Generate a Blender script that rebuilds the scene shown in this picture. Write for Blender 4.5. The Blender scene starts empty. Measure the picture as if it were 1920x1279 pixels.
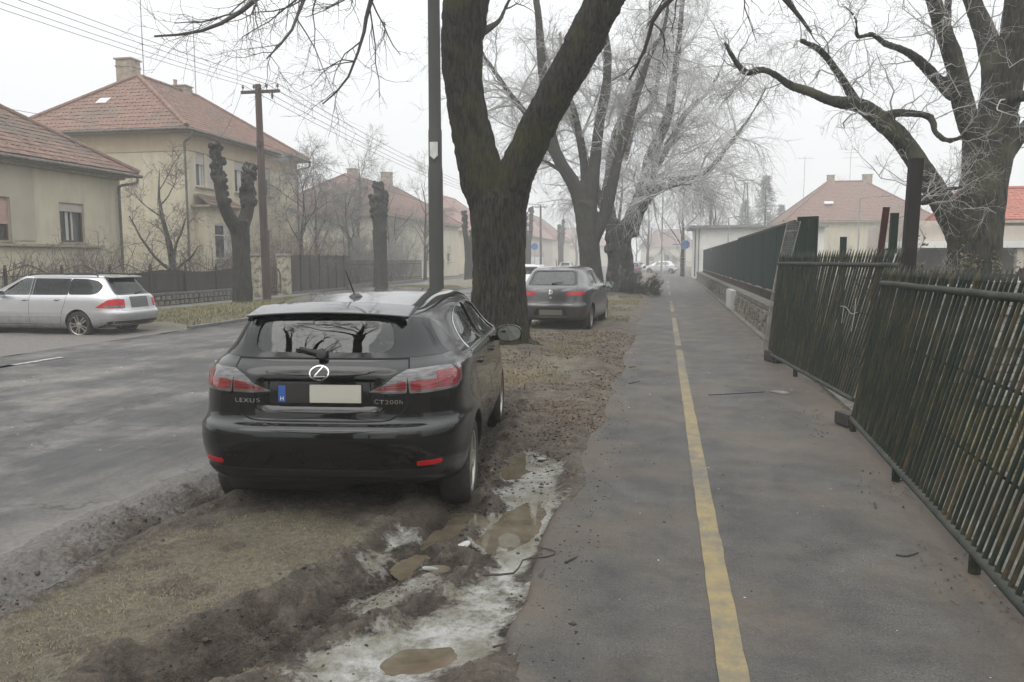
import bpy, bmesh, math, random
import numpy as np
from mathutils import Vector, Matrix
from mathutils.bvhtree import BVHTree

random.seed(7)
RNG = np.random.default_rng(11)
SC = bpy.context.scene
COL = SC.collection
R = math.radians

# ------------------------------------------------------------------ camera
EYE = 1.62
FPX = 1440.0
PITCH = math.atan(152.5 / 1440)
YAW = R(11.13)
cam_data = bpy.data.cameras.new("camera")
cam_data.sensor_width = 36.0
cam_data.lens = 27.0
cam_data.clip_start = 0.05
cam_data.clip_end = 2000.0
cam = bpy.data.objects.new("camera", cam_data)
COL.objects.link(cam)
cam.location = (0, 0, EYE)
cam.rotation_euler = (R(90) - PITCH, 0, YAW)
SC.camera = cam
HAZE_D = 0.0032

# ------------------------------------------------------------------ world
SUN_ELEV, SUN_AZ = R(52), R(200)
world = bpy.data.worlds.new("World")
SC.world = world
world.use_nodes = True
wn = world.node_tree.nodes
wl = world.node_tree.links
wn.clear()
w_out = wn.new("ShaderNodeOutputWorld")
w_bg = wn.new("ShaderNodeBackground")
w_sky = wn.new("ShaderNodeTexSky")
w_sky.sky_type = 'NISHITA'
w_sky.sun_disc = False
w_sky.sun_elevation = SUN_ELEV
w_sky.sun_rotation = SUN_AZ
w_sky.dust_density = 6.0
w_sky.ozone_density = 1.0
# an even layer of fog cloud: brighter overhead than at the horizon, as any overcast sky
w_tc = wn.new("ShaderNodeTexCoord")
w_sep = wn.new("ShaderNodeSeparateXYZ")
w_clamp = wn.new("ShaderNodeClamp")
w_mul = wn.new("ShaderNodeMath"); w_mul.operation = 'MULTIPLY_ADD'
w_mul.inputs[1].default_value = 18.0
w_mul.inputs[2].default_value = 9.8
w_comb = wn.new("ShaderNodeCombineColor")
w_tint = wn.new("ShaderNodeMix"); w_tint.data_type = 'RGBA'; w_tint.blend_type = 'MULTIPLY'
w_tint.inputs[0].default_value = 1.0
w_tint.inputs[7].default_value = (0.985, 1.0, 1.005, 1)
w_mix = wn.new("ShaderNodeMix"); w_mix.data_type = 'RGBA'
w_mix.inputs[0].default_value = 0.93
wl.new(w_tc.outputs['Generated'], w_sep.inputs[0])
wl.new(w_sep.outputs[2], w_clamp.inputs[0])
w_pow = wn.new("ShaderNodeMath"); w_pow.operation = 'POWER'; w_pow.inputs[1].default_value = 2.0
wl.new(w_clamp.outputs[0], w_pow.inputs[0])
wl.new(w_pow.outputs[0], w_mul.inputs[0])
for i in range(3):
    wl.new(w_mul.outputs[0], w_comb.inputs[i])
wl.new(w_comb.outputs[0], w_tint.inputs[6])
wl.new(w_sky.outputs[0], w_mix.inputs[6])
wl.new(w_tint.outputs[2], w_mix.inputs[7])
wl.new(w_mix.outputs[2], w_bg.inputs[0])
w_bg.inputs[1].default_value = 0.1
wl.new(w_bg.outputs[0], w_out.inputs[0])

# ------------------------------------------------------------------ sun (veiled by fog)
sun_data = bpy.data.lights.new("sun", 'SUN')
sun_data.energy = 0.7
sun_data.angle = R(40)
sun_data.color = (1.0, 0.97, 0.93)
sun = bpy.data.objects.new("sun", sun_data)
COL.objects.link(sun)
sun.rotation_euler = (R(90) - SUN_ELEV, 0, R(180) - SUN_AZ)
sun.location = (0, 0, 40)

# ------------------------------------------------------------------ exposure and render
SC.view_settings.view_transform = 'Standard'
SC.view_settings.look = 'None'
SC.view_settings.gamma = 1.0
SC.view_settings.use_curve_mapping = False
SC.view_settings.exposure = 0.04
SC.render.engine = 'CYCLES'
SC.cycles.use_denoising = True
SC.cycles.max_bounces = 8
SC.cycles.diffuse_bounces = 3
SC.cycles.glossy_bounces = 3
SC.cycles.transmission_bounces = 4
SC.cycles.transparent_max_bounces = 24
SC.cycles.volume_bounces = 2
SC.cycles.use_adaptive_sampling = True
SC.cycles.adaptive_threshold = 0.015
SC.cycles.caustics_reflective = False
SC.cycles.caustics_refractive = False
SC.cycles.sample_clamp_indirect = 6.0

# ------------------------------------------------------------------ rays of the photograph -> points in the place
def ray(u, v):
    x = (u - 960) / FPX
    y = -(v - 639.5) / FPX
    f = math.cos(PITCH) + y * math.sin(PITCH)
    z = -math.sin(PITCH) + y * math.cos(PITCH)
    return np.array([x * math.cos(YAW) - f * math.sin(YAW), x * math.sin(YAW) + f * math.cos(YAW), z])
O3 = np.array([0, 0, EYE])
def gp(u, v, z=0.0):
    r = ray(u, v)
    return r * ((z - EYE) / r[2]) + O3
def aty(u, v, Y):
    r = ray(u, v)
    return r * (Y / r[1]) + O3
def atx(u, v, X):
    r = ray(u, v)
    return r * (X / r[0]) + O3

# ------------------------------------------------------------------ noise (vectorised)
def _hash(ix, iy, iz, seed):
    h = (ix * 374761393 + iy * 668265263 + iz * 2147483647 + seed * 974634777) & 0xFFFFFFFF
    h = ((h ^ (h >> 13)) * 1274126177) & 0xFFFFFFFF
    h = ((h ^ (h >> 16)) * 2246822519) & 0xFFFFFFFF
    return ((h ^ (h >> 15)) & 0xFFFFFF) / float(0xFFFFFF)
def vnoise(x, y, z=0.0, seed=0):
    x, y, z = np.broadcast_arrays(np.asarray(x, float), np.asarray(y, float), np.asarray(z, float))
    ix, iy, iz = np.floor(x).astype(np.int64), np.floor(y).astype(np.int64), np.floor(z).astype(np.int64)
    fx, fy, fz = x - ix, y - iy, z - iz
    fx, fy, fz = [t * t * t * (t * (t * 6 - 15) + 10) for t in (fx, fy, fz)]
    r = 0.0
    for dx in (0, 1):
        wx = fx if dx else 1 - fx
        for dy in (0, 1):
            wy = fy if dy else 1 - fy
            for dz in (0, 1):
                wz = fz if dz else 1 - fz
                r = r + wx * wy * wz * _hash(ix + dx, iy + dy, iz + dz, seed)
    return r
def fbm(x, y, z=0.0, octaves=4, seed=0, gain=0.5):
    a, t, s, fr = 0.0, 0.0, 1.0, 1.0
    for o in range(octaves):
        a = a + s * vnoise(np.asarray(x) * fr, np.asarray(y) * fr, np.asarray(z) * fr, seed + o * 17)
        t += s
        s *= gain
        fr *= 2.03
    return a / t
def smooth(a, b, x):
    t = np.clip((x - a) / (b - a), 0, 1)
    return t * t * (3 - 2 * t)

# ------------------------------------------------------------------ materials
MATS = {}
def _n(t, kind, **kw):
    n = t.nodes.new(kind)
    for k, v in kw.items():
        setattr(n, k, v)
    return n
def new_mat(name):
    m = bpy.data.materials.new(name)
    m.use_nodes = True
    t = m.node_tree
    b = t.nodes['Principled BSDF']
    MATS[name] = m
    return m, t, b
def coords(t, scale=(1, 1, 1), kind='Object'):
    tc = _n(t, "ShaderNodeTexCoord")
    mp = _n(t, "ShaderNodeMapping")
    mp.inputs['Scale'].default_value = scale
    t.links.new(tc.outputs[kind], mp.inputs[0])
    return mp.outputs[0]
def noise(t, vec, scale, detail=4, rough=0.55, dist=0.0):
    n = _n(t, "ShaderNodeTexNoise")
    n.inputs['Scale'].default_value = scale
    n.inputs['Detail'].default_value = detail
    n.inputs['Roughness'].default_value = rough
    n.inputs['Distortion'].default_value = dist
    if vec is not None:
        t.links.new(vec, n.inputs['Vector'])
    return n.outputs[0]
def ramp(t, fac, stops, interp='LINEAR'):
    r = _n(t, "ShaderNodeValToRGB")
    r.color_ramp.interpolation = interp
    els = r.color_ramp.elements
    while len(els) < len(stops):
        els.new(0.5)
    for e, (p, c) in zip(els, stops):
        e.position = p
        e.color = c if len(c) == 4 else (*c, 1)
    t.links.new(fac, r.inputs[0])
    return r.outputs[0]
def vramp(t, fac, a, b, lo=0.0, hi=1.0):
    m = _n(t, "ShaderNodeMapRange")
    m.inputs[1].default_value = a
    m.inputs[2].default_value = b
    m.inputs[3].default_value = lo
    m.inputs[4].default_value = hi
    t.links.new(fac, m.inputs[0])
    return m.outputs[0]
def mix(t, fac, a, b, blend='MIX'):
    m = _n(t, "ShaderNodeMix", data_type='RGBA', blend_type=blend)
    for i, s in ((0, fac), (6, a), (7, b)):
        if isinstance(s, (int, float)):
            m.inputs[i].default_value = s
        elif isinstance(s, tuple):
            m.inputs[i].default_value = s if len(s) == 4 else (*s, 1)
        else:
            t.links.new(s, m.inputs[i])
    return m.outputs[2]
def mathn(t, op, a, b=None, clamp=False):
    m = _n(t, "ShaderNodeMath", operation=op)
    m.use_clamp = clamp
    for i, s in ((0, a), (1, b)):
        if s is None:
            continue
        if isinstance(s, (int, float)):
            m.inputs[i].default_value = s
        else:
            t.links.new(s, m.inputs[i])
    return m.outputs[0]
def bump(t, b, height, strength=0.4, dist=0.02, chain=None):
    n = _n(t, "ShaderNodeBump")
    n.inputs['Strength'].default_value = strength
    n.inputs['Distance'].default_value = dist
    t.links.new(height, n.inputs['Height'])
    if chain is not None:
        t.links.new(chain, n.inputs['Normal'])
    t.links.new(n.outputs[0], b.inputs['Normal'])
    return n.outputs[0]
def mat(name, c1, c2=None, scale=6.0, rough=0.6, metal=0.0, bmp=0.0, bscale=None, stretch=(1, 1, 1), detail=5, lo=0.35, hi=0.65, spec=0.5, coat=0.0, bdist=0.01):
    """a plain procedural surface: two tones mixed by noise, with fine relief"""
    if name in MATS:
        return MATS[name]
    m, t, b = new_mat(name)
    b.inputs['Roughness'].default_value = rough
    b.inputs['Metallic'].default_value = metal
    b.inputs['Specular IOR Level'].default_value = spec
    b.inputs['Coat Weight'].default_value = coat
    b.inputs['Coat Roughness'].default_value = 0.05
    if c2 is None:
        c2 = tuple(x * 0.75 for x in c1)
    vec = coords(t, stretch)
    f = noise(t, vec, scale, detail)
    t.links.new(ramp(t, f, [(lo, c1), (hi, c2)]), b.inputs['Base Color'])
    if bmp > 0:
        bump(t, b, noise(t, vec, bscale or scale * 4, 6), bmp, bdist)
    return m

# ------------------------------------------------------------------ objects
def tag(o, label, cat, group=None, kind=None):
    if label: o['label'] = label
    if cat: o['category'] = cat
    if group: o['group'] = group
    if kind: o['kind'] = kind
    return o
def link(name, data, parent=None, loc=None):
    o = bpy.data.objects.new(name, data)
    COL.objects.link(o)
    if parent is not None:
        o.parent = parent
    if loc is not None:
        o.location = loc
    return o
def thing(name, label, cat, loc=(0, 0, 0), rz=0.0, group=None):
    o = link(name, None, None, Vector(loc))
    o.empty_display_size = 0.2
    o.rotation_euler = (0, 0, rz)
    return tag(o, label, cat, group)
def structure(o):
    o['kind'] = 'structure'
    return o
def stuff(o):
    o['kind'] = 'stuff'
    return o
def copy_tree(o, parent=None):
    c = o.copy()
    COL.objects.link(c)
    c.parent = parent
    for ch in [x for x in bpy.data.objects if x.parent == o]:
        copy_tree(ch, c)
    return c
def fast_mesh(name, V, F):
    V = np.asarray(V, np.float32).reshape(-1, 3)
    F = np.asarray(F, np.int32)
    me = bpy.data.meshes.new(name)
    k = F.shape[1]
    me.vertices.add(len(V))
    me.vertices.foreach_set('co', V.ravel())
    me.loops.add(F.size)
    me.loops.foreach_set('vertex_index', F.ravel())
    me.polygons.add(len(F))
    me.polygons.foreach_set('loop_start', np.arange(len(F), dtype=np.int32) * k)
    me.update(calc_edges=True)
    return me
def set_smooth(me, on=True, angle=None):
    me.polygons.foreach_set('use_smooth', np.full(len(me.polygons), on))
    if on and angle is not None:
        me.set_sharp_from_angle(angle=R(angle))
    me.update()
def rotz(a):
    c, s = math.cos(a), math.sin(a)
    return np.array([[c, -s, 0], [s, c, 0], [0, 0, 1.0]])
def frame_from(z):
    z = np.asarray(z, float)
    z = z / (np.linalg.norm(z) + 1e-12)
    a = np.array([0, 0, 1.0]) if abs(z[2]) < 0.95 else np.array([0, 1.0, 0])
    x = np.cross(a, z); x /= np.linalg.norm(x)
    y = np.cross(z, x)
    return x, y, z
class MB:
    """collects shapes for ONE mesh"""
    def __init__(self):
        self.v, self.f, self.m = [], [], []
    def add(self, verts, faces, mi=0):
        o = len(self.v)
        self.v.extend([tuple(map(float, p)) for p in verts])
        self.f.extend([tuple(int(i) + o for i in f) for f in faces])
        self.m.extend([mi] * len(faces))
        return self
    def box(self, c, s, rot=None, mi=0, taper=1.0):
        c = np.asarray(c, float); h = np.asarray(s, float) / 2
        P = []
        for z in (-1, 1):
            k = taper if z > 0 else 1.0
            for x, y in ((-1, -1), (1, -1), (1, 1), (-1, 1)):
                P.append([x * h[0] * k, y * h[1] * k, z * h[2]])
        P = np.array(P)
        if rot is not None:
            P = P @ np.asarray(rot).T
        P = P + c
        return self.add(P, [(3, 2, 1, 0), (4, 5, 6, 7), (0, 1, 5, 4), (1, 2, 6, 5), (2, 3, 7, 6), (3, 0, 4, 7)], mi)
    def bar(self, p, q, w, h, mi=0, up=(0, 0, 1)):
        p = np.asarray(p, float); q = np.asarray(q, float)
        d = q - p; L = np.linalg.norm(d); d = d / L
        up = np.asarray(up, float)
        if abs(d @ up) > 0.98:
            up = np.array([0, 1.0, 0])
        x = np.cross(d, up); x /= np.linalg.norm(x)
        z = np.cross(x, d)
        return self.box((p + q) / 2, (w, L, h), np.stack([x, d, z], 1), mi)
    def tube(self, pts, rad, n=8, cap=True, mi=0, closed=False):
        pts = np.asarray(pts, float)
        rad = np.broadcast_to(np.asarray(rad, float), (len(pts),))
        T = np.gradient(pts, axis=0)
        T /= np.linalg.norm(T, axis=1)[:, None] + 1e-12
        x, y, _ = frame_from(T[0])
        V = []
        a = np.arange(n) * 2 * math.pi / n
        for i in range(len(pts)):
            x = x - T[i] * (x @ T[i]); x /= np.linalg.norm(x) + 1e-12
            y = np.cross(T[i], x)
            V.append(pts[i] + rad[i] * (np.cos(a)[:, None] * x + np.sin(a)[:, None] * y))
        V = np.concatenate(V)
        F = []
        for i in range(len(pts) - 1):
            for k in range(n):
                F.append((i * n + k, i * n + (k + 1) % n, (i + 1) * n + (k + 1) % n, (i + 1) * n + k))
        if cap:
            F.append(tuple(reversed(range(n))))
            F.append(tuple((len(pts) - 1) * n + k for k in range(n)))
        return self.add(V, F, mi)
    def lathe(self, prof, n=24, origin=(0, 0, 0), axis=(0, 0, 1), mi=0, cap=True):
        """prof: list of (radius, height along axis)"""
        x, y, z = frame_from(axis)
        o = np.asarray(origin, float)
        a = np.arange(n) * 2 * math.pi / n
        V = [o + h * z + r * (math.cos(t) * x + math.sin(t) * y) for r, h in prof for t in a]
        F = [(i * n + k, i * n + (k + 1) % n, (i + 1) * n + (k + 1) % n, (i + 1) * n + k) for i in range(len(prof) - 1) for k in range(n)]
        if cap:
            F.append(tuple(reversed(range(n))))
            F.append(tuple((len(prof) - 1) * n + k for k in range(n)))
        return self.add(V, F, mi)
    def poly_prism(self, pts, vec, mi=0):
        """closed polygon (3D points) extruded by vec"""
        pts = np.asarray(pts, float); n = len(pts)
        V = np.concatenate([pts, pts + np.asarray(vec, float)])
        F = [tuple(reversed(range(n))), tuple(range(n, 2 * n))] + [(i, (i + 1) % n, n + (i + 1) % n, n + i) for i in range(n)]
        return self.add(V, F, mi)
    def mesh(self, name):
        me = bpy.data.meshes.new(name)
        me.from_pydata(self.v, [], self.f)
        if any(self.m):
            me.polygons.foreach_set('material_index', self.m)
        me.update()
        return me
    def build(self, name, mats, parent=None, smooth_angle=None, bevel=0.0, fix=True):
        me = self.mesh(name)
        if fix:
            bm = bmesh.new(); bm.from_mesh(me)
            if bevel > 0:
                bmesh.ops.bevel(bm, geom=list(bm.edges), offset=bevel, segments=2, affect='EDGES', profile=0.7)
            bmesh.ops.recalc_face_normals(bm, faces=bm.faces)
            bm.to_mesh(me); bm.free()
        for m in (mats if isinstance(mats, (list, tuple)) else [mats]):
            me.materials.append(m)
        if smooth_angle:
            set_smooth(me, True, smooth_angle)
        return link(name, me, parent)
def catmull(P, n):
    P = np.asarray(P, float)
    if len(P) < 3:
        t = np.linspace(0, 1, n)[:, None]
        return P[0] * (1 - t) + P[-1] * t
    Q = np.vstack([2 * P[0] - P[1], P, 2 * P[-1] - P[-2]])
    s = np.linspace(0, len(P) - 1 - 1e-9, n)
    out = []
    for x in s:
        i = int(x); t = x - i
        a, b, c, d = Q[i], Q[i + 1], Q[i + 2], Q[i + 3]
        out.append(0.5 * (2 * b + (c - a) * t + (2 * a - 5 * b + 4 * c - d) * t * t + (3 * b - a - 3 * c + d) * t ** 3))
    return np.array(out)
def poly_sd(px, py, poly):
    """signed distance to a polygon (positive inside), vectorised"""
    poly = np.asarray(poly, float)[:, :2]
    d = np.full(px.shape, 1e9); inside = np.zeros(px.shape, bool)
    n = len(poly)
    for i in range(n):
        ax, ay = poly[i]; bx, by = poly[(i + 1) % n]
        ex, ey = bx - ax, by - ay
        t = np.clip(((px - ax) * ex + (py - ay) * ey) / (ex * ex + ey * ey + 1e-12), 0, 1)
        d = np.minimum(d, np.hypot(px - ax - t * ex, py - ay - t * ey))
        c = (ay > py) != (by > py)
        inside ^= c & (px < (bx - ax) * (py - ay) / (by - ay + 1e-12) + ax)
    return np.where(inside, d, -d)
def line_d(px, py, pts):
    """distance to a polyline and the signed side"""
    pts = np.asarray(pts, float)[:, :2]
    d = np.full(px.shape, 1e9); sgn = np.ones(px.shape); tt = np.zeros(px.shape)
    for i in range(len(pts) - 1):
        ax, ay = pts[i]; ex, ey = pts[i + 1] - pts[i]
        t = np.clip(((px - ax) * ex + (py - ay) * ey) / (ex * ex + ey * ey + 1e-12), 0, 1)
        q = np.hypot(px - ax - t * ex, py - ay - t * ey)
        k = q < d
        d = np.where(k, q, d)
        sgn = np.where(k, np.sign(ex * (py - ay) - ey * (px - ax)), sgn)
        tt = np.where(k, i + t, tt)
    return d, sgn, tt
# ================================================================== GROUND
def grid_mesh(name, xs, ys, Z):
    X, Y = np.meshgrid(xs, ys)
    V = np.stack([X, Y, Z], -1).reshape(-1, 3)
    nx, ny = len(xs), len(ys)
    i = np.arange(nx - 1)[None, :] + nx * np.arange(ny - 1)[:, None]
    F = np.stack([i, i + 1, i + nx + 1, i + nx], -1).reshape(-1, 4)
    return fast_mesh(name, V, F)

# --- materials of the ground
def asphalt_mat(name, base, dark, light, dirt, wet_rough, dirt_edges=None, streak=(1, 0.12, 1), damp=0.0):
    m, t, b = new_mat(name)
    vec = coords(t)
    vst = coords(t, streak)
    big = noise(t, vst, 1.1, 5, 0.6)
    mid = noise(t, vec, 3.0, 6, 0.65)
    fine = noise(t, vec, 95.0, 4, 0.8)
    c = ramp(t, big, [(0.30, dark), (0.48, base), (0.72, light)])
    c = mix(t, 0.95, c, ramp(t, mid, [(0.3, (0.55, 0.55, 0.55)), (0.7, (1.35, 1.33, 1.3))]), 'MULTIPLY')
    c = mix(t, 0.7, c, ramp(t, fine, [(0.34, (0.30, 0.30, 0.30)), (0.5, (1, 1, 1)), (0.66, (2.1, 2.05, 2.0))]), 'MULTIPLY')
    chips = noise(t, vec, 42.0, 3, 0.75)
    c = mix(t, 0.85, c, ramp(t, chips, [(0.30, (0.42, 0.41, 0.40)), (0.42, (0.92, 0.92, 0.92)), (0.60, (1.0, 1.0, 1.0)), (0.72, (1.65, 1.62, 1.55))]), 'MULTIPLY')
    if dirt_edges:
        sep = _n(t, "ShaderNodeSeparateXYZ")
        t.links.new(vec, sep.inputs[0])
        dn = noise(t, vec, 1.3, 6, 0.65)
        wob = mathn(t, 'MULTIPLY', mathn(t, 'SUBTRACT', dn, 0.5), 1.7)
        x = mathn(t, 'ADD', sep.outputs[0], wob)
        tot = None
        for a, bb in dirt_edges:
            k = vramp(t, x, a, bb)
            tot = k if tot is None else mathn(t, 'MAXIMUM', tot, k)
        patch = vramp(t, noise(t, vec, 0.8, 7, 0.68), 0.46, 0.62, 0, 0.85)
        tot = mathn(t, 'MAXIMUM', tot, patch)
        tot = mathn(t, 'MULTIPLY', tot, vramp(t, noise(t, vec, 24, 4, 0.7), 0.3, 0.62, 0.45, 1.0))
        c = mix(t, tot, c, dirt)
    rgh = vramp(t, noise(t, vst, 2.2, 5, 0.6), 0.35, 0.62, wet_rough[0], wet_rough[1])
    if damp > 0:
        dk = noise(t, coords(t, (0.55, 0.16, 1)), 1.5, 7, 0.68, 0.6)
        kd = mathn(t, 'MULTIPLY', vramp(t, dk, 0.48, 0.60), damp)
        c = mix(t, kd, c, mix(t, 1.0, c, (0.33, 0.33, 0.35), 'MULTIPLY'))
        rgh = mathn(t, 'SUBTRACT', rgh, mathn(t, 'MULTIPLY', kd, 0.14))
        if damp < 0.5:
            t.links.new(c, b.inputs['Base Color']); t.links.new(rgh, b.inputs['Roughness'])
            b.inputs['Specular IOR Level'].default_value = 0.45
            bump(t, b, fine, 0.55, 0.004)
            return m
        crk = _n(t, "ShaderNodeTexVoronoi", feature='DISTANCE_TO_EDGE'); crk.inputs['Scale'].default_value = 0.55
        wv = _n(t, "ShaderNodeVectorMath", operation='ADD'); nz = _n(t, "ShaderNodeTexNoise"); nz.inputs['Scale'].default_value = 1.8; nz.inputs['Detail'].default_value = 5
        t.links.new(vec, nz.inputs['Vector']); t.links.new(vec, wv.inputs[0]); t.links.new(nz.outputs['Color'], wv.inputs[1]); t.links.new(wv.outputs[0], crk.inputs['Vector'])
        c = mix(t, vramp(t, crk.outputs['Distance'], 0.012, 0.004, 0, 0.55), c, (0.020, 0.019, 0.018))
    t.links.new(c, b.inputs['Base Color'])
    t.links.new(rgh, b.inputs['Roughness'])
    b.inputs['Specular IOR Level'].default_value = 0.45
    bump(t, b, fine, 0.55, 0.004)
    return m
M_path = asphalt_mat("path_asphalt", (0.061, 0.058, 0.054), (0.040, 0.038, 0.036), (0.084, 0.080, 0.073), (0.098, 0.078, 0.058), (0.55, 0.8),
                     dirt_edges=[(-0.35, -0.75), (1.25, 1.75)], streak=(1, 0.7, 1), damp=0.22)
M_road = asphalt_mat("road_asphalt", (0.046, 0.046, 0.045), (0.022, 0.022, 0.022), (0.078, 0.076, 0.073), (0.185, 0.168, 0.150), (0.42, 0.75),
                     dirt_edges=[(-4.3, -3.3)], streak=(1, 0.22, 1), damp=0.8)

# --- the whole ground, one sheet with a shallow trough under the rutted verge
def breaks(*a):
    out = []
    for p, q, n in a:
        out += list(np.linspace(p, q, n, endpoint=False))
    return out
gx = np.array(breaks((-160, -20, 12), (-20, -4.4, 6), (-4.4, -4.2, 1)) + [-4.2, -0.45, -0.3] + breaks((2.5, 14, 6), (14, 160, 10)) + [160.0])
gy = np.array(breaks((-45, 0, 5), (0, 15, 4), (15, 100, 10), (100, 300, 8)) + [300.0])
GX, GY = np.meshgrid(gx, gy)
GZ = np.where((GX > -4.25) & (GX < -0.4) & (GY < 140), -0.45, -0.03)
m, t, b = new_mat("yard_soil")
vec = coords(t)
f1 = noise(t, vec, 0.5, 6, 0.6); f2 = noise(t, vec, 9.0, 6, 0.7)
c = ramp(t, f1, [(0.35, (0.060, 0.050, 0.036)), (0.5, (0.095, 0.085, 0.052)), (0.65, (0.13, 0.115, 0.075))])
t.links.new(mix(t, 0.8, c, ramp(t, f2, [(0.3, (0.5, 0.5, 0.5)), (0.7, (1.5, 1.45, 1.4))]), 'MULTIPLY'), b.inputs['Base Color'])
b.inputs['Roughness'].default_value = 0.9
bump(t, b, f2, 0.8, 0.04)
ground = structure(link("ground", grid_mesh("ground", gx, gy, GZ)))
ground.data.materials.append(MATS["yard_soil"])

# --- road
rx = np.array(breaks((-10.9, -4.2, 28), (-4.2, -3.0, 30)) + [-3.0])
ry = np.array(breaks((-30, 1, 12), (1, 12, 160), (12, 30, 120), (30, 290, 160)) + [290.0])
RX, RY = np.meshgrid(rx, ry)
RZ = 0.0 + 0.02 * np.sin((RX + 10.9) / 7.9 * math.pi) - 0.018 * smooth(0.55, 0.75, fbm(RX * 0.8, RY * 0.45, 0, 3, 5)) * (RY < 40)
def road_edge(x, y):
    return -3.35 + 0.40 * (fbm(x * 0.2, y * 0.7, 0, 4, 22) - 0.5) - 0.20 * smooth(8.0, 3.0, y)
RZ = RZ - 0.26 * smooth(0.04, 0.20, RX - road_edge(RX, RY))
road = structure(link("road", grid_mesh("road", rx, ry, RZ)))
road.data.materials.append(M_road)
set_smooth(road.data)

# old white line on the far side of the road and dark tar repairs
M_white_line = mat("worn_white_paint", (0.42, 0.41, 0.39), (0.12, 0.12, 0.12), 9.0, 0.7, lo=0.42, hi=0.6)
M_tar = mat("tar_patch", (0.022, 0.022, 0.024), (0.035, 0.035, 0.036), 14, 0.32, bmp=0.3)
M_silt = mat("dry_silt", (0.20, 0.19, 0.175), (0.09, 0.085, 0.08), 5.0, 0.9, bmp=0.3)
def blob(name, cx, cy, rx_, ry_, z, material, seed, n=26, rot=0.0):
    a = np.arange(n) * 2 * math.pi / n
    rr = 0.72 + 0.56 * fbm(np.cos(a) * 1.7 + seed, np.sin(a) * 1.7, seed * 3.1, 3, seed)
    x = rr * np.cos(a) * rx_; y = rr * np.sin(a) * ry_
    c, s = math.cos(rot), math.sin(rot)
    P = np.stack([cx + c * x - s * y, cy + s * x + c * y, np.full(n, z)], 1)
    V = np.vstack([P, [[cx, cy, z]]])
    F = [(i, (i + 1) % n, n) for i in range(n)]
    me = fast_mesh(name, V, F)
    me.materials.append(material)
    return me
for u, v, L in ((18, 680, 1.3), (-40, 697, 1.2)):
    p = gp(u, v)
    mb = MB(); mb.box((-9.75, p[1], 0.016), (0.12, L, 0.004))
    structure(mb.build("road_line", M_white_line))

# --- the shared path with its worn yellow line
px_ = np.array(breaks((-1.15, -0.3, 34), (-0.3, 2.6, 16)) + [2.6])
py_ = np.array(breaks((-8, 1, 40), (1, 12, 360), (12, 30, 220), (30, 200, 160)) + [200.0])
PX, PY = np.meshgrid(px_, py_)
def path_edge(x, y):
    return -0.62 + 0.26 * (fbm(x * 0.3, y * 0.9, 0, 4, 21) - 0.5)
path = structure(link("path", grid_mesh("path", px_, py_, 0.004 * (fbm(PX, PY * .6, 0, 3, 8) - 0.5) - 0.22 * smooth(0.03, 0.14, path_edge(PX, PY) - PX))))
path.data.materials.append(M_path)
set_smooth(path.data)
def path_z(x, y):
    return 0.004 * (fbm(np.asarray(x, float), np.asarray(y, float) * .6, 0, 3, 8) - 0.5)

m, t, b = new_mat("worn_yellow_paint")
vec = coords(t)
w1 = noise(t, coords(t, (1, 0.3, 1)), 1.6, 5, 0.6); w2 = noise(t, vec, 90, 4, 0.75); w3 = noise(t, vec, 7, 5, 0.7)
wear = mathn(t, 'ADD', mathn(t, 'MULTIPLY', w1, 1.0), mathn(t, 'ADD', mathn(t, 'MULTIPLY', w2, 0.35), mathn(t, 'MULTIPLY', w3, 0.35)))
yel = mix(t, vramp(t, w3, 0.3, 0.7), (0.255, 0.198, 0.085), (0.170, 0.136, 0.078))
t.links.new(mix(t, vramp(t, wear, 0.76, 0.96), yel, (0.105, 0.097, 0.085)), b.inputs['Base Color'])
b.inputs['Roughness'].default_value = 0.65
bump(t, b, w2, 0.4, 0.003)
def strip_on_path(x0, w, y0, y1, dy=0.14, seed=1):
    ys = np.arange(y0, y1, dy)
    xs = np.linspace(-w / 2, w / 2, 4)
    X, Y = np.meshgrid(xs, ys)
    X = X + x0 + (np.abs(X) > w * 0.4) * 0.012 * (fbm(X * 40 + 9, Y * 14, 0, 2, seed) - 0.5)
    V = np.stack([X, Y, path_z(X, Y) + 0.004], -1).reshape(-1, 3)
    i = np.arange(3)[None, :] + 4 * np.arange(len(ys) - 1)[:, None]
    F = np.stack([i, i + 1, i + 5, i + 4], -1).reshape(-1, 4)
    me = fast_mesh("path_line", V, F)
    me.materials.append(MATS["worn_yellow_paint"])
    return me
for a, bb in ((1.5, 14.2), (14.75, 22.0), (24.5, 31.0), (36, 40), (44, 50), (54, 60)):
    structure(link("path_line", strip_on_path(0.30, 0.115, a, bb)))
# a straight sawn joint across the asphalt, a pale repair spot
mb = MB(); p, q = gp(1330, 741), gp(1432, 735)
mb.bar((p[0], p[1], 0.003), (q[0], q[1], 0.003), 0.035, 0.012)
structure(mb.build("path_joint", M_tar))
p = gp(1462, 736)
structure(link("path_patch", blob("path_patch", p[0], p[1], .1, .12, 0.007, M_silt, 9)))

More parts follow.
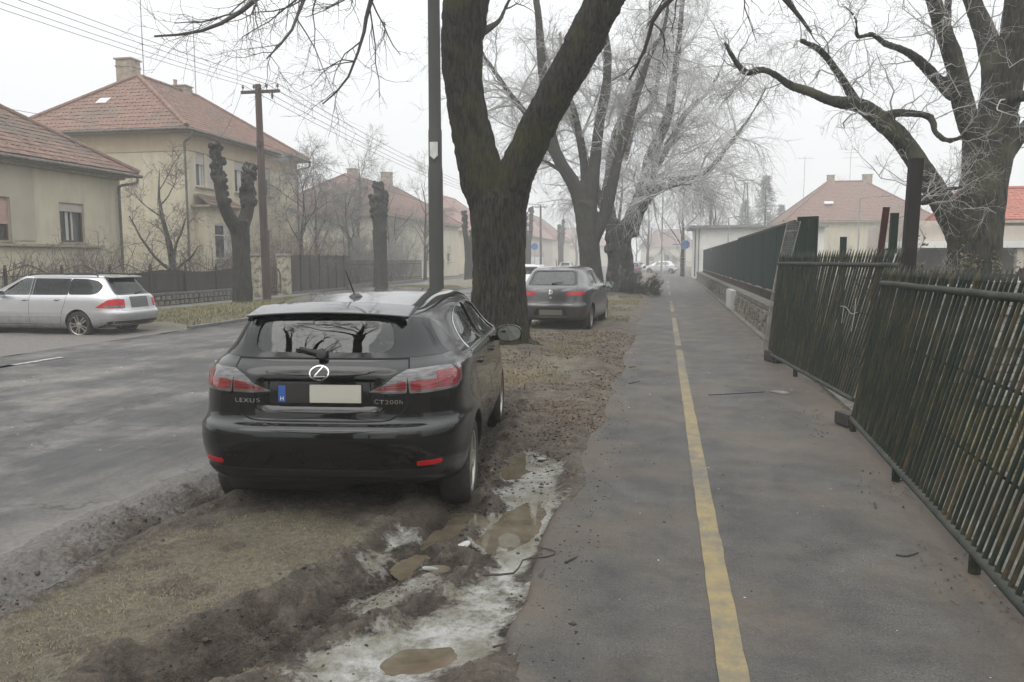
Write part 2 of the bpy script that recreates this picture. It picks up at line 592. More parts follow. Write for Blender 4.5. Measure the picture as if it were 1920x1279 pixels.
# --- the rutted verge between road and path: one height function, used for everything that lies on it
def W(pts, z=0.0):
    return np.array([gp(u, v, z)[:2] for u, v in pts])
CAR_POS = np.array([-2.03, 4.20]); CAR_YAW = R(7.5)
def car_pt(x, y):
    c, s = math.cos(CAR_YAW), math.sin(CAR_YAW)
    return np.array([CAR_POS[0] + c * x - s * y, CAR_POS[1] + s * x + c * y])
WL0, WR0 = car_pt(-0.77, 0.83), car_pt(0.77, 0.83)
WL1, WR1 = car_pt(-0.77, 3.43), car_pt(0.77, 3.43)
RUT_L = np.vstack([W([(-120, 1190), (40, 1105), (210, 1015), (330, 955)]), [WL0, WL1]])
RUT_R = np.vstack([W([(330, 1290), (520, 1215), (700, 1105), (800, 1020)]), [WR0, WR1, WR1 + [-.15, 1.5]]])
RUT_O = W([(560, 1300), (745, 1218), (880, 1085), (950, 960), (985, 880), (1015, 842)])
RUT_M = W([(250, 1279), (450, 1200), (640, 1110), (760, 1040)])
ICE = [W([(548, 1226), (640, 1188), (760, 1160), (800, 1122), (870, 1085), (930, 1050), (955, 1015), (985, 975), (1000, 945), (1035, 925), (1052, 935), (1040, 1000), (985, 1080), (972, 1150), (945, 1205), (860, 1250), (780, 1290), (600, 1290)]),
       W([(645, 1135), (715, 1095), (760, 1065), (800, 1050), (862, 1058), (800, 1100), (725, 1140), (670, 1150)]),
       W([(925, 925), (950, 870), (985, 838), (1022, 850), (1052, 880), (1045, 930), (960, 955)]),
       W([(672, 1058), (700, 1020), (765, 982), (775, 1000), (715, 1050), (690, 1075)]),
       W([(885, 1010), (905, 960), (960, 935), (1000, 940), (960, 1000), (905, 1040)])]
PUDDLES = [W([(735, 1222), (765, 1205), (840, 1203), (845, 1216), (800, 1233), (745, 1236)]),
           W([(805, 1050), (825, 1030), (885, 1015), (893, 1030), (860, 1044), (815, 1056)]),
           W([(790, 1000), (830, 968), (880, 938), (925, 935), (905, 975), (850, 998), (800, 1012)]),
           W([(925, 872), (935, 850), (975, 832), (985, 850), (965, 885), (930, 895)]),
           W([(900, 1000), (960, 948), (1005, 930), (1018, 950), (985, 1000), (925, 1022)])]
STRAW = [W([(-200, 1240), (0, 1150), (250, 1030), (440, 975), (560, 955), (660, 980), (690, 1020), (620, 1070), (520, 1130), (380, 1190), (240, 1260), (150, 1330), (-200, 1460)]),
         W([(330, 1300), (480, 1245), (560, 1235), (560, 1300)])]
WATER_Z = -0.075
def verge_base(x, y):
    edge_r = path_edge(x, y)
    edge_l = road_edge(x, y)
    far = smooth(10, 13, y)
    d_in = np.minimum(edge_r - x, x - edge_l)
    lift = smooth(-0.12, 0.35, d_in) * (0.035 + 0.05 * far)
    return lift - 0.025 * (d_in < -0.02) - 0.14 * smooth(-0.02, -0.16, d_in), d_in
def verge_masks(x, y):
    ice = np.full(x.shape, -9.0)
    for p in ICE:
        ice = np.maximum(ice, poly_sd(x, y, p))
    pud = np.full(x.shape, -9.0)
    for p in PUDDLES:
        pud = np.maximum(pud, poly_sd(x, y, p))
    st = np.full(x.shape, -9.0)
    for p in STRAW:
        st = np.maximum(st, poly_sd(x, y, p))
    return ice, pud, st
def verge_h(x, y):
    h, d_in = verge_base(x, y)
    ins = smooth(-0.02, 0.10, d_in)
    h = h + ins * (0.055 * (fbm(x * 1.6, y * 1.6, 0, 4, 31) - 0.5) + 0.03 * (fbm(x * 9, y * 9, 0, 3, 32) - 0.5))
    near = smooth(11.5, 8.5, y)
    rough = 0.0; streak = 0.0
    for rut, dep, w, rid in ((RUT_L, 0.080, 0.11, 0.022), (RUT_R, 0.110, 0.125, 0.028), (RUT_O, 0.05, 0.20, 0.012), (RUT_M, 0.050, 0.09, 0.018)):
        d, s, tt = line_d(x, y, rut)
        d = d + 0.06 * (fbm(x * 5, y * 5, 0, 3, 41) - 0.5)
        k = np.exp(-(d / w) ** 2)
        kr = np.exp(-((d - 2.0 * w) / (0.75 * w)) ** 2)
        lump = 2.4 * smooth(0.3, 0.75, fbm(x * 7, y * 7, 0, 4, 43))
        h = h - near * ins * dep * k + near * ins * rid * kr * lump
        stk = fbm(d * 30, tt * 2.6 + 7, 0, 4, 44, .6)
        h = h + near * ins * 0.028 * (stk - .5) * np.maximum(k, kr)
        rough = np.maximum(rough, np.maximum(k, kr))
        streak = streak + np.maximum(k, kr * .8) * smooth(.60, .36, stk)
    # churned, clodded mud around the ruts
    h = h + near * ins * (0.25 + rough) * (0.030 * (np.abs(fbm(x * 15, y * 15, 0, 4, 51, 0.62) - 0.5) * 2 - 0.22) + 0.014 * (fbm(x * 34, y * 34, 0, 2, 52) - .5))
    ice, pud, st = verge_masks(x, y)
    # ice lies level in its hollows, puddles deeper still
    ki = smooth(-0.10, 0.05, ice + 0.09 * (fbm(x * 6, y * 6, 0, 3, 61) - 0.5))
    lvl = -0.045 + 0.022 * (fbm(x * 6, y * 6, 0, 4, 62) - 0.5)
    h = h * (1 - 0.85 * ki) + lvl * 0.85 * ki
    kp = smooth(-0.07, 0.06, pud + 0.06 * (fbm(x * 7, y * 7, 0, 3, 63) - 0.5))
    h = h - kp * 0.05 - 0.02 * (kp > 0.9)
    # tyre tread marks pressed across the older rut
    d, s, tt = line_d(x, y, RUT_M)
    h = h - 0.012 * smooth(0.09, 0.05, d) * (np.sin(tt * 60) > 0) * near
    # root flare mound at the foot of the near tree
    h = h + 0.13 * np.exp(-(((x + 2.85) / 0.75) ** 2 + ((y - 13.35) / 0.75) ** 2))
    verge_h.streak = np.clip(streak, 0, 1) * near
    return h, d_in, ice, pud, st, rough * near
def verge_patch(name, xs, ys, sink=0.0):
    X, Y = np.meshgrid(xs, ys)
    h, d_in, ice, pud, st, rough = verge_h(X, Y)
    stk_ = verge_h.streak
    me = grid_mesh(name, xs, ys, h - sink)
    far = smooth(9.0, 11.5, Y)
    n1 = fbm(X * 2.2, Y * 2.2, 0, 4, 71); n2 = fbm(X * 7, Y * 7, 0, 4, 72)
    k_ice = smooth(-0.11, 0.12, ice + 0.34 * (fbm(X * 5, Y * 5, 0, 5, 76, .65) - 0.5)) * (0.75 + 0.25 * smooth(.35, .6, fbm(X * 3, Y * 3, 0, 4, 77)))
    k_st = smooth(-0.12, 0.10, st + 0.55 * (n1 - 0.5)) * (1 - smooth(0.45, 0.85, rough))
    k_st = k_st * smooth(.30, .50, fbm(X * 3.4, Y * 3.4, 0, 5, 78, .62))
    k_st = np.maximum(k_st, far * smooth(0.44, 0.60, fbm(X * 0.9, Y * 0.35, 0, 4, 73)) * smooth(-1.05, -1.45, X))
    k_st = np.maximum(k_st, 0.9 * smooth(8.2, 9.4, Y) * smooth(13.2, 11.8, Y) * smooth(0.35, 0.55, n1) * smooth(-1.25, -1.7, X))
    k_wet = np.clip(smooth(0.015, -0.045, h) * (1 - far) * .7 + 0.75 * stk_ * smooth(.3, .55, n1), 0, 1)
    k_silt = smooth(-2.85, -3.35, X + 0.9 * (n1 - 0.5))
    A = np.stack([k_ice, k_st * (1 - k_ice), k_wet, k_silt], -1).reshape(-1, 4)
    at = me.color_attributes.new("cover", 'FLOAT_COLOR', 'POINT')
    at.data.foreach_set('color', A.astype(np.float32).ravel())
    set_smooth(me)
    return me
m, t, b = new_mat("verge_mud")
vec = coords(t)
att = _n(t, "ShaderNodeAttribute", attribute_name="cover")
sep = _n(t, "ShaderNodeSeparateColor")
t.links.new(att.outputs['Color'], sep.inputs[0])
k_ice, k_st, k_wet, k_silt = sep.outputs[0], sep.outputs[1], sep.outputs[2], att.outputs['Alpha']
f1 = noise(t, vec, 4.0, 7, 0.65); f2 = noise(t, vec, 38.0, 6, 0.7); f3 = noise(t, vec, 140.0, 3, 0.7)
mud = ramp(t, f1, [(0.3, (0.066, 0.052, 0.038)), (0.5, (0.122, 0.100, 0.076)), (0.7, (0.190, 0.160, 0.126))])
mud = mix(t, 0.8, mud, ramp(t, f2, [(0.32, (0.45, 0.45, 0.45)), (0.52, (1, 1, 1)), (0.72, (1.7, 1.65, 1.6))]), 'MULTIPLY')
mud = mix(t, mathn(t, 'MULTIPLY', k_wet, 0.9), mud, mix(t, 1.0, mud, (0.40, 0.37, 0.35), 'MULTIPLY'))
straw = ramp(t, noise(t, coords(t, (1, 1, 1)), 26, 7, 0.8), [(0.30, (0.066, 0.058, 0.040)), (0.48, (0.160, 0.142, 0.100)), (0.66, (0.270, 0.240, 0.172))])
straw = mix(t, vramp(t, noise(t, vec, 1.7, 4, 0.6), 0.46, 0.66, 0, 0.75), straw, (0.105, 0.082, 0.058))
ice_c = ramp(t, noise(t, vec, 11, 8, 0.75), [(0.30, (0.15, 0.135, 0.10)), (0.42, (0.31, 0.295, 0.245)), (0.54, (0.55, 0.545, 0.515)), (0.70, (0.74, 0.745, 0.735))])
ice_c = mix(t, vramp(t, noise(t, vec, 1.9, 4, 0.6), 0.42, 0.62, 0, 0.7), ice_c, (0.205, 0.185, 0.125))
silt = ramp(t, f2, [(0.3, (0.110, 0.100, 0.090)), (0.7, (0.290, 0.270, 0.250))])
brk = mathn(t, 'MULTIPLY', mathn(t, 'SUBTRACT', f2, 0.5), 1.1)
ks = vramp(t, mathn(t, 'ADD', k_st, brk), 0.28, 0.62)
ki = vramp(t, mathn(t, 'ADD', k_ice, mathn(t, 'MULTIPLY', brk, 1.3)), 0.32, 0.78)
kt = vramp(t, mathn(t, 'ADD', k_silt, brk), 0.3, 0.75)
c = mix(t, kt, mud, silt)
c = mix(t, ks, c, straw)
c = mix(t, ki, c, ice_c)
t.links.new(c, b.inputs['Base Color'])
r0 = mix(t, k_wet, (0.85, 0.85, 0.85), (0.26, 0.26, 0.26))
r0 = mix(t, ki, r0, (0.28, 0.28, 0.28))
t.links.new(r0, b.inputs['Roughness'])
hh = mathn(t, 'ADD', f2, mathn(t, 'MULTIPLY', f3, 0.5))
bump(t, b, hh, 1.0, 0.035)
M_verge = m
xs_n = np.arange(-4.2, -0.38, 0.02)
verge = structure(link("verge", verge_patch("verge", xs_n, np.arange(1.2, 10.02, 0.02))))
verge.data.materials.append(M_verge)
verge2 = structure(link("verge", verge_patch("verge", np.arange(-4.2, -0.38, 0.05), np.arange(10.0, 140, 0.12))))
verge2.data.materials.append(M_verge)
verge3 = structure(link("verge", verge_patch("verge", np.arange(-4.2, -0.38, 0.10), np.arange(-12, 1.3, 0.1))))
verge3.data.materials.append(M_verge)

# --- water standing in the hollows
m, t, b = new_mat("muddy_water")
vec = coords(t)
t.links.new(ramp(t, noise(t, vec, 5, 6, .65), [(0.3, (0.080, 0.066, 0.045)), (0.5, (0.108, 0.090, 0.062)), (0.7, (0.160, 0.140, 0.104))]), b.inputs['Base Color'])
b.inputs['Roughness'].default_value = 0.02
b.inputs['Specular IOR Level'].default_value = 0.7
bump(t, b, noise(t, vec, 6, 3), 0.02, 0.01)
for p in PUDDLES:
    st_ = 0.015
    xs = np.arange(p[:, 0].min() - .4, p[:, 0].max() + .4, st_); ys = np.arange(p[:, 1].min() - .4, p[:, 1].max() + .4, st_)
    X, Y = np.meshgrid(xs, ys)
    hh_ = verge_h(X, Y)[0]; sd = poly_sd(X, Y, p)
    rim = hh_[(sd > -.13) & (sd < -.05)]
    lvl = np.percentile(rim, 12) - .004
    lvl = max(lvl, np.percentile(hh_[sd > 0], 22))
    ok = (hh_ < lvl + .012) & (sd > -.22)
    nx_ = len(xs); i_ = np.arange(nx_ - 1)[None, :] + nx_ * np.arange(len(ys) - 1)[:, None]
    kf = ok[:-1, :-1] & ok[1:, :-1] & ok[:-1, 1:] & ok[1:, 1:]
    F = np.stack([i_, i_ + 1, i_ + nx_ + 1, i_ + nx_], -1)[kf]
    if len(F) == 0: continue
    V = np.stack([X, Y, np.full(X.shape, lvl)], -1).reshape(-1, 3)
    us, inv = np.unique(F, return_inverse=True)
    o = structure(link("puddle", fast_mesh("puddle", V[us], inv.reshape(F.shape))))
    o.data.materials.append(MATS["muddy_water"])

# --- far side of the road: kerb, grassy verge, bare parking ground, pavement
M_kerb = mat("kerb_concrete", (0.17, 0.165, 0.155), (0.09, 0.088, 0.08), 7, 0.85, bmp=0.4)
mbk = MB(); yk = 16.2
kerb_me = MB().box((0, 0.49, -0.03), (0.14, 0.98, 0.22)).mesh("kerb_stone")
kerb_me.materials.append(M_kerb)
kerb = structure(link("kerb", MB().box((-10.93, 110, -0.02), (0.12, 140, 0.10)).mesh("kerb")))
kerb.data.materials.append(M_kerb)
y = 16.2
while y < 40:
    o = link("kerb_stone", kerb_me, kerb, (-10.92 + random.uniform(-.012, .012), y, random.uniform(-.02, .01)))
    o.rotation_euler = (random.uniform(-.006, .006), 0, random.uniform(-.01, .01))
    y += 1.0
def lverge_h(x, y):
    d = np.minimum(-10.95 - x, x + 14.95)
    bare = smooth(16.6, 15.8, y)
    return smooth(-0.02, 0.6, d) * (0.09 * (1 - bare) + 0.02) + 0.045 * (fbm(x * 1.3, y * 1.3, 0, 4, 81) - 0.5) + 0.03 * (1 - bare) - 0.01 * bare
lx = np.arange(-15.0, -10.8, 0.1); ly = np.arange(4, 120, 0.14)
LX, LY = np.meshgrid(lx, ly)
lv = structure(link("verge", grid_mesh("verge", lx, ly, lverge_h(LX, LY))))
bare = smooth(16.9, 15.6, LY + 0.9 * (fbm(LX * .9, LY * .9, 0, 3, 82) - .5))
A = np.stack([0 * bare, (1 - bare) * 1.0, 0.1 + 0 * bare, bare * 0.75], -1).reshape(-1, 4)
lv.data.color_attributes.new("cover", 'FLOAT_COLOR', 'POINT').data.foreach_set('color', A.astype(np.float32).ravel())
set_smooth(lv.data)
lv.data.materials.append(M_verge)
mb = MB(); mb.box((-15.85, 60, 0.0), (1.75, 160, 0.12))
M_pave = mat("pavement_concrete", (0.17, 0.165, 0.155), (0.105, 0.10, 0.095), 2.5, 0.85, bmp=0.3, bscale=60)
structure(mb.build("pavement", M_pave))

# --- strip of concrete edging under the leaning fence panels
M_conc = mat("edging_concrete", (0.20, 0.19, 0.17), (0.105, 0.095, 0.082), 6, 0.85, bmp=0.4)
kx = [(1.64, 2.0), (1.70, 4.2), (1.82, 6.0), (1.95, 7.9), (2.02, 12.0), (2.02, 16.5)]
edge = MB()
for (xa, ya), (xb, yb) in zip(kx[:-1], kx[1:]):
    edge.bar((xa + 0.10, ya, -0.005), (xb + 0.10, yb, -0.005), 0.14, 0.07)
structure(edge.build("kerb", M_conc))
# ================================================================== HOUSES
def plaster(name, c, dirty, streak=0.5):
    if name in MATS: return MATS[name]
    m, t, b = new_mat(name)
    vec = coords(t)
    v2 = coords(t, (1, 1, 0.18))
    f1 = noise(t, vec, 0.9, 6, 0.6); f2 = noise(t, v2, 3.2, 6, 0.65); f3 = noise(t, vec, 60, 4, 0.7)
    k = mathn(t, 'MULTIPLY', vramp(t, f2, 0.45, 0.75), streak)
    base = mix(t, vramp(t, f1, 0.35, 0.65), c, tuple(x * 0.86 for x in c))
    t.links.new(mix(t, k, base, dirty), b.inputs['Base Color'])
    b.inputs['Roughness'].default_value = 0.9
    bump(t, b, f3, 0.25, 0.01)
    return m
M_yellow = plaster("cream_plaster", (0.60, 0.545, 0.41), (0.40, 0.36, 0.275), 0.75)
M_grey_pl = plaster("grey_plaster", (0.46, 0.42, 0.335), (0.33, 0.30, 0.24))
M_ochre = plaster("ochre_plaster", (0.50, 0.40, 0.27), (0.36, 0.29, 0.20))
M_pale = plaster("pale_plaster", (0.60, 0.55, 0.43), (0.45, 0.41, 0.32))
M_whitepl = plaster("white_plaster", (0.74, 0.74, 0.71), (0.60, 0.60, 0.57), 0.3)
M_pink = plaster("pinkish_plaster", (0.52, 0.46, 0.40), (0.42, 0.38, 0.34))
def tile_mat(name, a, b_, moss, mossy=0.5):
    m, t, b = new_mat(name)
    vec = coords(t)
    geo = _n(t, "ShaderNodeNewGeometry")
    isl = geo.outputs['Random Per Island']
    f1 = noise(t, vec, 0.45, 6, 0.62); f2 = noise(t, vec, 7, 5, 0.7)
    c = mix(t, isl, a, b_)
    c = mix(t, mathn(t, 'MULTIPLY', vramp(t, f1, 0.46, 0.64), mossy), c, moss)
    c = mix(t, 0.7, c, ramp(t, f2, [(0.3, (0.6, 0.6, 0.6)), (0.7, (1.3, 1.28, 1.25))]), 'MULTIPLY')
    t.links.new(c, b.inputs['Base Color'])
    b.inputs['Roughness'].default_value = 0.85
    return m
M_tileA = tile_mat("weathered_roof_tile", (0.200, 0.120, 0.086), (0.125, 0.076, 0.057), (0.105, 0.085, 0.066), 0.85)
M_tileB = tile_mat("orange_roof_tile", (0.230, 0.132, 0.096), (0.180, 0.100, 0.074), (0.140, 0.112, 0.088), 0.8)
M_tileC = tile_mat("brown_roof_tile", (0.22, 0.125, 0.098), (0.175, 0.098, 0.078), (0.13, 0.10, 0.085), 0.4)
M_tileG = tile_mat("red_roof_tile", (0.40, 0.135, 0.095), (0.34, 0.112, 0.080), (0.30, 0.13, 0.10), 0.3)
M_tileD = tile_mat("rose_roof_tile", (0.33, 0.205, 0.18), (0.29, 0.18, 0.16), (0.25, 0.18, 0.16), 0.3)
M_wood_dark = mat("brown_window_wood", (0.075, 0.042, 0.028), (0.045, 0.026, 0.018), 8, 0.6, stretch=(1, 1, .2))
M_frame_w = mat("white_window_frame", (0.62, 0.61, 0.58), (0.5, 0.49, 0.46), 5, 0.5)
M_shut = mat("roller_shutter", (0.52, 0.47, 0.42), (0.44, 0.39, 0.35), 4, 0.6)
M_shut_p = mat("pink_shutter", (0.55, 0.38, 0.33), (0.48, 0.32, 0.28), 4, 0.6)
M_sill = mat("stone_sill", (0.38, 0.34, 0.26), (0.25, 0.22, 0.17), 5, 0.85, bmp=0.2)
M_zinc = mat("old_zinc", (0.16, 0.145, 0.125), (0.085, 0.065, 0.05), 6, 0.6, 0.2)
M_brick = mat("chimney_plaster", (0.40, 0.34, 0.27), (0.22, 0.17, 0.13), 3, 0.9, bmp=0.3)
M_antenna = mat("antenna_metal", (0.22, 0.22, 0.22), (0.15, 0.14, 0.13), 4, 0.5, 0.5)
m, t, b = new_mat("window_glass")
b.inputs['Base Color'].default_value = (0.020, 0.022, 0.025, 1)
b.inputs['Roughness'].default_value = 0.06
b.inputs['Specular IOR Level'].default_value = 0.5
t.links.new(ramp(t, noise(t, coords(t, (1, 1, 0.3)), 3, 2), [(0.4, (0.015, 0.016, 0.018)), (0.62, (0.06, 0.062, 0.062))]), b.inputs['Base Color'])
M_glass_w = m
M_curtain = mat("net_curtain", (0.60, 0.60, 0.57), (0.38, 0.38, 0.36), 14, 0.9, stretch=(4, 4, .1))

def wall_face(mb, o, u, L, z0, z1, inward, openings, reveal=0.16, mi=0):
    o = np.asarray(o, float); u = np.asarray(u, float); n = np.asarray(inward, float); zv = np.array([0, 0, 1.0])
    us = sorted(set([0, L] + [x for q in openings for x in q[:2]]))
    zs = sorted(set([z0, z1] + [x for q in openings for x in q[2:4]]))
    P = lambda a, z, d=0: o + u * a + zv * z + n * d
    for a0, a1 in zip(us[:-1], us[1:]):
        for b0, b1 in zip(zs[:-1], zs[1:]):
            ca, cb = (a0 + a1) / 2, (b0 + b1) / 2
            if any(q[0] < ca < q[1] and q[2] < cb < q[3] for q in openings):
                continue
            mb.add([P(a0, b0), P(a1, b0), P(a1, b1), P(a0, b1)], [(0, 1, 2, 3)], mi)
    for a0, a1, b0, b1 in [q[:4] for q in openings]:
        r = reveal
        c = [(a0, b0), (a1, b0), (a1, b1), (a0, b1)]
        for i in range(4):
            (p, q), (s, w) = c[i], c[(i + 1) % 4]
            mb.add([P(p, q), P(s, w), P(s, w, r), P(p, q, r)], [(0, 1, 2, 3)], mi)
def window(parent, o, u, inward, a0, a1, z0, z1, frame, mullions=1, shutter=0.0, shutter_mat=None, curtain=True, sill=True, depth=0.12, transom=None):
    o = np.asarray(o, float); u = np.asarray(u, float); n = np.asarray(inward, float); zv = np.array([0, 0, 1.0])
    P = lambda a, z, d: o + u * a + zv * z + n * d
    rot = np.stack([u, n, zv], 1)
    w, h = a1 - a0, z1 - z0
    fr = MB(); t_ = 0.07
    def bx(a, z, sa, sz, d=depth, sd=0.07, mbx=fr):
        mbx.box(P(a, z, d), (sa, sd, sz), rot)
    bx(a0 + t_ / 2, (z0 + z1) / 2, t_, h - 2 * t_); bx(a1 - t_ / 2, (z0 + z1) / 2, t_, h - 2 * t_)
    bx((a0 + a1) / 2, z0 + t_ / 2, w, t_); bx((a0 + a1) / 2, z1 - t_ / 2, w, t_)
    for k in range(mullions):
        a = a0 + w * (k + 1) / (mullions + 1)
        bx(a, (z0 + z1) / 2, 0.06, h - 2 * t_ - .004)
    if transom:
        bx((a0 + a1) / 2, z0 + h * transom, w - 2 * t_ - .004, 0.05, depth + .004, .05)
    win = fr.build("window", frame, parent)
    edges = [a0 + t_] + [a0 + w * (k + 1) / (mullions + 1) for k in range(mullions)] + [a1 - t_]
    for e0, e1 in zip(edges[:-1], edges[1:]):
        pn = MB(); pn.box(P((e0 + e1) / 2, (z0 + z1) / 2, depth + 0.02), (e1 - e0, 0.012, h - 2 * t_), rot)
        pn.build("pane", M_glass_w, win)
        if curtain:
            cm = MB(); cw = (e1 - e0)
            for s_ in ((1,) if e0 == edges[0] else (0,)):
                aa = e0 + .02 if s_ == 0 else e1 - .02 - cw * .30
                N_ = 7
                pts = []
                for i in range(N_):
                    pts.append((aa + cw * .30 * i / (N_ - 1), (0.02 if i % 2 else 0)))
                V = [P(a, z, depth + 0.008 - dd * .1) for a, dd in pts for z in (z0 + t_, z1 - t_)]
                F = [(2 * i, 2 * i + 2, 2 * i + 3, 2 * i + 1) for i in range(N_ - 1)]
                cm.add(V, F)
            cm.build("curtain", M_curtain, win)
    if shutter > 0:
        sh = MB(); hh = h * shutter
        n_s = max(3, int(hh / 0.05))
        for i in range(n_s):
            zc = z1 - hh * (i + 0.5) / n_s
            sh.box(P((a0 + a1) / 2, zc, depth - 0.065), (w - 0.02, 0.018, hh / n_s * 0.86), rot)
        sh.box(P((a0 + a1) / 2, z1 - hh / 2, depth - 0.045), (w - 0.03, 0.012, hh), rot)
        sh.build("roller_shutter", shutter_mat or M_shut, win)
    if sill:
        sm = MB(); sm.box(P((a0 + a1) / 2, z0 - 0.035, -0.03), (w + 0.16, 0.22, 0.065), rot)
        sm.build("sill", M_sill, win)
    return win
def tile_plane(mb, eL, eR, tR, tL, tw=0.22, th=0.31):
    """rows of separate tiles over a roof plane given by its four corners"""
    eL, eR, tR, tL = [np.asarray(p, float) for p in (eL, eR, tR, tL)]
    U = (eR - eL); Lu = np.linalg.norm(U); U /= Lu
    mid = (tL + tR) / 2 - eL
    S = mid - U * (mid @ U); Ls = np.linalg.norm(S); S /= Ls
    N = np.cross(U, S)
    if N[2] < 0: N = -N
    uL1, uR1 = (tL - eL) @ U, (tR - eL) @ U
    rows = max(1, int(Ls / th))
    th = Ls / rows
    V = []; F = []
    for r in range(rows):
        s0 = r * th; s1 = min(Ls, s0 + th * 1.12)
        k = (s0 + th * .5) / Ls
        a, b_ = uL1 * k, Lu + (uR1 - Lu) * k
        if b_ - a < 0.05: continue
        ncol = max(1, int(round((b_ - a) / tw)))
        w = (b_ - a) / ncol
        off = 0
        for c in range(ncol):
            x0 = a + c * w + 0.003; x1 = a + (c + 1) * w - 0.003
            j = random.uniform(-0.008, 0.008)
            lo = 0.032 + j; hi = 0.010 + j
            base = len(V)
            for s, z in ((s0 - 0.02, lo), (s1, hi)):
                for x, e in ((x0, 0.0), ((x0 + x1) / 2, 0.014), (x1, 0.0)):
                    V.append(eL + U * x + S * (s + j) + N * (z + e))
            V += [eL + U * x0 + S * (s0 - 0.02) + N * (lo - 0.03), eL + U * x1 + S * (s0 - 0.02) + N * (lo - 0.03)]
            F += [(base, base + 1, base + 4, base + 3), (base + 1, base + 2, base + 5, base + 4), (base + 6, base + 7, base + 2, base + 1), (base + 6, base + 1, base, base)]
    F = [f if len(set(f)) == 4 else f[:3] for f in F]
    mb.add(V, F)
def hip_roof(parent, x0, x1, y0, y1, ze, rise, over, tile, ridge_axis='Y', hip_back=None, soffit=M_sill, flat_tiles=False):
    X0, X1, Y0, Y1 = x0 - over, x1 + over, y0 - over, y1 + over
    if ridge_axis == 'Y':
        hb = hip_back if hip_back is not None else (X1 - X0) / 2
        xm = (X0 + X1) / 2
        A, B = np.array([xm, Y0 + hb, ze + rise]), np.array([xm, Y1 - hb, ze + rise])
    else:
        hb = hip_back if hip_back is not None else (Y1 - Y0) / 2
        ym = (Y0 + Y1) / 2
        A, B = np.array([X0 + hb, ym, ze + rise]), np.array([X1 - hb, ym, ze + rise])
    c = [np.array([X0, Y0, ze]), np.array([X1, Y0, ze]), np.array([X1, Y1, ze]), np.array([X0, Y1, ze])]
    if ridge_axis == 'Y':
        planes = [(c[0], c[1], A, A), (c[1], c[2], B, A), (c[2], c[3], B, B), (c[3], c[0], A, B)]
        hips = [(c[0], A), (c[1], A), (c[2], B), (c[3], B), (A, B)]
    else:
        planes = [(c[0], c[1], B, A), (c[1], c[2], B, B), (c[2], c[3], A, B), (c[3], c[0], A, A)]
        hips = [(c[0], A), (c[3], A), (c[1], B), (c[2], B), (A, B)]
    deck = MB()
    dz = np.array([0, 0, -0.03])
    V = [p + dz for p in c] + [A + dz, B + dz] + [p + np.array([0, 0, -0.16]) for p in c]
    if ridge_axis == 'Y':
        F = [(0, 1, 4), (1, 2, 5, 4), (2, 3, 5), (3, 0, 4, 5)]
    else:
        F = [(0, 1, 5, 4), (1, 2, 5), (2, 3, 4, 5), (3, 0, 4)]
    F += [(6, 9, 8, 7), (0, 6, 7, 1), (1, 7, 8, 2), (2, 8, 9, 3), (3, 9, 6, 0)]
    deck.add(V, F)
    roof = deck.build("roof", [soffit], parent)
    tm = MB()
    for p in planes:
        tile_plane(tm, *p)
    o = stuff(tm.build("roof_tiles", tile, roof, fix=False))
    rm = MB()
    for p, q in hips:
        L = np.linalg.norm(q - p); n = max(2, int(L / 0.38))
        for i in range(n):
            a = p + (q - p) * i / n; b_ = p + (q - p) * (i + 1.08) / n
            rm.tube([a + [0, 0, .035], b_ + [0, 0, .055]], [0.12, 0.095], 8)
    stuff(rm.build("ridge_tiles", tile, roof, fix=False))
    return roof
def gutter(parent, p, q, down=None, r=0.07):
    g = MB(); g.tube([p, q], r, 10)
    go = g.build("gutter", M_zinc, parent, 40)
    if down is not None:
        d = MB(); d.tube(catmull(down[:4], 12), 0.052, 10)
        d.tube([down[3], down[4]], 0.05, 10)
        for k in (0.25, 0.6, 0.9):
            c = np.asarray(down[3]) * (1 - k) + np.asarray(down[4]) * k
            d.lathe([(0.06, -0.02), (0.06, 0.02)], 10, c)
        d.build("downpipe", M_zinc, parent, 40)
def chimney(parent, c, w, d, h, cap=0.06, pots=0):
    mb = MB(); c = np.asarray(c, float)
    mb.box(c + [0, 0, h / 2], (w, d, h))
    mb.box(c + [0, 0, h + cap / 2], (w + .14, d + .14, cap))
    mb.box(c + [0, 0, h * .82], (w + .06, d + .06, .07))
    for k in range(pots):
        mb.lathe([(0.10, 0), (0.09, 0.28), (0.11, 0.30), (0.11, 0.34)], 10, c + [(k - .5) * .3, 0, h + cap])
    return mb.build("chimney", M_brick, parent)
def antenna(parent, p, h, arms=1, ax=(1, 0, 0)):
    mb = MB(); p = np.asarray(p, float); ax = np.asarray(ax, float)
    mb.tube([p, p + [0, 0, h]], 0.022, 6)
    for k in range(arms):
        zc = p + [0, 0, h - 0.25 - 0.55 * k]
        mb.tube([zc - ax * 0.75, zc + ax * 0.9], 0.012, 5)
        pe = np.array([-ax[1], ax[0], 0])
        for i in range(7):
            q = zc + ax * (-0.7 + i * 0.25); l = 0.32 - 0.02 * i
            mb.tube([q - pe * l, q + pe * l], 0.007, 4)
    return mb.build("antenna", M_antenna, parent)

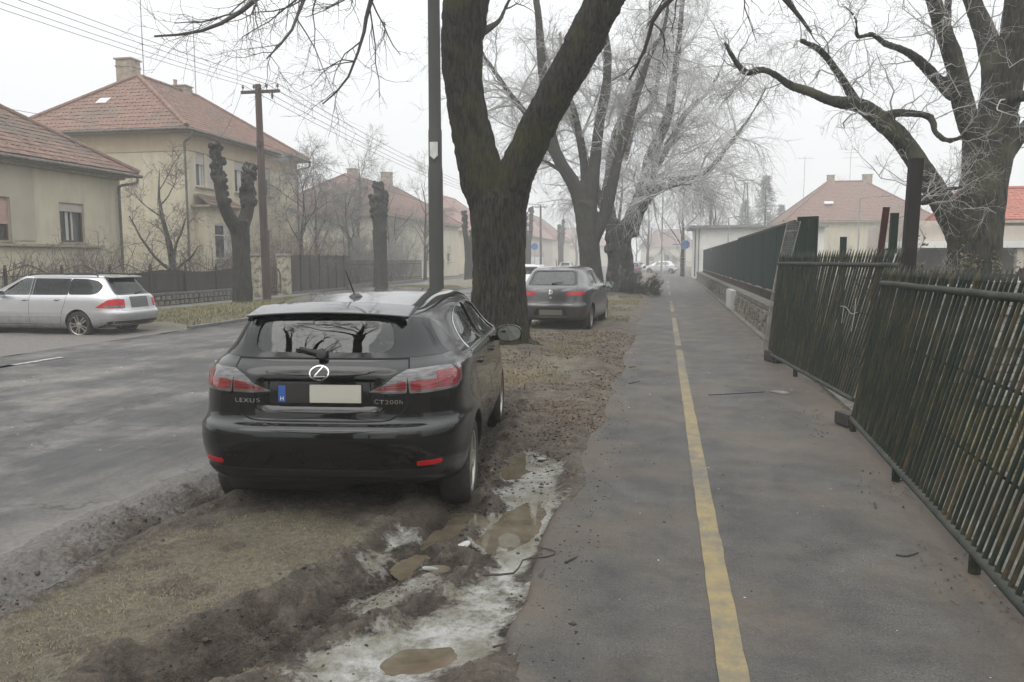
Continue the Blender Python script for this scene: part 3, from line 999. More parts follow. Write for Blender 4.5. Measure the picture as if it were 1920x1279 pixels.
# ---- the low cream house at the left edge
hA = thing("house", "low cream house with brown wooden window and mossy tiled roof at the left edge", "house", (-20.5, 20, 0))
def settle(parent):
    """parent stands at its base; shift children (built in world coordinates) into its frame"""
    inv = Matrix.LocRotScale(parent.location, parent.rotation_euler, None).inverted()
    for o in bpy.data.objects:
        if o.parent is parent:
            o.matrix_parent_inverse = inv
ux, nx = (0, 1, 0), (-1, 0, 0)
oA = (-20.5, 12.0, 0)
openA = [(23.30 - 12, 24.45 - 12, 2.23, 3.60), (20.05 - 12, 21.22 - 12, 2.23, 3.60)]
mb = MB()
wall_face(mb, oA, ux, 26.4 - 12, 0, 4.85, nx, openA, 0.2)
mb.add([(-20.5, 26.4, 0), (-29, 26.4, 0), (-29, 26.4, 4.85), (-20.5, 26.4, 4.85)], [(0, 1, 2, 3)])
mb.add([(-29, 12, 0), (-20.5, 12, 0), (-20.5, 12, 4.85), (-29, 12, 4.85)], [(0, 1, 2, 3)])
mb.build("wall", M_yellow, hA)
pm = MB()
wall_face(pm, (-20.46, 15.0, 0), ux, 22.2 - 15.0, 2.24, 4.75, nx, [(20.05 - 15 - .001, 21.22 - 15 + .001, 2.241, 3.601)], 0.05)
pm.build("wall_panel", M_grey_pl, hA)
lg = MB(); lg.box((-20.44, 18.6, 2.10), (0.16, 13.3, 0.09)); lg.build("ledge", M_sill, hA)
pq = MB(); pq.box((-20.46, 19.2, 0.55), (0.10, 14.3, 1.10)); pq.build("plinth", M_grey_pl, hA)
co = MB(); co.box((-20.40, 19.2, 4.72), (0.22, 14.5, 0.16)); co.build("cornice", M_sill, hA)
window(hA, oA, ux, nx, *openA[0], M_wood_dark, 1, 0.22, M_shut, depth=0.14)
window(hA, oA, ux, nx, *openA[1], M_wood_dark, 1, 0.62, M_shut_p, depth=0.14)
hip_roof(hA, -29, -20.5, 12, 26.4, 4.92, 3.05, 0.5, M_tileA, 'Y', 4.5)
gutter(hA, (-19.98, 11.6, 4.82), (-19.98, 27.0, 4.82), [(-19.98, 26.75, 4.80), (-20.02, 26.72, 4.55), (-20.38, 26.3, 4.42), (-20.40, 26.22, 4.2), (-20.40, 26.22, 0.1)])
settle(hA)

# ---- the tall cream house behind it
hB = thing("house", "tall two-storey cream house with hipped orange roof, two chimneys and antennas", "house", (-21, 36.5, 0))
oB = (-21, 31.3, 0); LB = 10.7
opB = [(0.85, 1.55, 4.95, 6.55), (1.75, 2.45, 4.95, 6.55), (4.1, 5.3, 4.95, 6.55), (1.20, 2.75, 1.55, 3.38), (6.4, 7.6, 5.0, 6.5), (6.4, 7.6, 1.65, 3.28)]
mb = MB()
wall_face(mb, oB, ux, LB, 0, 7.3, nx, opB, 0.18)
mb.add([(-29.5, 31.3, 0), (-21, 31.3, 0), (-21, 31.3, 7.3), (-29.5, 31.3, 7.3)], [(0, 1, 2, 3)])
mb.add([(-21, 42, 0), (-29.5, 42, 0), (-29.5, 42, 7.3), (-21, 42, 7.3)], [(0, 1, 2, 3)])
mb.build("wall", M_yellow, hB)
bd = MB()
bd.box((-25.25, 31.29, 6.87), (8.56, 0.06, 0.88)); bd.box((-20.985, 36.65, 6.90), (0.06, 10.76, 0.80))
bd.build("frieze", M_ochre, hB)
for k, (a, s_, sm) in enumerate(((opB[0], 0.36, M_shut), (opB[1], 0.98, M_shut), (opB[2], 0.3, M_shut), (opB[4], 0.4, M_shut))):
    window(hB, oB, ux, nx, *a, M_frame_w, 1 if k > 1 else 0, s_, sm, depth=0.12)
bay = MB(); wall_face(bay, (-20.42, 31.9, 0), ux, 2.75, 0, 4.0, nx, [(.66, 1.94, 1.65, 3.28)], 0.16)
for yb in (31.9, 34.65): bay.add([(-20.42, yb, 0), (-21.0, yb, 0), (-21.0, yb, 4.0), (-20.42, yb, 4.0)], [(0, 1, 2, 3)])
bay.build('bay', M_yellow, hB)
window(hB, (-20.42, 31.9, 0), ux, nx, .66, 1.94, 1.65, 3.28, M_frame_w, 0, 0, depth=0.08, transom=0.68)
window(hB, oB, ux, nx, *opB[5], M_frame_w, 1, 0, depth=0.08)
# tiled canopy over the ground floor bay
cn = MB(); tile_plane(cn, (-20.02, 31.6, 4.05), (-20.02, 34.95, 4.05), (-20.95, 34.4, 4.6), (-20.95, 31.9, 4.6))
cn.build("canopy_tiles", M_tileA, hB, fix=False)
cb = MB(); cb.box((-20.52, 33.27, 4.04), (0.95, 3.3, 0.08)); cb.build("canopy", M_sill, hB)
hip_roof(hB, -29.5, -21, 31.3, 42, 7.38, 3.1, 0.55, M_tileB, 'Y', 3.5)
gutter(hB, (-20.40, 30.7, 7.30), (-20.40, 42.6, 7.30), [(-20.40, 31.0, 7.28), (-20.42, 31.05, 7.0), (-20.85, 31.18, 6.8), (-20.88, 31.2, 6.5), (-20.88, 31.2, 0.2)])
gutter(hB, (-30.1, 30.72, 7.30), (-20.4, 30.72, 7.30))
gutter(hB, (-20.40, 42.4, 7.28), (-20.40, 42.6, 7.28), [(-20.40, 42.5, 7.28), (-20.42, 42.5, 7.0), (-20.86, 42.05, 6.8), (-20.88, 41.9, 6.5), (-20.88, 41.9, 0.2)])
chimney(hB, (-26.35, 35.0, 9.7), 0.85, 0.7, 1.75, 0.07, 0)
chimney(hB, (-25.6, 37.9, 9.9), 1.25, 0.6, 0.85, 0.06, 1)
antenna(hB, (-25.2, 34.6, 10.3), 4.6, 1, (0.8, 0.6, 0))
antenna(hB, (-25.2, 38.9, 10.3), 4.4, 3, (0.75, 0.66, 0))
ac = MB(); ac.box((-20.78, 36.35, 5.15), (0.34, 0.8, 0.55)); ac.build("air_conditioner", M_frame_w, hB, bevel=0.02)
# pale roof hatch
hx = MB(); hx.box((-25.9, 32.55, 9.0), (0.55, 0.5, 0.10), Matrix.Rotation(R(37), 3, 'X')); hx.build("roof_hatch", M_frame_w, hB)
settle(hB)

# ---- further houses along the left side
def simple_house(label, x0, x1, y0, y1, ze, rise, tile, wallm, axis='Y', hb=None, wins=(), over=0.5, chims=(), face='X', name="house"):
    h = thing(name, label, "house", ((x0 + x1) / 2, (y0 + y1) / 2, 0))
    mb = MB()
    front = [(a, b_, c, d) for a, b_, c, d in wins]
    if face == 'X':
        o, u, n = (x1, y0, 0), (0, 1, 0), (-1, 0, 0); L = y1 - y0
        rest = [((x0, y0), (x1, y0)), ((x1, y1), (x0, y1)), ((x0, y1), (x0, y0))]
    else:
        o, u, n = (x0, y0, 0), (1, 0, 0), (0, 1, 0); L = x1 - x0
        rest = [((x1, y0), (x1, y1)), ((x1, y1), (x0, y1)), ((x0, y1), (x0, y0))]
    wall_face(mb, o, u, L, 0, ze - 0.1, n, front, 0.15)
    for (a, b_), (c, d) in rest:
        mb.add([(a, b_, 0), (c, d, 0), (c, d, ze - .1), (a, b_, ze - .1)], [(0, 1, 2, 3)])
    mb.build("wall", wallm, h)
    for q in front:
        window(h, o, u, n, *q, M_frame_w, 1, random.choice([0, .3, .5]), M_shut, curtain=False)
    hip_roof(h, x0, x1, y0, y1, ze, rise, over, tile, axis, hb)
    for c, w, d, hh in chims:
        chimney(h, c, w, d, hh)
    return h
hC = simple_house("cream house with brown roof and red chimney behind frosty bushes", -31, -21, 56, 78, 5.1, 3.5, M_tileC, M_pale, 'Y', 5.2,
                  [(10.5, 11.8, 1.4, 3.0), (14, 15.3, 1.4, 3.0), (17.5, 18.8, 1.4, 3.0)], chims=[((-26, 70.5, 7.9), 0.9, 0.8, 1.9), ((-26.3, 63, 8.0), 0.7, 0.7, 1.3)])
settle(hC)
hD = simple_house("small house with rose red roof seen between street lamp and near trunk", -31, -21.5, 86, 100, 5.0, 4.2, M_tileD, M_yellow, 'Y', 4.8,
                  [(3, 4.2, 1.4, 3), (8, 9.2, 1.4, 3)])
settle(hD)
hE = simple_house("pale house with faded pink roof between the two big trunks", -30, -20, 108, 140, 5.2, 4.8, M_tileD, M_pink, 'Y', 5.2,
                  [(8, 9.4, 1.2, 3), (14, 15.4, 1.2, 3), (20, 21.4, 1.2, 3)])
settle(hE)
hE2 = simple_house("grey roofed house, farthest on the left side, in fog", -32, -20.5, 148, 170, 5.5, 5.0, M_tileC, M_pale, 'Y', 5.2, [])
settle(hE2)

# ---- right side: white flat-roofed building, brown hipped house, red roofed house with carport
hW = thing("flat_roofed_building", "low white flat-roofed building at the end of the green fence", "building", (8, 71, 0))
mb = MB(); mb.box((7.8, 71.5, 2.15), (10.4, 7.0, 4.3)); mb.build("wall", M_whitepl, hW)
mb = MB(); mb.box((7.6, 71.4, 4.40), (11.2, 7.9, 0.2)); mb.build("roof", mat("roof_felt", (0.22, 0.22, 0.21), (0.16, 0.16, 0.16), 3, 0.9), hW)
mb = MB(); mb.box((2.9, 67.95, 2.1), (0.07, 0.07, 4.2)); mb.tube([(2.6, 67.9, 4.2), (2.6, 67.9, 0.2)], 0.06, 8); mb.build("downpipe", M_zinc, hW)
settle(hW)
hF = simple_house("house with wide brown hipped roof and two chimneys behind the fence posts", 12.6, 26.6, 85, 99, 5.6, 4.6, M_tileC, M_yellow, 'X', 5.6,
                  [(1.2, 2.6, 1.4, 3.0), (5, 6.4, 1.4, 3.0), (8.8, 10.2, 1.4, 3.0)], chims=[((18.0, 92, 9.4), 0.7, 0.7, 1.5), ((21.8, 92, 9.4), 0.9, 0.7, 1.5)], face='Y')
antenna(hF, (14.8, 89.5, 7.6), 5.2, 1, (1, 0, 0))
antenna(hF, (20.0, 92, 10.0), 3.6, 2, (1, 0, 0))
rh = MB(); rh.box((17.0, 87.3, 7.6), (0.9, 0.5, 0.12), Matrix.Rotation(R(32), 3, 'X')); rh.build("roof_hatch", M_frame_w, hF)
settle(hF)
hG = thing("house", "bright red tiled house with open carport behind the big right tree", "house", (17, 41, 0))
mb = MB(); mb.box((17.8, 44.5, 1.75), (12.5, 7.0, 3.5)); mb.build("wall", M_pink, hG)
hip_roof(hG, 15.0, 25.2, 40.5, 48.5, 3.5, 1.75, 0.4, M_tileG, 'X', 0.6)
mb = MB(); mb.box((15.6, 38.6, 2.28), (10.6, 4.6, 0.30)); mb.build("carport_roof", M_whitepl, hG)
mb = MB(); mb.box((15.6, 38.7, 2.75), (10.3, 4.2, 0.62)); mb.build("carport_parapet", M_pink, hG)
for x in (10.5, 12.6, 14.9, 17.2, 20.6):
    p = MB(); p.box((x, 36.6, 1.06), (0.28, 0.28, 2.12)); p.build("pillar", M_pink, hG)
mb = MB(); mb.box((15.6, 40.6, 1.05), (10.4, 0.12, 2.1)); mb.build("back_wall", mat("carport_grey", (0.30, 0.28, 0.27), (0.24, 0.22, 0.21), 2, 0.9), hG)
settle(hG)

# ================================================================== FENCES, POSTS, POLES
M_iron = mat("dark_iron", (0.040, 0.036, 0.034), (0.075, 0.05, 0.04), 12, 0.65, 0.2, bmp=0.3)
M_reed = mat("weathered_screen", (0.072, 0.062, 0.055), (0.045, 0.038, 0.034), 2.0, 0.9, stretch=(1, 1, 0.2))
M_stone = mat("rubble_stone", (0.24, 0.215, 0.175), (0.095, 0.085, 0.07), 3.5, 0.9, bmp=0.6, bscale=14)
M_mortar = mat("mortar", (0.16, 0.145, 0.12), (0.10, 0.09, 0.075), 6, 0.95, bmp=0.4)
M_cream_w = mat("flaking_cream_paint", (0.42, 0.38, 0.29), (0.17, 0.15, 0.12), 4.5, 0.9, bmp=0.4, lo=0.48, hi=0.6)

def rubble(parent, x, y0, y1, z0, z1, size, out=1, jitter=0.03, nm="stone", limit=300):
    """irregular stones set in a wall that runs along Y, face towards +x*out"""
    y = y0; k = 0
    rows = max(1, int((z1 - z0) / size))
    hz = (z1 - z0) / rows
    for r in range(rows):
        y = y0 - random.uniform(0, size)
        while y < y1:
            L = size * random.uniform(0.9, 2.0)
            a, b_ = max(y, y0), min(y + L, y1)
            if b_ - a > 0.06 and k < limit:
                mb = MB(); c = np.array([x, (a + b_) / 2, z0 + hz * (r + .5)])
                d = 0.10 + random.uniform(0, jitter)
                w, h = (b_ - a) - 0.025, hz - 0.022
                P = []
                for sx, kk in ((0, 1.0), (1, 0.80)):
                    for sy, sz in ((-1, -1), (1, -1), (1, 1), (-1, 1)):
                        P.append([d * sx * out, sy * w / 2 * kk + random.uniform(-.012, .012), sz * h / 2 * kk + random.uniform(-.012, .012)])
                mb.add(np.array(P), [(0, 1, 2, 3), (4, 5, 6, 7), (0, 1, 5, 4), (1, 2, 6, 5), (2, 3, 7, 6), (3, 0, 4, 7)])
                o = mb.build(nm, M_stone, parent); o.location = c
                k += 1
            y += L
gw = thing("garden_wall", "low rubble stone garden wall under the dark screen fence at left", "wall", (-16.7, 20, 0))
mb = MB(); mb.box((-16.74, 20.7, 0.22), (0.22, 15.6, 0.44)); mb.build("core", M_mortar, gw)
rubble(gw, -16.66, 18.0, 28.5, 0.06, 0.42, 0.18)
cp = MB(); cp.box((-16.72, 20.7, 0.46), (0.36, 15.7, 0.07)); cp.build("coping", M_kerb, gw)
settle(gw)
gf = thing("garden_fence", "dark iron garden fence with curved top wire and grey screen at left", "fence", (-16.72, 20, 0.5))
py = 13.2
posts = []
while py < 28.6:
    p = MB(); p.box((-16.72, py, 0.95), (0.06, 0.06, 0.92)); p.lathe([(0.0, 0), (0.035, .02), (0.035, .05), (0.0, .08)], 8, (-16.72, py, 1.41))
    p.build("post", M_iron, gf); posts.append(py); py += 1.92
for a, b_ in zip(posts[:-1], posts[1:]):
    s = np.linspace(0, 1, 13)
    tp = MB(); tp.tube(np.c_[np.full(13, -16.72), a + (b_ - a) * s, 1.34 + 0.14 * np.sin(s * math.pi * 2 - .6) * (0.4 + 0.6 * np.abs(np.sin(s * math.pi)))], 0.014, 6)
    tp.tube([(-16.72, a, 0.62), (-16.72, b_, 0.62)], 0.012, 6); tp.tube([(-16.72, a, 1.18), (-16.72, b_, 1.18)], 0.012, 6)
    tp.build("top_wire", M_iron, gf)
scr = MB(); y = 21.8
while y < 28.5:
    w = random.uniform(0.05, 0.08); h = 0.72 + 0.05 * math.sin(y * 1.4) + random.uniform(-.02, .02)
    scr.box((-16.78 + random.uniform(-.006, .006), y + w / 2, 0.5 + h / 2), (0.015, w * 0.97, h)); y += w
stuff(scr.build("screen", M_reed, gf))
settle(gf)
# gate pillars and little iron gate
for y, h, lab in ((29.55, 1.78, "flaking cream gate pillar just right of the pollarded trunk"), (31.95, 1.80, "flaking cream gate pillar right of the small gate")):
    g_ = thing("gate_pillar", lab, "gate pillar", (-16.7, y, 0))
    p = MB(); p.box((0, 0, h / 2), (0.46, 0.46, h)); p.build("shaft", M_cream_w, g_, bevel=0.03)
    c = MB(); c.box((0, 0, h + 0.05), (0.56, 0.56, 0.10), taper=0.8); c.build("cap", M_kerb, g_)
gt = thing("garden_gate", "small dark iron gate with arched top between cream pillars", "gate", (-16.7, 30.75, 0))
fr = MB(); s = np.linspace(0, math.pi, 12)
fr.tube(np.r_[[(0, -.85, 0.1)], np.c_[np.zeros(12), -.85 * np.cos(s), 0.95 + 0.35 * np.sin(s)], [(0, .85, 0.1)]], 0.025, 6)
fr.tube([(0, -.85, .25), (0, .85, .25)], 0.02, 6)
fr.build("gate_frame", M_iron, gt)
for i in range(11):
    y = -.75 + i * .15
    b_ = MB(); b_.tube([(0, y, .15), (0, y, 0.9 + 0.33 * math.sqrt(max(0, 1 - (y / .85) ** 2)))], 0.012, 6); b_.build("bar", M_iron, gt)
# sheet fence and picket fence beyond
sf = thing("sheet_fence", "dark grey sheet metal fence in front of reddish frosty bushes", "fence", (-16.7, 35.4, 0))
y = 32.5
while y < 38.6:
    p = MB(); p.box((-16.7, y + 0.5, 0.98), (0.03, 0.985, 1.7)); p.build("sheet", M_reed, sf); 
    p = MB(); p.box((-16.66, y, 0.95), (0.06, 0.06, 1.9)); p.build("post", M_iron, sf); y += 1.0
mb = MB(); mb.box((-16.7, 35.5, 0.06), (0.25, 6.2, 0.2)); mb.build("base", M_kerb, sf)
settle(sf)
pf = thing("picket_fence", "grey iron picket fence around the second pollarded tree", "fence", (-16.7, 45, 0))
bar_me = MB().box((0, 0, 0.75), (0.025, 0.035, 1.3)).mesh("picket"); bar_me.materials.append(M_iron)
y = 38.8
while y < 52:
    link("picket", bar_me, pf, (-16.7, y, 0.2)); y += 0.16
for z in (0.45, 1.35):
    p = MB(); p.box((-16.74, 45.4, z), (0.03, 13.3, 0.05)); p.build("rail", M_iron, pf)
mb = MB(); mb.box((-16.7, 45.4, 0.12), (0.3, 13.4, 0.26)); mb.build("base", M_kerb, pf)
settle(pf)
wf = thing("pale_gate", "pale vertical board gate between the two big trunks", "gate", (-16.9, 104, 0))
for i in range(9):
    p = MB(); p.box((-16.9, 98 + i * 1.3, 1.0), (0.04, 1.1, 2.0)); p.build("board", M_whitepl, wf)
settle(wf)

# ---- street lamp with its white shield plate
M_lamp = mat("lamp_post_paint", (0.062, 0.062, 0.055), (0.042, 0.042, 0.038), 3, 0.7, 0.0, stretch=(1, 1, .15), bmp=0.15)
lp = thing("street_lamp", "dark stepped lamp post with a white shield plate, rising beside the near tree", "street lamp", (-3.02, 10.05, 0.02))
mb = MB()
mb.lathe([(0.098, -0.3), (0.098, 2.74), (0.094, 2.80), (0.088, 2.86), (0.083, 2.9), (0.078, 5.2), (0.07, 8.6)], 20)
mb.build("post", M_lamp, lp, 40)
mb = MB(); mb.lathe([(0.089, 2.82), (0.09, 3.30), (0.086, 3.32)], 20, cap=False); mb.build("collar", M_lamp, lp, 40)
sh = MB()
poly = [(-0.052, 0.235), (0.052, 0.235), (0.052, 0.05), (0.0, 0.0), (-0.052, 0.05)]
sh.poly_prism([(x, -0.112 + 0.0, 2.92 + z * 0.95) for x, z in poly], (0, 0.018, 0))
o = sh.build("shield_plate", mat("enamel_white", (0.66, 0.66, 0.64), (0.52, 0.52, 0.50), 9, 0.35), lp); o.rotation_euler = (0, 0, R(6))
mb = MB(); mb.tube(catmull([(0, 0, 8.6), (-0.2, 0, 9.1), (-1.0, 0, 9.35), (-1.7, 0, 9.4)], 12), 0.04, 10); mb.build("arm", M_lamp, lp, 40)
mb = MB(); mb.box((-2.0, 0, 9.38), (0.75, 0.26, 0.14)); mb.build("lamp_head", M_lamp, lp, bevel=0.04)

# ---- wooden utility pole with cross-arm
M_pole = mat("old_pole_wood", (0.105, 0.070, 0.058), (0.055, 0.040, 0.035), 5, 0.9, stretch=(3, 3, .1), bmp=0.4)
M_porc = mat("insulator", (0.10, 0.09, 0.085), (0.07, 0.06, 0.055), 9, 0.25)
UP = np.array([-14.35, 26.0, 0.0])
ut = thing("utility_pole", "reddish wooden utility pole with insulator cross-arm behind the pollarded tree", "utility pole", UP)
mb = MB(); mb.tube([(0.05, 0.0, -0.1), (0, 0, 4), (-0.03, 0, 7.85)], [0.155, 0.135, 0.11], 12); mb.build("pole", M_pole, ut, 40)
mb = MB(); mb.box((0, 0.10, 7.62), (1.5, 0.09, 0.10)); mb.build("cross_arm", M_pole, ut)
ARM = [-.68, -.25, .25, .68]
for a in ARM:
    p = MB(); p.lathe([(0.012, 0), (0.012, .08), (0.035, .09), (0.045, .13), (0.03, .17), (0.035, .2), (0.0, .22)], 10, (a, 0.10, 7.67)); p.build("insulator", M_porc, ut, 40)
p = MB(); p.lathe([(0.03, 0), (0.04, -.1), (0.03, -.2), (0, -.24)], 8, (.46, .10, 7.57)); p.build("insulator", M_porc, ut, 40)
p = MB(); p.box((0.0, -0.14, 5.75), (0.12, 0.10, 0.2)); p.build("junction_box", M_iron, ut)
M_wire = mat("power_wire", (0.07, 0.07, 0.07), (0.05, 0.05, 0.05), 3, 0.6)
def wire(p, q, sag, label, r=0.0075):
    p = np.asarray(p, float); q = np.asarray(q, float)
    s = np.linspace(0, 1, 22)[:, None]
    P = p + (q - p) * s - np.array([0, 0, 1.0]) * sag * 4 * s * (1 - s)
    mb = MB(); mb.tube(P, r, 5)
    o = mb.build("power_wire", M_wire)
    return tag(o, label, "wire", "power wires")
UP2 = UP + np.array([0.4, 62, 0]); UPn = UP + np.array([-0.6, -42, 0.4])
for i, a in enumerate(ARM):
    wire(UP + [a, 0.10, 7.88], UPn + [a, 0, 8.2], 0.9, "%s power wire running left from the wooden pole" % ["leftmost", "second from left", "second from right", "rightmost"][i])
    wire(UP + [a, 0.10, 7.88], UP2 + [a, 0.10, 7.88], 1.1, "%s power wire running right from the wooden pole" % ["leftmost", "second from left", "second from right", "rightmost"][i], 0.010)
wire(UP + [0, -.16, 5.8], UP2 + [0, 0, 5.6], 0.8, "low service cable running right from the wooden pole", 0.010)
wire(UP + [-.68, 0.10, 7.75], (-20.45, 33.0, 7.0), 0.25, "short service wire from the wooden pole to the tall house")
wire(UPn + [0, 2, 6.0], (-20.3, 31.2, 7.0), 1.1, "service wire crossing in front of the tall house roof")
for k, (p2, lab) in enumerate(((UP2, "second wooden utility pole along the left pavement, in fog"), (UP + np.array([0.8, 122, 0]), "third utility pole, faint in fog beside the pink roof"))):
    c = copy_tree(ut); c.location = p2; c['label'] = lab

# ---- right side: rubble base wall with dark green sheet fence
M_green = mat("dark_green_sheet", (0.014, 0.034, 0.028), (0.010, 0.024, 0.020), 1.2, 0.7, 0.0, bmp=0.08, bscale=3, spec=0.2)
M_green_p = mat("dark_green_paint", (0.010, 0.026, 0.018), (0.017, 0.024, 0.017), 7, 0.65, bmp=0.2, spec=0.2)
bw = thing("base_wall", "long low rubble base wall under the green sheet fence", "wall", (2.5, 17, 0))
WX = lambda y: 2.12 + (y - 17) * 0.0095
ys = np.linspace(16.0, 64, 17)
mb = MB(); cp = MB(); foot = MB()
for a, b_ in zip(ys[:-1], ys[1:]):
    mb.bar((WX(a) + .28, a, 0.28), (WX(b_) + .28, b_, 0.28), 0.44, 0.60)
    cp.bar((WX(a) + .30, a, 0.62), (WX(b_) + .30, b_, 0.62), 0.56, 0.10)
    if a < 45: foot.bar((WX(a) - .03, a, 0.01), (WX(b_) - .03, b_, 0.01), 0.20, 0.09)
mb.build("core", M_mortar, bw); cp.build("coping", mat("mossy_coping", (0.15, 0.145, 0.12), (0.085, 0.085, 0.06), 2.5, 0.9, bmp=0.4), bw); foot.build("footing", M_conc, bw)
st = MB()
y = 16.0
stones = []
while y < 44:
    w = random.uniform(0.16, 0.42)
    z = 0.04
    while z < 0.52:
        h = random.uniform(0.10, 0.24); h = min(h, 0.555 - z)
        P = []
        c = np.array([WX(y + w / 2) + 0.06, y + w / 2, z + h / 2])
        d = random.uniform(0.05, 0.10)
        for sx, kk in ((0, 1.0), (-1, 0.78)):
            for sy, sz in ((-1, -1), (1, -1), (1, 1), (-1, 1)):
                P.append(c + [d * sx, sy * (w / 2 - .012) * kk + random.uniform(-.015, .015), sz * (h / 2 - .01) * kk + random.uniform(-.012, .012)])
        st.add(P, [(0, 1, 2, 3), (4, 5, 6, 7), (0, 1, 5, 4), (1, 2, 6, 5), (2, 3, 7, 6), (3, 0, 4, 7)])
        z += h
    y += w
stuff(st.build("stones", M_stone, bw))
settle(bw)
mx = thing("meter_cabinet", "pale grey meter cabinet set into the rubble base wall", "cabinet", (2.2, 25.5, 0))
mb = MB(); mb.box((2.17, 25.6, 0.36), (0.20, 1.9, 0.60)); mb.build("body", mat("cabinet_grey", (0.45, 0.44, 0.42), (0.36, 0.35, 0.33), 2, 0.7), mx, bevel=0.01)
mb = MB(); mb.box((2.06, 25.6, 0.36), (0.012, 1.6, 0.48)); mb.build("door", mat("cabinet_door", (0.50, 0.49, 0.47), (0.42, 0.41, 0.39), 2, 0.7), mx)
settle(mx)
gfn = thing("green_sheet_fence", "tall dark green sheet fence on the rubble base wall", "fence", (2.6, 17, 0.66))
FX = lambda y: WX(y) + 0.34
y = 15.6; k = 0
while y < 58:
    L = 2.55
    top = 2.33 - (0.05 if y > 27 else 0)
    p = MB(); p.bar((FX(y), y + 0.02, (0.92 + top) / 2), (FX(y + L), y + L - 0.02, (0.92 + top) / 2), 0.02, top - 0.92); p.build("sheet", M_green, gfn)
    p = MB(); p.box((FX(y) + 0.05, y, 1.45), (0.08, 0.08, 1.78)); p.build("post", M_green_p, gfn)
    p = MB(); p.bar((FX(y), y, top + .02), (FX(y + L), y + L, top + .02), 0.05, 0.05); p.build("top_rail", M_iron, gfn)
    p = MB(); p.bar((FX(y), y, 0.88), (FX(y + L), y + L, 0.88), 0.04, 0.03); p.build("bottom_rail", M_iron, gfn)
    for i in range(7):
        yy = y + (i + .5) * L / 7
        p = MB(); p.box((FX(yy), yy, 0.77), (0.05, 0.05, 0.20)); p.build("bracket", M_iron, gfn)
    y += L; k += 1
p = MB(); p.bar((FX(15.6) + .03, 15.5, 1.55), (FX(15.6) + 0.35, 15.25, 1.55), 0.04, 1.75); p.build("end_board", M_green_p, gfn)
settle(gfn)

# ---- the two dismantled gate panels leaning along the path
M_gate = bpy.data.materials.new("mossy_green_bars"); M_gate.use_nodes = True
t = M_gate.node_tree; b = t.nodes['Principled BSDF']
vec = coords(t, (1, 1, 1), 'Object'); geo = _n(t, "ShaderNodeObjectInfo")
v2 = _n(t, "ShaderNodeVectorMath", operation='ADD'); t.links.new(vec, v2.inputs[0])
cb = _n(t, "ShaderNodeCombineXYZ"); t.links.new(mathn(t, 'MULTIPLY', geo.outputs['Random'], 37.0), cb.inputs[0]); t.links.new(cb.outputs[0], v2.inputs[1])
f1 = noise(t, v2.outputs[0], 3.4, 6, 0.72); f2 = noise(t, v2.outputs[0], 30, 5, 0.75)
c = ramp(t, f1, [(0.34, (0.008, 0.019, 0.015)), (0.48, (0.014, 0.020, 0.013)), (0.57, (0.036, 0.036, 0.018)), (0.68, (0.075, 0.052, 0.034))])
c = mix(t, 0.7, c, ramp(t, f2, [(0.3, (0.5, 0.5, 0.5)), (0.7, (1.6, 1.55, 1.5))]), 'MULTIPLY')
t.links.new(c, b.inputs['Base Color']); b.inputs['Specular IOR Level'].default_value = 0.3; t.links.new(vramp(t, f2, .3, .7, .5, .8), b.inputs['Roughness']); bump(t, b, f2, 0.4, 0.004)
M_rail = mat("mossy_rail", (0.048, 0.050, 0.040), (0.022, 0.027, 0.021), 5, 0.85, bmp=0.6, bscale=60)
def spear_bar():
    mb = MB()
    n = 8; r = 0.0132
    prof = [(r, 0.0), (r, 1.0), (r, 1.055), (r * 1.15, 1.06), (0.0, 1.135)]
    mb.lathe(prof[:-1], n, cap=True)
    a = np.arange(n) * 2 * math.pi / n
    mb.add([(1.15 * r * math.cos(x), 1.15 * r * math.sin(x), 1.06) for x in a] + [(0, 0, 1.14)], [(i, (i + 1) % n, n) for i in range(n)])
    me = mb.mesh("bar"); me.materials.append(M_gate)
    set_smooth(me, True, 50)
    return me
SPEAR = spear_bar()
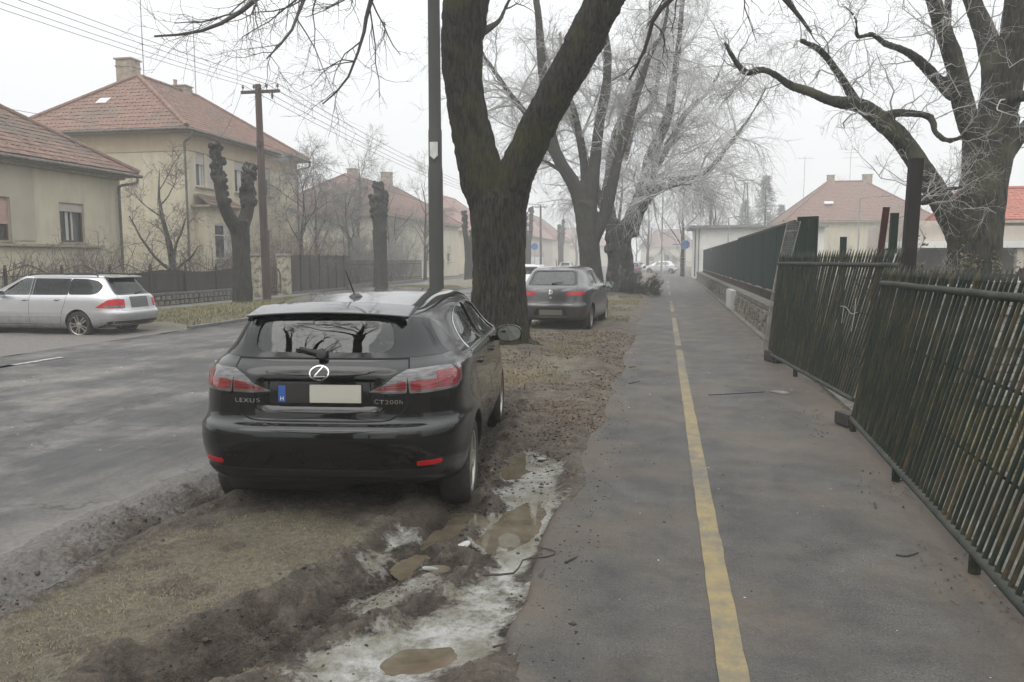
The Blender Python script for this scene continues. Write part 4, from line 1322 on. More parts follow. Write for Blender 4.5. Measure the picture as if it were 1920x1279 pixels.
def gate_panel(label, b0, b1, lean0, lean1, H, spacing, posts, seed):
    b0 = np.asarray(b0, float); b1 = np.asarray(b1, float)
    T = thing("gate_panel", label, "fence panel", b0, 0, "dismantled gate panels leaning along the path")
    L = np.linalg.norm(b1 - b0); n = int(L / spacing)
    d = (b1 - b0) / L
    pb = lambda k: b0 * (1 - k) + b1 * k
    pt = lambda k: pb(k) + np.array([lean0 + (lean1 - lean0) * k, 0.02, H])
    rnd = random.Random(seed)
    for i in range(n + 1):
        k = i / n
        p, q = pb(k), pt(k)
        ax = q - p + np.array([rnd.uniform(-.004, .004), rnd.gauss(0, .005), 0])
        z = ax / np.linalg.norm(ax)
        x = np.cross(np.array([0, 1.0, 0]), z); x /= np.linalg.norm(x); yv = np.cross(z, x)
        Mx = Matrix(((x[0], yv[0], z[0], p[0] - b0[0]), (x[1], yv[1], z[1], p[1] - b0[1]), (x[2], yv[2], z[2], p[2] - b0[2]), (0, 0, 0, 1)))
        o = link("bar", SPEAR, T)
        o.matrix_basis = Mx @ Matrix.Diagonal((1, 1, np.linalg.norm(ax) - .0, 1))
    ks = np.linspace(-0.012, 1.012, 14)
    for nm, f, r in (("top_rail", pt, 0.028), ("bottom_rail", pb, 0.026)):
        mb = MB(); mb.tube(np.array([f(k) - b0 + [rnd.uniform(-.003, .003), 0, rnd.uniform(-.003, .003)] for k in ks]), r, 12)
        mb.build(nm, M_rail, T, 50)
    for h in (0.30, 0.62):
        mb = MB()
        q0 = pb(0) * (1 - h) + pt(0) * h - b0; q1 = pb(1) * (1 - h) + pt(1) * h - b0
        off = np.array([0.03, 0, 0])
        mb.bar(q0 + off, q1 + off, 0.008, 0.018); mb.build("cross_bar", M_gate, T)
    for k in posts:
        mb = MB(); p = pb(k) - b0; zdrop = pb(k)[2]
        mb.lathe([(0.030, -zdrop), (0.030, 0.0)], 10, p); mb.build("foot", M_gate, T)
    return T
gate_panel("near green bar panel with spiked top, leaning away from the path at the right edge", (1.80, 7.75, .10), (1.55, 3.0, .10), 0.23, 0.44, 1.30, 0.086, (0.02, 0.38, 0.74), 3)
gate_panel("farther green bar panel, twisted and leaning, behind the near one", (1.69, 12.9, .12), (2.02, 8.75, .12), 0.12, 0.40, 1.44, 0.084, (0.03, 0.42), 5)
M_block = mat("wet_concrete_block", (0.026, 0.024, 0.021), (0.045, 0.040, 0.034), 9, 0.8, bmp=0.5)
for p, s, lab in (((1.79, 12.75, 0.10), (0.24, 0.38, 0.17), "dark concrete block under the farther gate panel's near corner"),
                  ((1.80, 7.90, 0.08), (0.15, 0.24, 0.13), "dark concrete block under the near gate panel's left corner")):
    mb = MB(); mb.box((0, 0, 0), s)
    o = mb.build("concrete_block", M_block, None, bevel=0.025); o.location = (p[0], p[1], s[2] / 2 + 0.005)
    o.rotation_euler = (0, 0, R(20)); tag(o, lab, "block")
# folded wire mesh strip propped on the far panel's left end
M_mesh = mat("galvanised_mesh", (0.22, 0.21, 0.195), (0.13, 0.12, 0.105), 10, 0.5, 0.3)
ms = thing("wire_mesh_strip", "narrow strip of wire mesh propped upright against the farther gate panel's end", "wire mesh", (1.55, 13.35, 0))
tops, bots = [aty(1476, 418, 13.8), aty(1501, 415, 13.8)], [aty(1431, 655, 13.3), aty(1443, 672, 13.3)]
base = np.array([1.55, 13.35, 0])
fr = MB(); wm = MB()
L_ = catmull([bots[0], aty(1438, 610, 13.4), aty(1454, 520, 13.6), tops[0]], 20); R_ = catmull([bots[1], aty(1450, 610, 13.4), aty(1474, 520, 13.6), tops[1]], 20)
fr.tube(L_ - base, 0.010, 6); fr.tube(R_ - base, 0.010, 6)
for i in range(0, 20, 3):
    fr.tube([L_[i] - base, R_[i] - base], 0.008, 6)
fr.build("frame", M_mesh, ms)
for j in range(1, 8):
    k = j / 8
    wm.tube(L_ * (1 - k) + R_ * k - base, 0.0028, 4)
Ld, Rd = catmull(L_, 70), catmull(R_, 70)
for i in range(70):
    wm.tube([Ld[i] - base, Rd[i] - base], 0.0028, 4)
stuff(wm.build("mesh", M_mesh, ms))
# fence posts standing behind the panels
M_post_dk = mat("dark_brown_post", (0.012, 0.009, 0.009), (0.022, 0.016, 0.015), 4, 0.7, stretch=(1, 1, .3), bmp=0.2, spec=0.2)
M_rust = mat("rusty_post", (0.055, 0.017, 0.011), (0.034, 0.012, 0.009), 6, 0.8, bmp=0.3, spec=0.2)
def square_post(label, x, y, w, h, m_, lean=(0, 0), cap=True):
    p = thing("fence_post", label, "post", (x, y, 0), 0, "steel posts of the dismantled fence")
    mb = MB(); top = np.array([lean[0], lean[1], h])
    mb.bar((0, 0, -0.1), top, w, w, up=(0, 1, 0)); mb.build("shaft", m_, p, bevel=0.006)
    if cap:
        mb = MB(); mb.box(top + [0, 0, .006], (w * 1.04, w * 1.04, 0.012)); mb.build("cap", m_, p)
    return p
square_post("tall thick dark brown post in front of the right tree's limb", 3.42, 12.0, 0.165, 3.03, M_post_dk, (0.06, 0))
square_post("green post just left of the thick brown post", 3.34, 12.5, 0.10, 2.30, M_green_p, (0.03, 0))
square_post("leaning rust red post behind the farther panel", 3.18, 13.0, 0.085, 2.42, M_rust, (0.20, 0))
square_post("short green post left of the rust red one", 3.20, 15.0, 0.10, 2.02, M_green_p)
square_post("shortest green post beside the green fence end", 2.66, 15.4, 0.085, 1.96, M_green_p)
square_post("dark green corner post at the end of the sheet fence", 2.62, 14.9, 0.12, 2.34, M_green_p)
# white downpipe-like post strip next to the brown post
mb = MB(); mb.box((0, 0, 0.85), (0.045, 0.03, 1.7)); o = mb.build("pale_stake", M_frame_w); o.location = (3.05, 11.2, 0); tag(o, "thin pale stake between green and brown posts", "stake")
# low railing, frosted slabs and shrubs in the yard behind
lr = thing("low_railing", "low black railing in the yard behind the near panel", "railing", (5.5, 14.2, 0))
for z in (1.36,):
    p = MB(); p.bar((3.5, 14.0, z), (5.9, 14.2, z), 0.05, 0.05); p.build("rail", M_iron, lr)
for x in (3.6, 4.7, 5.85):
    p = MB(); p.box((x, 14.0 + (x - 3.5) * .083, 0.74), (0.07, 0.07, 1.48 if x > 5 else 1.3)); p.build("post", M_iron, lr)
settle(lr)
for i, (x, y, w, d, h, lab) in enumerate(((3.9, 11.2, 1.9, 0.5, 1.27, "pale concrete slab stack, left one behind the near panel"), (4.35, 9.6, 1.5, 0.5, 1.30, "pale concrete slab stack, right one behind the near panel"))):
    s = thing("slab_stack", lab, "slabs", (x, y, 0))
    z = 0; k = 0
    while z < h:
        mb = MB(); mb.box((random.uniform(-.04, .04), random.uniform(-.04, .04), z + 0.045), (w, d, 0.085)); mb.build("slab", mat("frosted_slab", (0.36, 0.355, 0.34), (0.20, 0.195, 0.18), 6, 0.8, bmp=0.3), s, bevel=0.01)
        z += 0.092
# small blue round signs far down the path, slim lamp posts, a bollard
M_blue = mat("sign_blue", (0.05, 0.13, 0.36), (0.06, 0.15, 0.38), 3, 0.4)
M_galv = mat("galvanised_post", (0.30, 0.30, 0.29), (0.22, 0.22, 0.21), 3, 0.5, 0.3)
def round_sign(label, x, y, z, r, arm=None):
    s = thing("round_sign", label, "road sign", (x, y, 0))
    mb = MB(); mb.tube([(0, 0, 0), (0, 0, z + r)], 0.035, 8); mb.build("post", M_galv, s)
    mb = MB(); mb.lathe([(r * .96, 0), (r, .01), (r, .025), (r * .96, .03)], 28, (0, -0.07, z), (0, 1, 0)); mb.build("disc", M_blue, s)
    mb = MB(); mb.lathe([(r * 1.0, 0), (r * 1.06, .004), (r * 1.06, .02), (r, .024)], 28, (0, -0.066, z), (0, 1, 0), cap=False); mb.build("rim", M_frame_w, s)
    if arm:
        mb = MB(); mb.box((-arm / 2 - r, -0.06, z), (arm, 0.02, 0.09)); mb.build("arm", M_galv, s)
    return s
round_sign("blue round sign on the far tree by the path", 1.97, 75, 3.05, 0.40, 0.8)
round_sign("small blue sign on the far left pavement in front of pink roofed house", -15.3, 92, 3.2, 0.42)
def slim_lamp(label, x, y, h, arm=1.2, side=1):
    s = thing("street_lamp", label, "street lamp", (x, y, 0), 0, "slim street lamps in the fog")
    mb = MB(); mb.lathe([(0.09, 0), (0.085, 1.2), (0.06, 1.25), (0.05, h)], 10); mb.build("post", M_galv, s, 40)
    mb = MB(); mb.tube([(0, 0, h), (side * arm, 0, h + .12)], 0.03, 8); mb.build("arm", M_galv, s, 40)
    mb = MB(); mb.box((side * (arm + .25), 0, h + .12), (0.6, 0.2, 0.09)); mb.build("lamp_head", M_galv, s, bevel=0.02)
    return s
p = aty(1241, 470, 62); slim_lamp("slim lamp post beside the far path, left of the blue sign", p[0], 62, 7.0)
p = aty(1612, 400, 58); slim_lamp("slim street lamp with single arm in front of the brown roofed house", p[0], 58, 5.9, 1.4)
p = aty(1375, 400, 60); slim_lamp("slim lamp post in front of the white building", p[0], 64, 4.9, 0.5)
# A-shaped pole above the white building
ap = thing("utility_pole", "A-shaped concrete pole behind the white building", "utility pole", (8.0, 82, 0))
for sx in (-.7, .7):
    mb = MB(); mb.tube([(sx, 0, 0), (sx * .15, 0, 9.4)], [0.10, 0.07], 8); mb.build("leg", M_galv, ap, 40)
mb = MB(); mb.box((0, 0, 9.6), (1.6, 0.1, 0.1)); mb.build("cross_arm", M_galv, ap)
# little transformer box by the left pavement, seen past the lamp post
tb = thing("switch_box", "small grey switch box on legs left of the near trunk", "box", (-13.0, 43.5, 0.1))
mb = MB(); mb.box((0, 0, 1.25), (0.7, 0.4, 0.6)); mb.build("body", M_galv, tb, bevel=0.02)
for sx in (-.28, 0, .28):
    mb = MB(); mb.box((sx, 0, 0.5), (0.09, 0.12, 1.0)); mb.build("leg", M_iron, tb)
# ================================================================== TREES
def bark_mat(name, a, b_, moss, moss_amt, frost=0.0):
    m, t, b = new_mat(name)
    vec = coords(t); vs = coords(t, (1, 1, 0.16))
    f1 = noise(t, vs, 26, 6, 0.7); f2 = noise(t, vec, 1.6, 5, 0.6); f3 = noise(t, vec, 55, 4, 0.7)
    c = ramp(t, f1, [(0.42, a), (0.58, b_)])  # furrows darkened and ridges lightened in colour, standing for relief shading
    k = mathn(t, 'MULTIPLY', vramp(t, f2, 0.48, 0.66), moss_amt)
    c = mix(t, k, c, moss)
    if frost > 0:
        c = mix(t, mathn(t, 'MULTIPLY', vramp(t, noise(t, vs, 6, 5, .7), 0.52, 0.66), frost), c, (0.34, 0.33, 0.31))
    c = mix(t, 0.6, c, ramp(t, f3, [(0.3, (0.55, 0.55, 0.55)), (0.7, (1.45, 1.42, 1.4))]), 'MULTIPLY')
    t.links.new(c, b.inputs['Base Color'])
    b.inputs['Roughness'].default_value = 0.9
    b.inputs['Specular IOR Level'].default_value = 0.25
    n1 = bump(t, b, f1, 0.8, 0.03)
    bump(t, b, f3, 0.5, 0.01, n1)
    return m
M_bark1 = bark_mat("dark_wet_bark", (0.004, 0.0035, 0.003), (0.046, 0.040, 0.031), (0.046, 0.050, 0.011), 0.7)
M_bark2 = bark_mat("grey_bark", (0.018, 0.016, 0.013), (0.055, 0.050, 0.042), (0.060, 0.060, 0.034), 0.5)
M_bark3 = bark_mat("frosted_bark", (0.032, 0.030, 0.026), (0.090, 0.085, 0.075), (0.07, 0.07, 0.05), 0.3, 0.55)
M_bark4 = bark_mat("mossy_oak_bark", (0.014, 0.013, 0.011), (0.062, 0.058, 0.046), (0.105, 0.108, 0.066), 0.8)
M_twig_d = mat("dark_twig", (0.040, 0.033, 0.028), (0.062, 0.053, 0.046), 4, 0.85)
M_twig_g = mat("rimed_twig", (0.36, 0.35, 0.335), (0.15, 0.14, 0.125), 2.5, 0.85)
M_twig_w = mat("frosted_twig", (0.68, 0.68, 0.675), (0.46, 0.455, 0.445), 2.0, 0.85)
M_twig_r = mat("reddish_twig", (0.155, 0.098, 0.076), (0.26, 0.21, 0.18), 1.2, 0.85)
M_twig_b = mat("brown_bush_twig", (0.095, 0.075, 0.060), (0.21, 0.19, 0.165), 1.5, 0.85)

def unit(a):
    return a / (np.linalg.norm(a, axis=-1, keepdims=True) + 1e-9)
def spawn(P, Rr, per, ln, ang, n=5, grav=0.0, wig=0.25, tr=(0.25, 1.0), rs=0.55, rmax=0.06, rmin=0.003, up=0.0, rng=RNG, taper=0.35, lenfall=0.4):
    M, n0, _ = P.shape
    per = np.broadcast_to(np.asarray(per), (M,))
    idx = np.repeat(np.arange(M), per)
    K = len(idx)
    t = rng.uniform(tr[0], tr[1], K)
    f = t * (n0 - 1); i = np.minimum(f.astype(int), n0 - 2); w = (f - i)[:, None]
    p = P[idx, i] * (1 - w) + P[idx, i + 1] * w
    tg = unit(P[idx, i + 1] - P[idx, i])
    rv = rng.normal(size=(K, 3)); rv -= tg * (rv * tg).sum(1, keepdims=True); rv = unit(rv)
    a = np.radians(rng.uniform(ang[0], ang[1], K))[:, None]
    d = np.cos(a) * tg + np.sin(a) * rv
    d[:, 2] += up
    d = unit(d)
    L = rng.uniform(ln[0], ln[1], K) * (1 - lenfall * t)
    r0 = np.clip((Rr[idx, i] * (1 - w[:, 0]) + Rr[idx, i + 1] * w[:, 0]) * rs, rmin, rmax)
    C = np.zeros((K, n, 3)); C[:, 0] = p
    for s in range(1, n):
        d = unit(d + wig * rng.normal(size=(K, 3)) + np.array([0, 0, grav]))
        p = p + d * (L / (n - 1))[:, None]
        C[:, s] = p
    RR = r0[:, None] * np.linspace(1, taper, n)[None, :]
    return C, np.maximum(RR, rmin * 0.6)
def tubes(P, Rr, sides=3):
    M, n, _ = P.shape
    T = unit(np.gradient(P, axis=1))
    ref = np.broadcast_to(np.array([0.31, 0.52, 0.80]), T.shape)
    X = unit(np.cross(T, ref)); Y = np.cross(T, X)
    a = np.arange(sides) * 2 * math.pi / sides
    V = P[:, :, None, :] + Rr[:, :, None, None] * (np.cos(a)[None, None, :, None] * X[:, :, None, :] + np.sin(a)[None, None, :, None] * Y[:, :, None, :])
    base = (np.arange(M) * n * sides)[:, None, None]
    i = np.arange(n - 1)[None, :, None] * sides; k = np.arange(sides)[None, None, :]; k2 = (np.arange(sides)[None, None, :] + 1) % sides
    F = np.stack([base + i + k, base + i + k2, base + i + sides + k2, base + i + sides + k], -1).reshape(-1, 4)
    return V.reshape(-1, 3), F
def crown_mesh(name, sets, material):
    VV, FF, o = [], [], 0
    for P, Rr, s in sets:
        V, F = tubes(P, Rr, s)
        VV.append(V); FF.append(F + o); o += len(V)
    me = fast_mesh(name, np.concatenate(VV), np.concatenate(FF))
    me.materials.append(material)
    set_smooth(me)
    return me
def limb_arrays(limbs, n=12):
    return np.stack([catmull(p, n) for p, r in limbs]), np.stack([np.interp(np.linspace(0, 1, n), np.linspace(0, 1, len(r)), r) for p, r in limbs])
def trunk_mesh(name, limbs, voxel, amp, freq, seed, material, knobs=()):
    mb = MB()
    for p, r in limbs:
        p = np.asarray(p, float)
        L = np.linalg.norm(np.diff(p, axis=0), axis=1).sum()
        n = max(6, int(L / (voxel * 4)))
        n = min(n, 80)
        q = catmull(p, n); rr = np.interp(np.linspace(0, 1, n), np.linspace(0, 1, len(r)), r)
        mb.tube(q, rr, 16)
    for c, r in knobs:
        V = []; nn = 8
        prof = [(r * math.sin(math.pi * i / 6) + 1e-4, -r * math.cos(math.pi * i / 6)) for i in range(7)]
        mb.lathe(prof, 10, c)
    me0 = mb.mesh(name + "_raw")
    o = bpy.data.objects.new("tmp", me0); COL.objects.link(o)
    md = o.modifiers.new("r", 'REMESH'); md.mode = 'VOXEL'; md.voxel_size = voxel; md.adaptivity = 0.0
    sm = o.modifiers.new("s", 'SMOOTH'); sm.factor = 0.5; sm.iterations = 4
    dg = bpy.context.evaluated_depsgraph_get()
    me = bpy.data.meshes.new_from_object(o.evaluated_get(dg))
    bpy.data.objects.remove(o); bpy.data.meshes.remove(me0)
    me.name = name
    N = len(me.vertices)
    co = np.empty(N * 3, np.float32); me.vertices.foreach_get('co', co); co = co.reshape(-1, 3).astype(float)
    no = np.empty(N * 3, np.float32); me.vertex_normals.foreach_get('vector', no); no = no.reshape(-1, 3)
    x, y, z = co.T
    # plates and furrows running up the stem, broad lumps, small burrs
    wob = 0.05 * (fbm(x * 3, y * 3, z * 3, 2, seed + 5) - .5)
    rid = 1 - np.abs(fbm((x + wob) * freq, (y + wob) * freq, z * freq * 0.17, 3, seed) - 0.5) * 4
    lump = fbm(x * 2.2, y * 2.2, z * 1.4, 3, seed + 9) - 0.5
    d = amp * (-np.clip(rid, 0, 1) + 0.5) + amp * 2.2 * lump
    co = co + no * d[:, None]
    me.vertices.foreach_set('co', co.astype(np.float32).ravel())
    me.materials.clear(); me.materials.append(material)
    set_smooth(me)
    return me
WID = 1.0
def px_limb(pts, Y, k, dY=0.0, curve=1.0):
    """points read in the photograph, set at a real distance; dY bends the limb towards or away"""
    out, rad = [], []
    n = len(pts)
    for i, (u, v, w) in enumerate(pts):
        yy = Y + dY * (i / max(1, n - 1)) ** curve
        out.append(aty(u, v, yy)); rad.append(w * WID * k * yy / Y / 2)
    return np.array(out), np.array(rad)
def tree(label, loc, trunk_me, crown_me, group=None, name="tree", cat="tree", extra=()):
    T = thing(name, label, cat, loc, 0, group)
    inv = Matrix.Translation(-Vector(loc))
    for nm, me in (("trunk", trunk_me), ("crown", crown_me)) + tuple(extra):
        if me is None: continue
        me.transform(inv)
        link(nm, me, T)
    return T

# ---- near forked tree between the two parked cars
Y1, k1 = 13.4, 13.7 / 1440
t1 = [px_limb([(940, 690, 150), (940, 660, 122), (938, 600, 106), (935, 500, 99), (933, 420, 104), (935, 375, 104), (937, 345, 70)], Y1, k1),
      px_limb([(930, 400, 90), (905, 330, 84), (880, 230, 72), (866, 120, 72), (872, 20, 78), (880, -60, 74), (870, -200, 56), (820, -420, 40), (800, -700, 22)], Y1, k1, -0.6),
      px_limb([(880, 20, 56), (930, -110, 52), (985, -260, 42), (1000, -450, 28), (1030, -700, 14)], Y1, k1, 1.2),
      px_limb([(940, 400, 84), (968, 325, 70), (1000, 255, 64), (1042, 172, 62), (1096, 78, 66), (1135, 0, 66), (1190, -120, 56), (1260, -280, 44), (1290, -500, 30), (1350, -760, 15)], Y1, k1, -0.8)]
for a, (du, dv, w) in enumerate(((62, 676, 40), (-66, 672, 36), (20, 690, 40), (-25, 684, 34))):
    p = aty(940, 628, Y1 - 0.1); q = aty(940 + du * 1.15, dv + 6, Y1 - (0.35 if a > 1 else 0.1)); q[2] = max(q[2], 0.02)
    t1.append((np.array([p, (p + q) / 2 + [0, 0, -.05], q, q + (q - p) * [0.4, 0.4, 0] + [0, 0, -.12]]), np.array([0.30, 0.20, 0.13, 0.05])))
# outer limbs of its crown, reaching over the road to the left and over the path
out1 = [px_limb([(870, -120, 34), (760, -130, 24), (640, -80, 17), (520, -30, 12), (440, 30, 8), (370, 60, 6), (290, 68, 4)], Y1, k1, -4.0),
        px_limb([(850, -250, 30), (740, -220, 22), (660, -120, 15), (600, -60, 10), (565, 10, 7), (545, 60, 5), (500, 110, 3)], Y1, k1, -3.0),
        px_limb([(850, -160, 30), (780, -110, 18), (720, -60, 11), (690, 20, 8), (680, 70, 6), (650, 150, 4), (605, 195, 3)], Y1, k1, -1.0),
        px_limb([(1190, -120, 34), (1240, -90, 20), (1270, -20, 10), (1228, 30, 8), (1210, 90, 6), (1180, 150, 4)], Y1, k1, 1.0),
        px_limb([(1240, -260, 30), (1340, -160, 18), (1420, -60, 11), (1490, 20, 8), (1520, 60, 5)], Y1, k1, 2.0),
        px_limb([(905, 60, 16), (935, 40, 8), (950, 10, 6), (985, -60, 4)], Y1, k1, 0.8)]
P0, R0 = limb_arrays(out1)
r_ = np.random.default_rng(5)
a1 = spawn(P0, R0, [9, 9, 9, 6, 6, 2], (0.9, 2.0), (25, 60), 6, -0.10, 0.22, (0.3, 0.98), 0.5, 0.02, 0.004, rng=r_)
a2 = spawn(*a1, 6, (0.5, 1.1), (25, 65), 5, -0.06, 0.28, (0.15, 1), 0.6, 0.008, 0.003, rng=r_)
a3 = spawn(*a2, 3, (0.2, 0.6), (25, 60), 4, -0.03, 0.3, (0.2, 1), 0.7, 0.005, 0.0025, rng=r_)
up1, ru1 = limb_arrays([t1[1], t1[2], t1[3]])
b1 = spawn(up1, ru1, 9, (1.5, 3.5), (35, 70), 6, 0.03, 0.18, (0.72, 1), 0.4, 0.05, 0.008, rng=r_)
b2 = spawn(*b1, 7, (0.7, 1.6), (25, 60), 5, -0.02, 0.25, (0.2, 1), 0.5, 0.014, 0.004, rng=r_)
tree("near dark forked tree with mossy bark between the parked cars", (-2.85, 13.4, 0),
     trunk_mesh("trunk", t1, 0.018, 0.032, 14, 3, M_bark1),
     crown_mesh("crown", [(P0, R0, 6), (*a1, 4), (*a2, 3), (*a3, 3), (*b1, 4), (*b2, 3)], M_twig_d))

M_twig_w2 = mat('half_frosted_twig', (0.52, 0.515, 0.505), (0.28, 0.27, 0.255), 2.0, 0.85)
# ---- second tree: several steep stems
Y2, k2 = 33.0, 33.3 / 1440
WID = 0.76
t2 = [px_limb([(1112, 575, 74), (1110, 540, 60), (1106, 480, 52), (1100, 420, 52), (1098, 380, 56)], Y2, k2),
      px_limb([(1095, 400, 44), (1078, 350, 34), (1044, 290, 29), (1026, 215, 25), (1016, 120, 22), (1008, 20, 18), (990, -120, 13), (985, -300, 8)], Y2, k2, -1.0),
      px_limb([(1100, 370, 30), (1096, 320, 22), (1086, 250, 18), (1070, 190, 15), (1030, 120, 11), (1010, 40, 8)], Y2, k2, 1.5),
      px_limb([(1104, 385, 40), (1116, 300, 28), (1124, 230, 25), (1137, 160, 23), (1138, 90, 19), (1126, 10, 15), (1120, -120, 11), (1130, -280, 7)], Y2, k2, 0.5),
      px_limb([(1112, 450, 34), (1138, 390, 28), (1158, 300, 25), (1176, 240, 21), (1196, 170, 18), (1220, 100, 14), (1246, 50, 10), (1260, -60, 7)], Y2, k2, 1.0),
      px_limb([(1040, 290, 20), (1000, 230, 17), (955, 175, 14), (925, 130, 11), (905, 100, 8), (880, 30, 5)], Y2, k2, -1.5),
      px_limb([(1070, 330, 16), (1035, 310, 10), (1000, 290, 7), (960, 250, 5)], Y2, k2, 2)]
A, B = limb_arrays(t2[1:])
r_ = np.random.default_rng(8)
c1 = spawn(A, B, 16, (1.6, 4.0), (30, 70), 6, 0.02, 0.2, (0.2, 1), 0.45, 0.05, 0.012, rng=r_)
c2 = spawn(*c1, 8, (0.8, 2.0), (25, 65), 5, -0.05, 0.25, (0.2, 1), 0.5, 0.018, 0.008, rng=r_)
c3 = spawn(*c2, 9, (0.4, 1.3), (25, 60), 4, -0.06, 0.28, (0.1, 1), 0.6, 0.009, 0.0065, rng=r_)
tree("second tree with several steep bare stems behind the grey hatchback", (-3.1, 33, 0),
     trunk_mesh("trunk", t2, 0.06, 0.02, 8, 13, M_bark2), crown_mesh("crown", [(*c1, 4), (*c2, 3), (*c3, 3)], M_twig_w2))

# ---- third tree: old knobbly willow, white with frost
Y3, k3 = 37.0, 37.0 / 1440
t3 = [px_limb([(1162, 570, 84), (1162, 540, 70), (1164, 490, 64), (1160, 450, 60), (1168, 415, 66)], Y3, k3),
      px_limb([(1180, 440, 46), (1196, 396, 34), (1232, 350, 24), (1266, 338, 18), (1318, 330, 16), (1362, 278, 12), (1403, 224, 9), (1438, 162, 6)], Y3, k3, -2.5),
      px_limb([(1176, 430, 40), (1203, 360, 30), (1220, 292, 27), (1250, 226, 24), (1262, 160, 19), (1272, 86, 15), (1280, 0, 11), (1290, -120, 7)], Y3, k3, 1.0),
      px_limb([(1190, 420, 30), (1226, 320, 24), (1262, 258, 18), (1286, 212, 14), (1330, 170, 9), (1360, 110, 6)], Y3, k3, 3.0),
      px_limb([(1150, 440, 36), (1140, 370, 28), (1150, 280, 24), (1180, 190, 18), (1212, 100, 13), (1220, 0, 9)], Y3, k3, 2.5),
      px_limb([(1150, 430, 30), (1120, 360, 22), (1090, 270, 18), (1060, 180, 13), (1050, 60, 9)], Y3, k3, 3.5),
      px_limb([(1170, 300, 20), (1190, 230, 16), (1228, 180, 12), (1240, 60, 8), (1250, -60, 5)], Y3, k3, 3),
      px_limb([(1180, 400, 24), (1215, 372, 16), (1260, 350, 10), (1300, 345, 6)], Y3, k3, -4)]
kn = []
for i in range(26):
    v = random.uniform(420, 540); kn.append((aty(1163 + random.uniform(-21, 21), v, Y3 - 0.35 + random.uniform(-.2, .1)), random.uniform(0.14, 0.28)))
A, B = limb_arrays(t3[1:])
r_ = np.random.default_rng(18)
d1 = spawn(A, B, 18, (1.8, 4.2), (30, 75), 6, 0.0, 0.2, (0.15, 1), 0.45, 0.05, 0.014, rng=r_)
d2 = spawn(*d1, 9, (1.0, 2.6), (25, 65), 6, -0.10, 0.2, (0.1, 1), 0.5, 0.018, 0.009, rng=r_)
d3 = spawn(*d2, 10, (0.5, 1.6), (20, 65), 5, -0.13, 0.22, (0.05, 1), 0.6, 0.010, 0.0075, rng=r_)
d4 = spawn(A[:1], B[:1], 34, (0.8, 2.4), (50, 100), 6, -0.35, 0.15, (0.05, 1), 0.2, 0.010, 0.005, rng=r_)
tree("old knobbly willow with white frosted drooping twigs beside the far path", (-2.1, 37, 0),
     trunk_mesh("trunk", t3, 0.07, 0.035, 6, 23, M_bark3, kn), crown_mesh("crown", [(*d1, 4), (*d2, 3), (*d3, 3), (*d4, 3)], M_twig_w))

# ---- big mossy tree in the yard at right
WID = 0.96
Y4, k4 = 16.0, 14.6 / 1440
t4 = [px_limb([(1826, 640, 118), (1826, 560, 100), (1825, 490, 96), (1832, 420, 92), (1845, 340, 82), (1853, 270, 88), (1858, 220, 96)], Y4, k4),
      px_limb([(1816, 475, 60), (1790, 420, 50), (1756, 362, 44), (1722, 308, 40), (1690, 262, 38), (1649, 224, 34), (1612, 198, 28), (1558, 189, 20), (1520, 173, 18), (1481, 160, 16), (1455, 141, 14), (1429, 131, 14), (1400, 136, 12), (1378, 114, 11), (1358, 78, 7)], Y4, k4, -1.2),
      px_limb([(1606, 194, 20), (1575, 142, 14), (1540, 97, 12), (1500, 75, 9)], Y4, k4, -0.8),
      px_limb([(1650, 226, 18), (1668, 214, 16), (1702, 212, 15), (1745, 220, 13), (1753, 248, 11), (1778, 264, 10), (1806, 256, 9)], Y4 - .4, k4, -0.6),
      px_limb([(1790, 180, 26), (1760, 152, 22), (1732, 122, 19), (1700, 97, 15), (1660, 82, 12), (1636, 65, 9), (1608, 68, 7), (1604, 34, 5), (1580, 8, 4)], Y4, k4, -1.4),
      px_limb([(1850, 300, 52), (1812, 215, 40), (1790, 120, 34), (1764, 42, 30), (1738, -40, 24), (1700, -200, 15)], Y4, k4, -1.0),
      px_limb([(1795, 130, 20), (1776, 70, 17), (1778, 0, 14), (1790, -120, 8)], Y4, k4, 0.8),
      px_limb([(1860, 240, 62), (1868, 150, 50), (1850, 70, 38), (1826, 10, 30), (1790, -100, 20), (1760, -260, 11)], Y4, k4, 0.8),
      px_limb([(1870, 230, 62), (1895, 120, 52), (1905, 30, 46), (1915, -60, 38), (1960, -220, 26), (2020, -420, 14)], Y4, k4, -0.6),
      px_limb([(1860, 200, 26), (1900, 183, 24), (1960, 176, 20), (2060, 150, 13)], Y4, k4, -1.0),
      px_limb([(1868, 310, 40), (1905, 262, 30), (1950, 215, 24), (2040, 150, 14)], Y4, k4, 0.5),
      px_limb([(1744, 374, 16), (1716, 372, 12), (1735, 382, 10), (1765, 360, 8), (1805, 350, 5)], Y4 - .7, k4, -.3)]
kn = []
A, B = limb_arrays(t4[1:])
r_ = np.random.default_rng(28)
e1 = spawn(A, B, [22, 9, 6, 13, 11, 9, 11, 11, 7, 6, 12], (0.7, 1.8), (35, 85), 7, 0.03, 0.36, (0.12, 1), 0.3, 0.017, 0.007, rng=r_)
e2 = spawn(*e1, 6, (0.35, 0.95), (30, 75), 6, 0.0, 0.36, (0.15, 1), 0.55, 0.007, 0.004, rng=r_)
e3 = spawn(*e2, 5, (0.12, 0.45), (30, 70), 4, 0.0, 0.33, (0.15, 1), 0.6, 0.0045, 0.003, rng=r_)
tree("big mossy tree with a long crooked limb in the yard at right", (5.75, 16, 0),
     trunk_mesh("trunk", t4, 0.028, 0.012, 13, 33, M_bark4, kn), crown_mesh("crown", [(*e1, 4), (*e2, 3), (*e3, 3)], M_twig_w2))

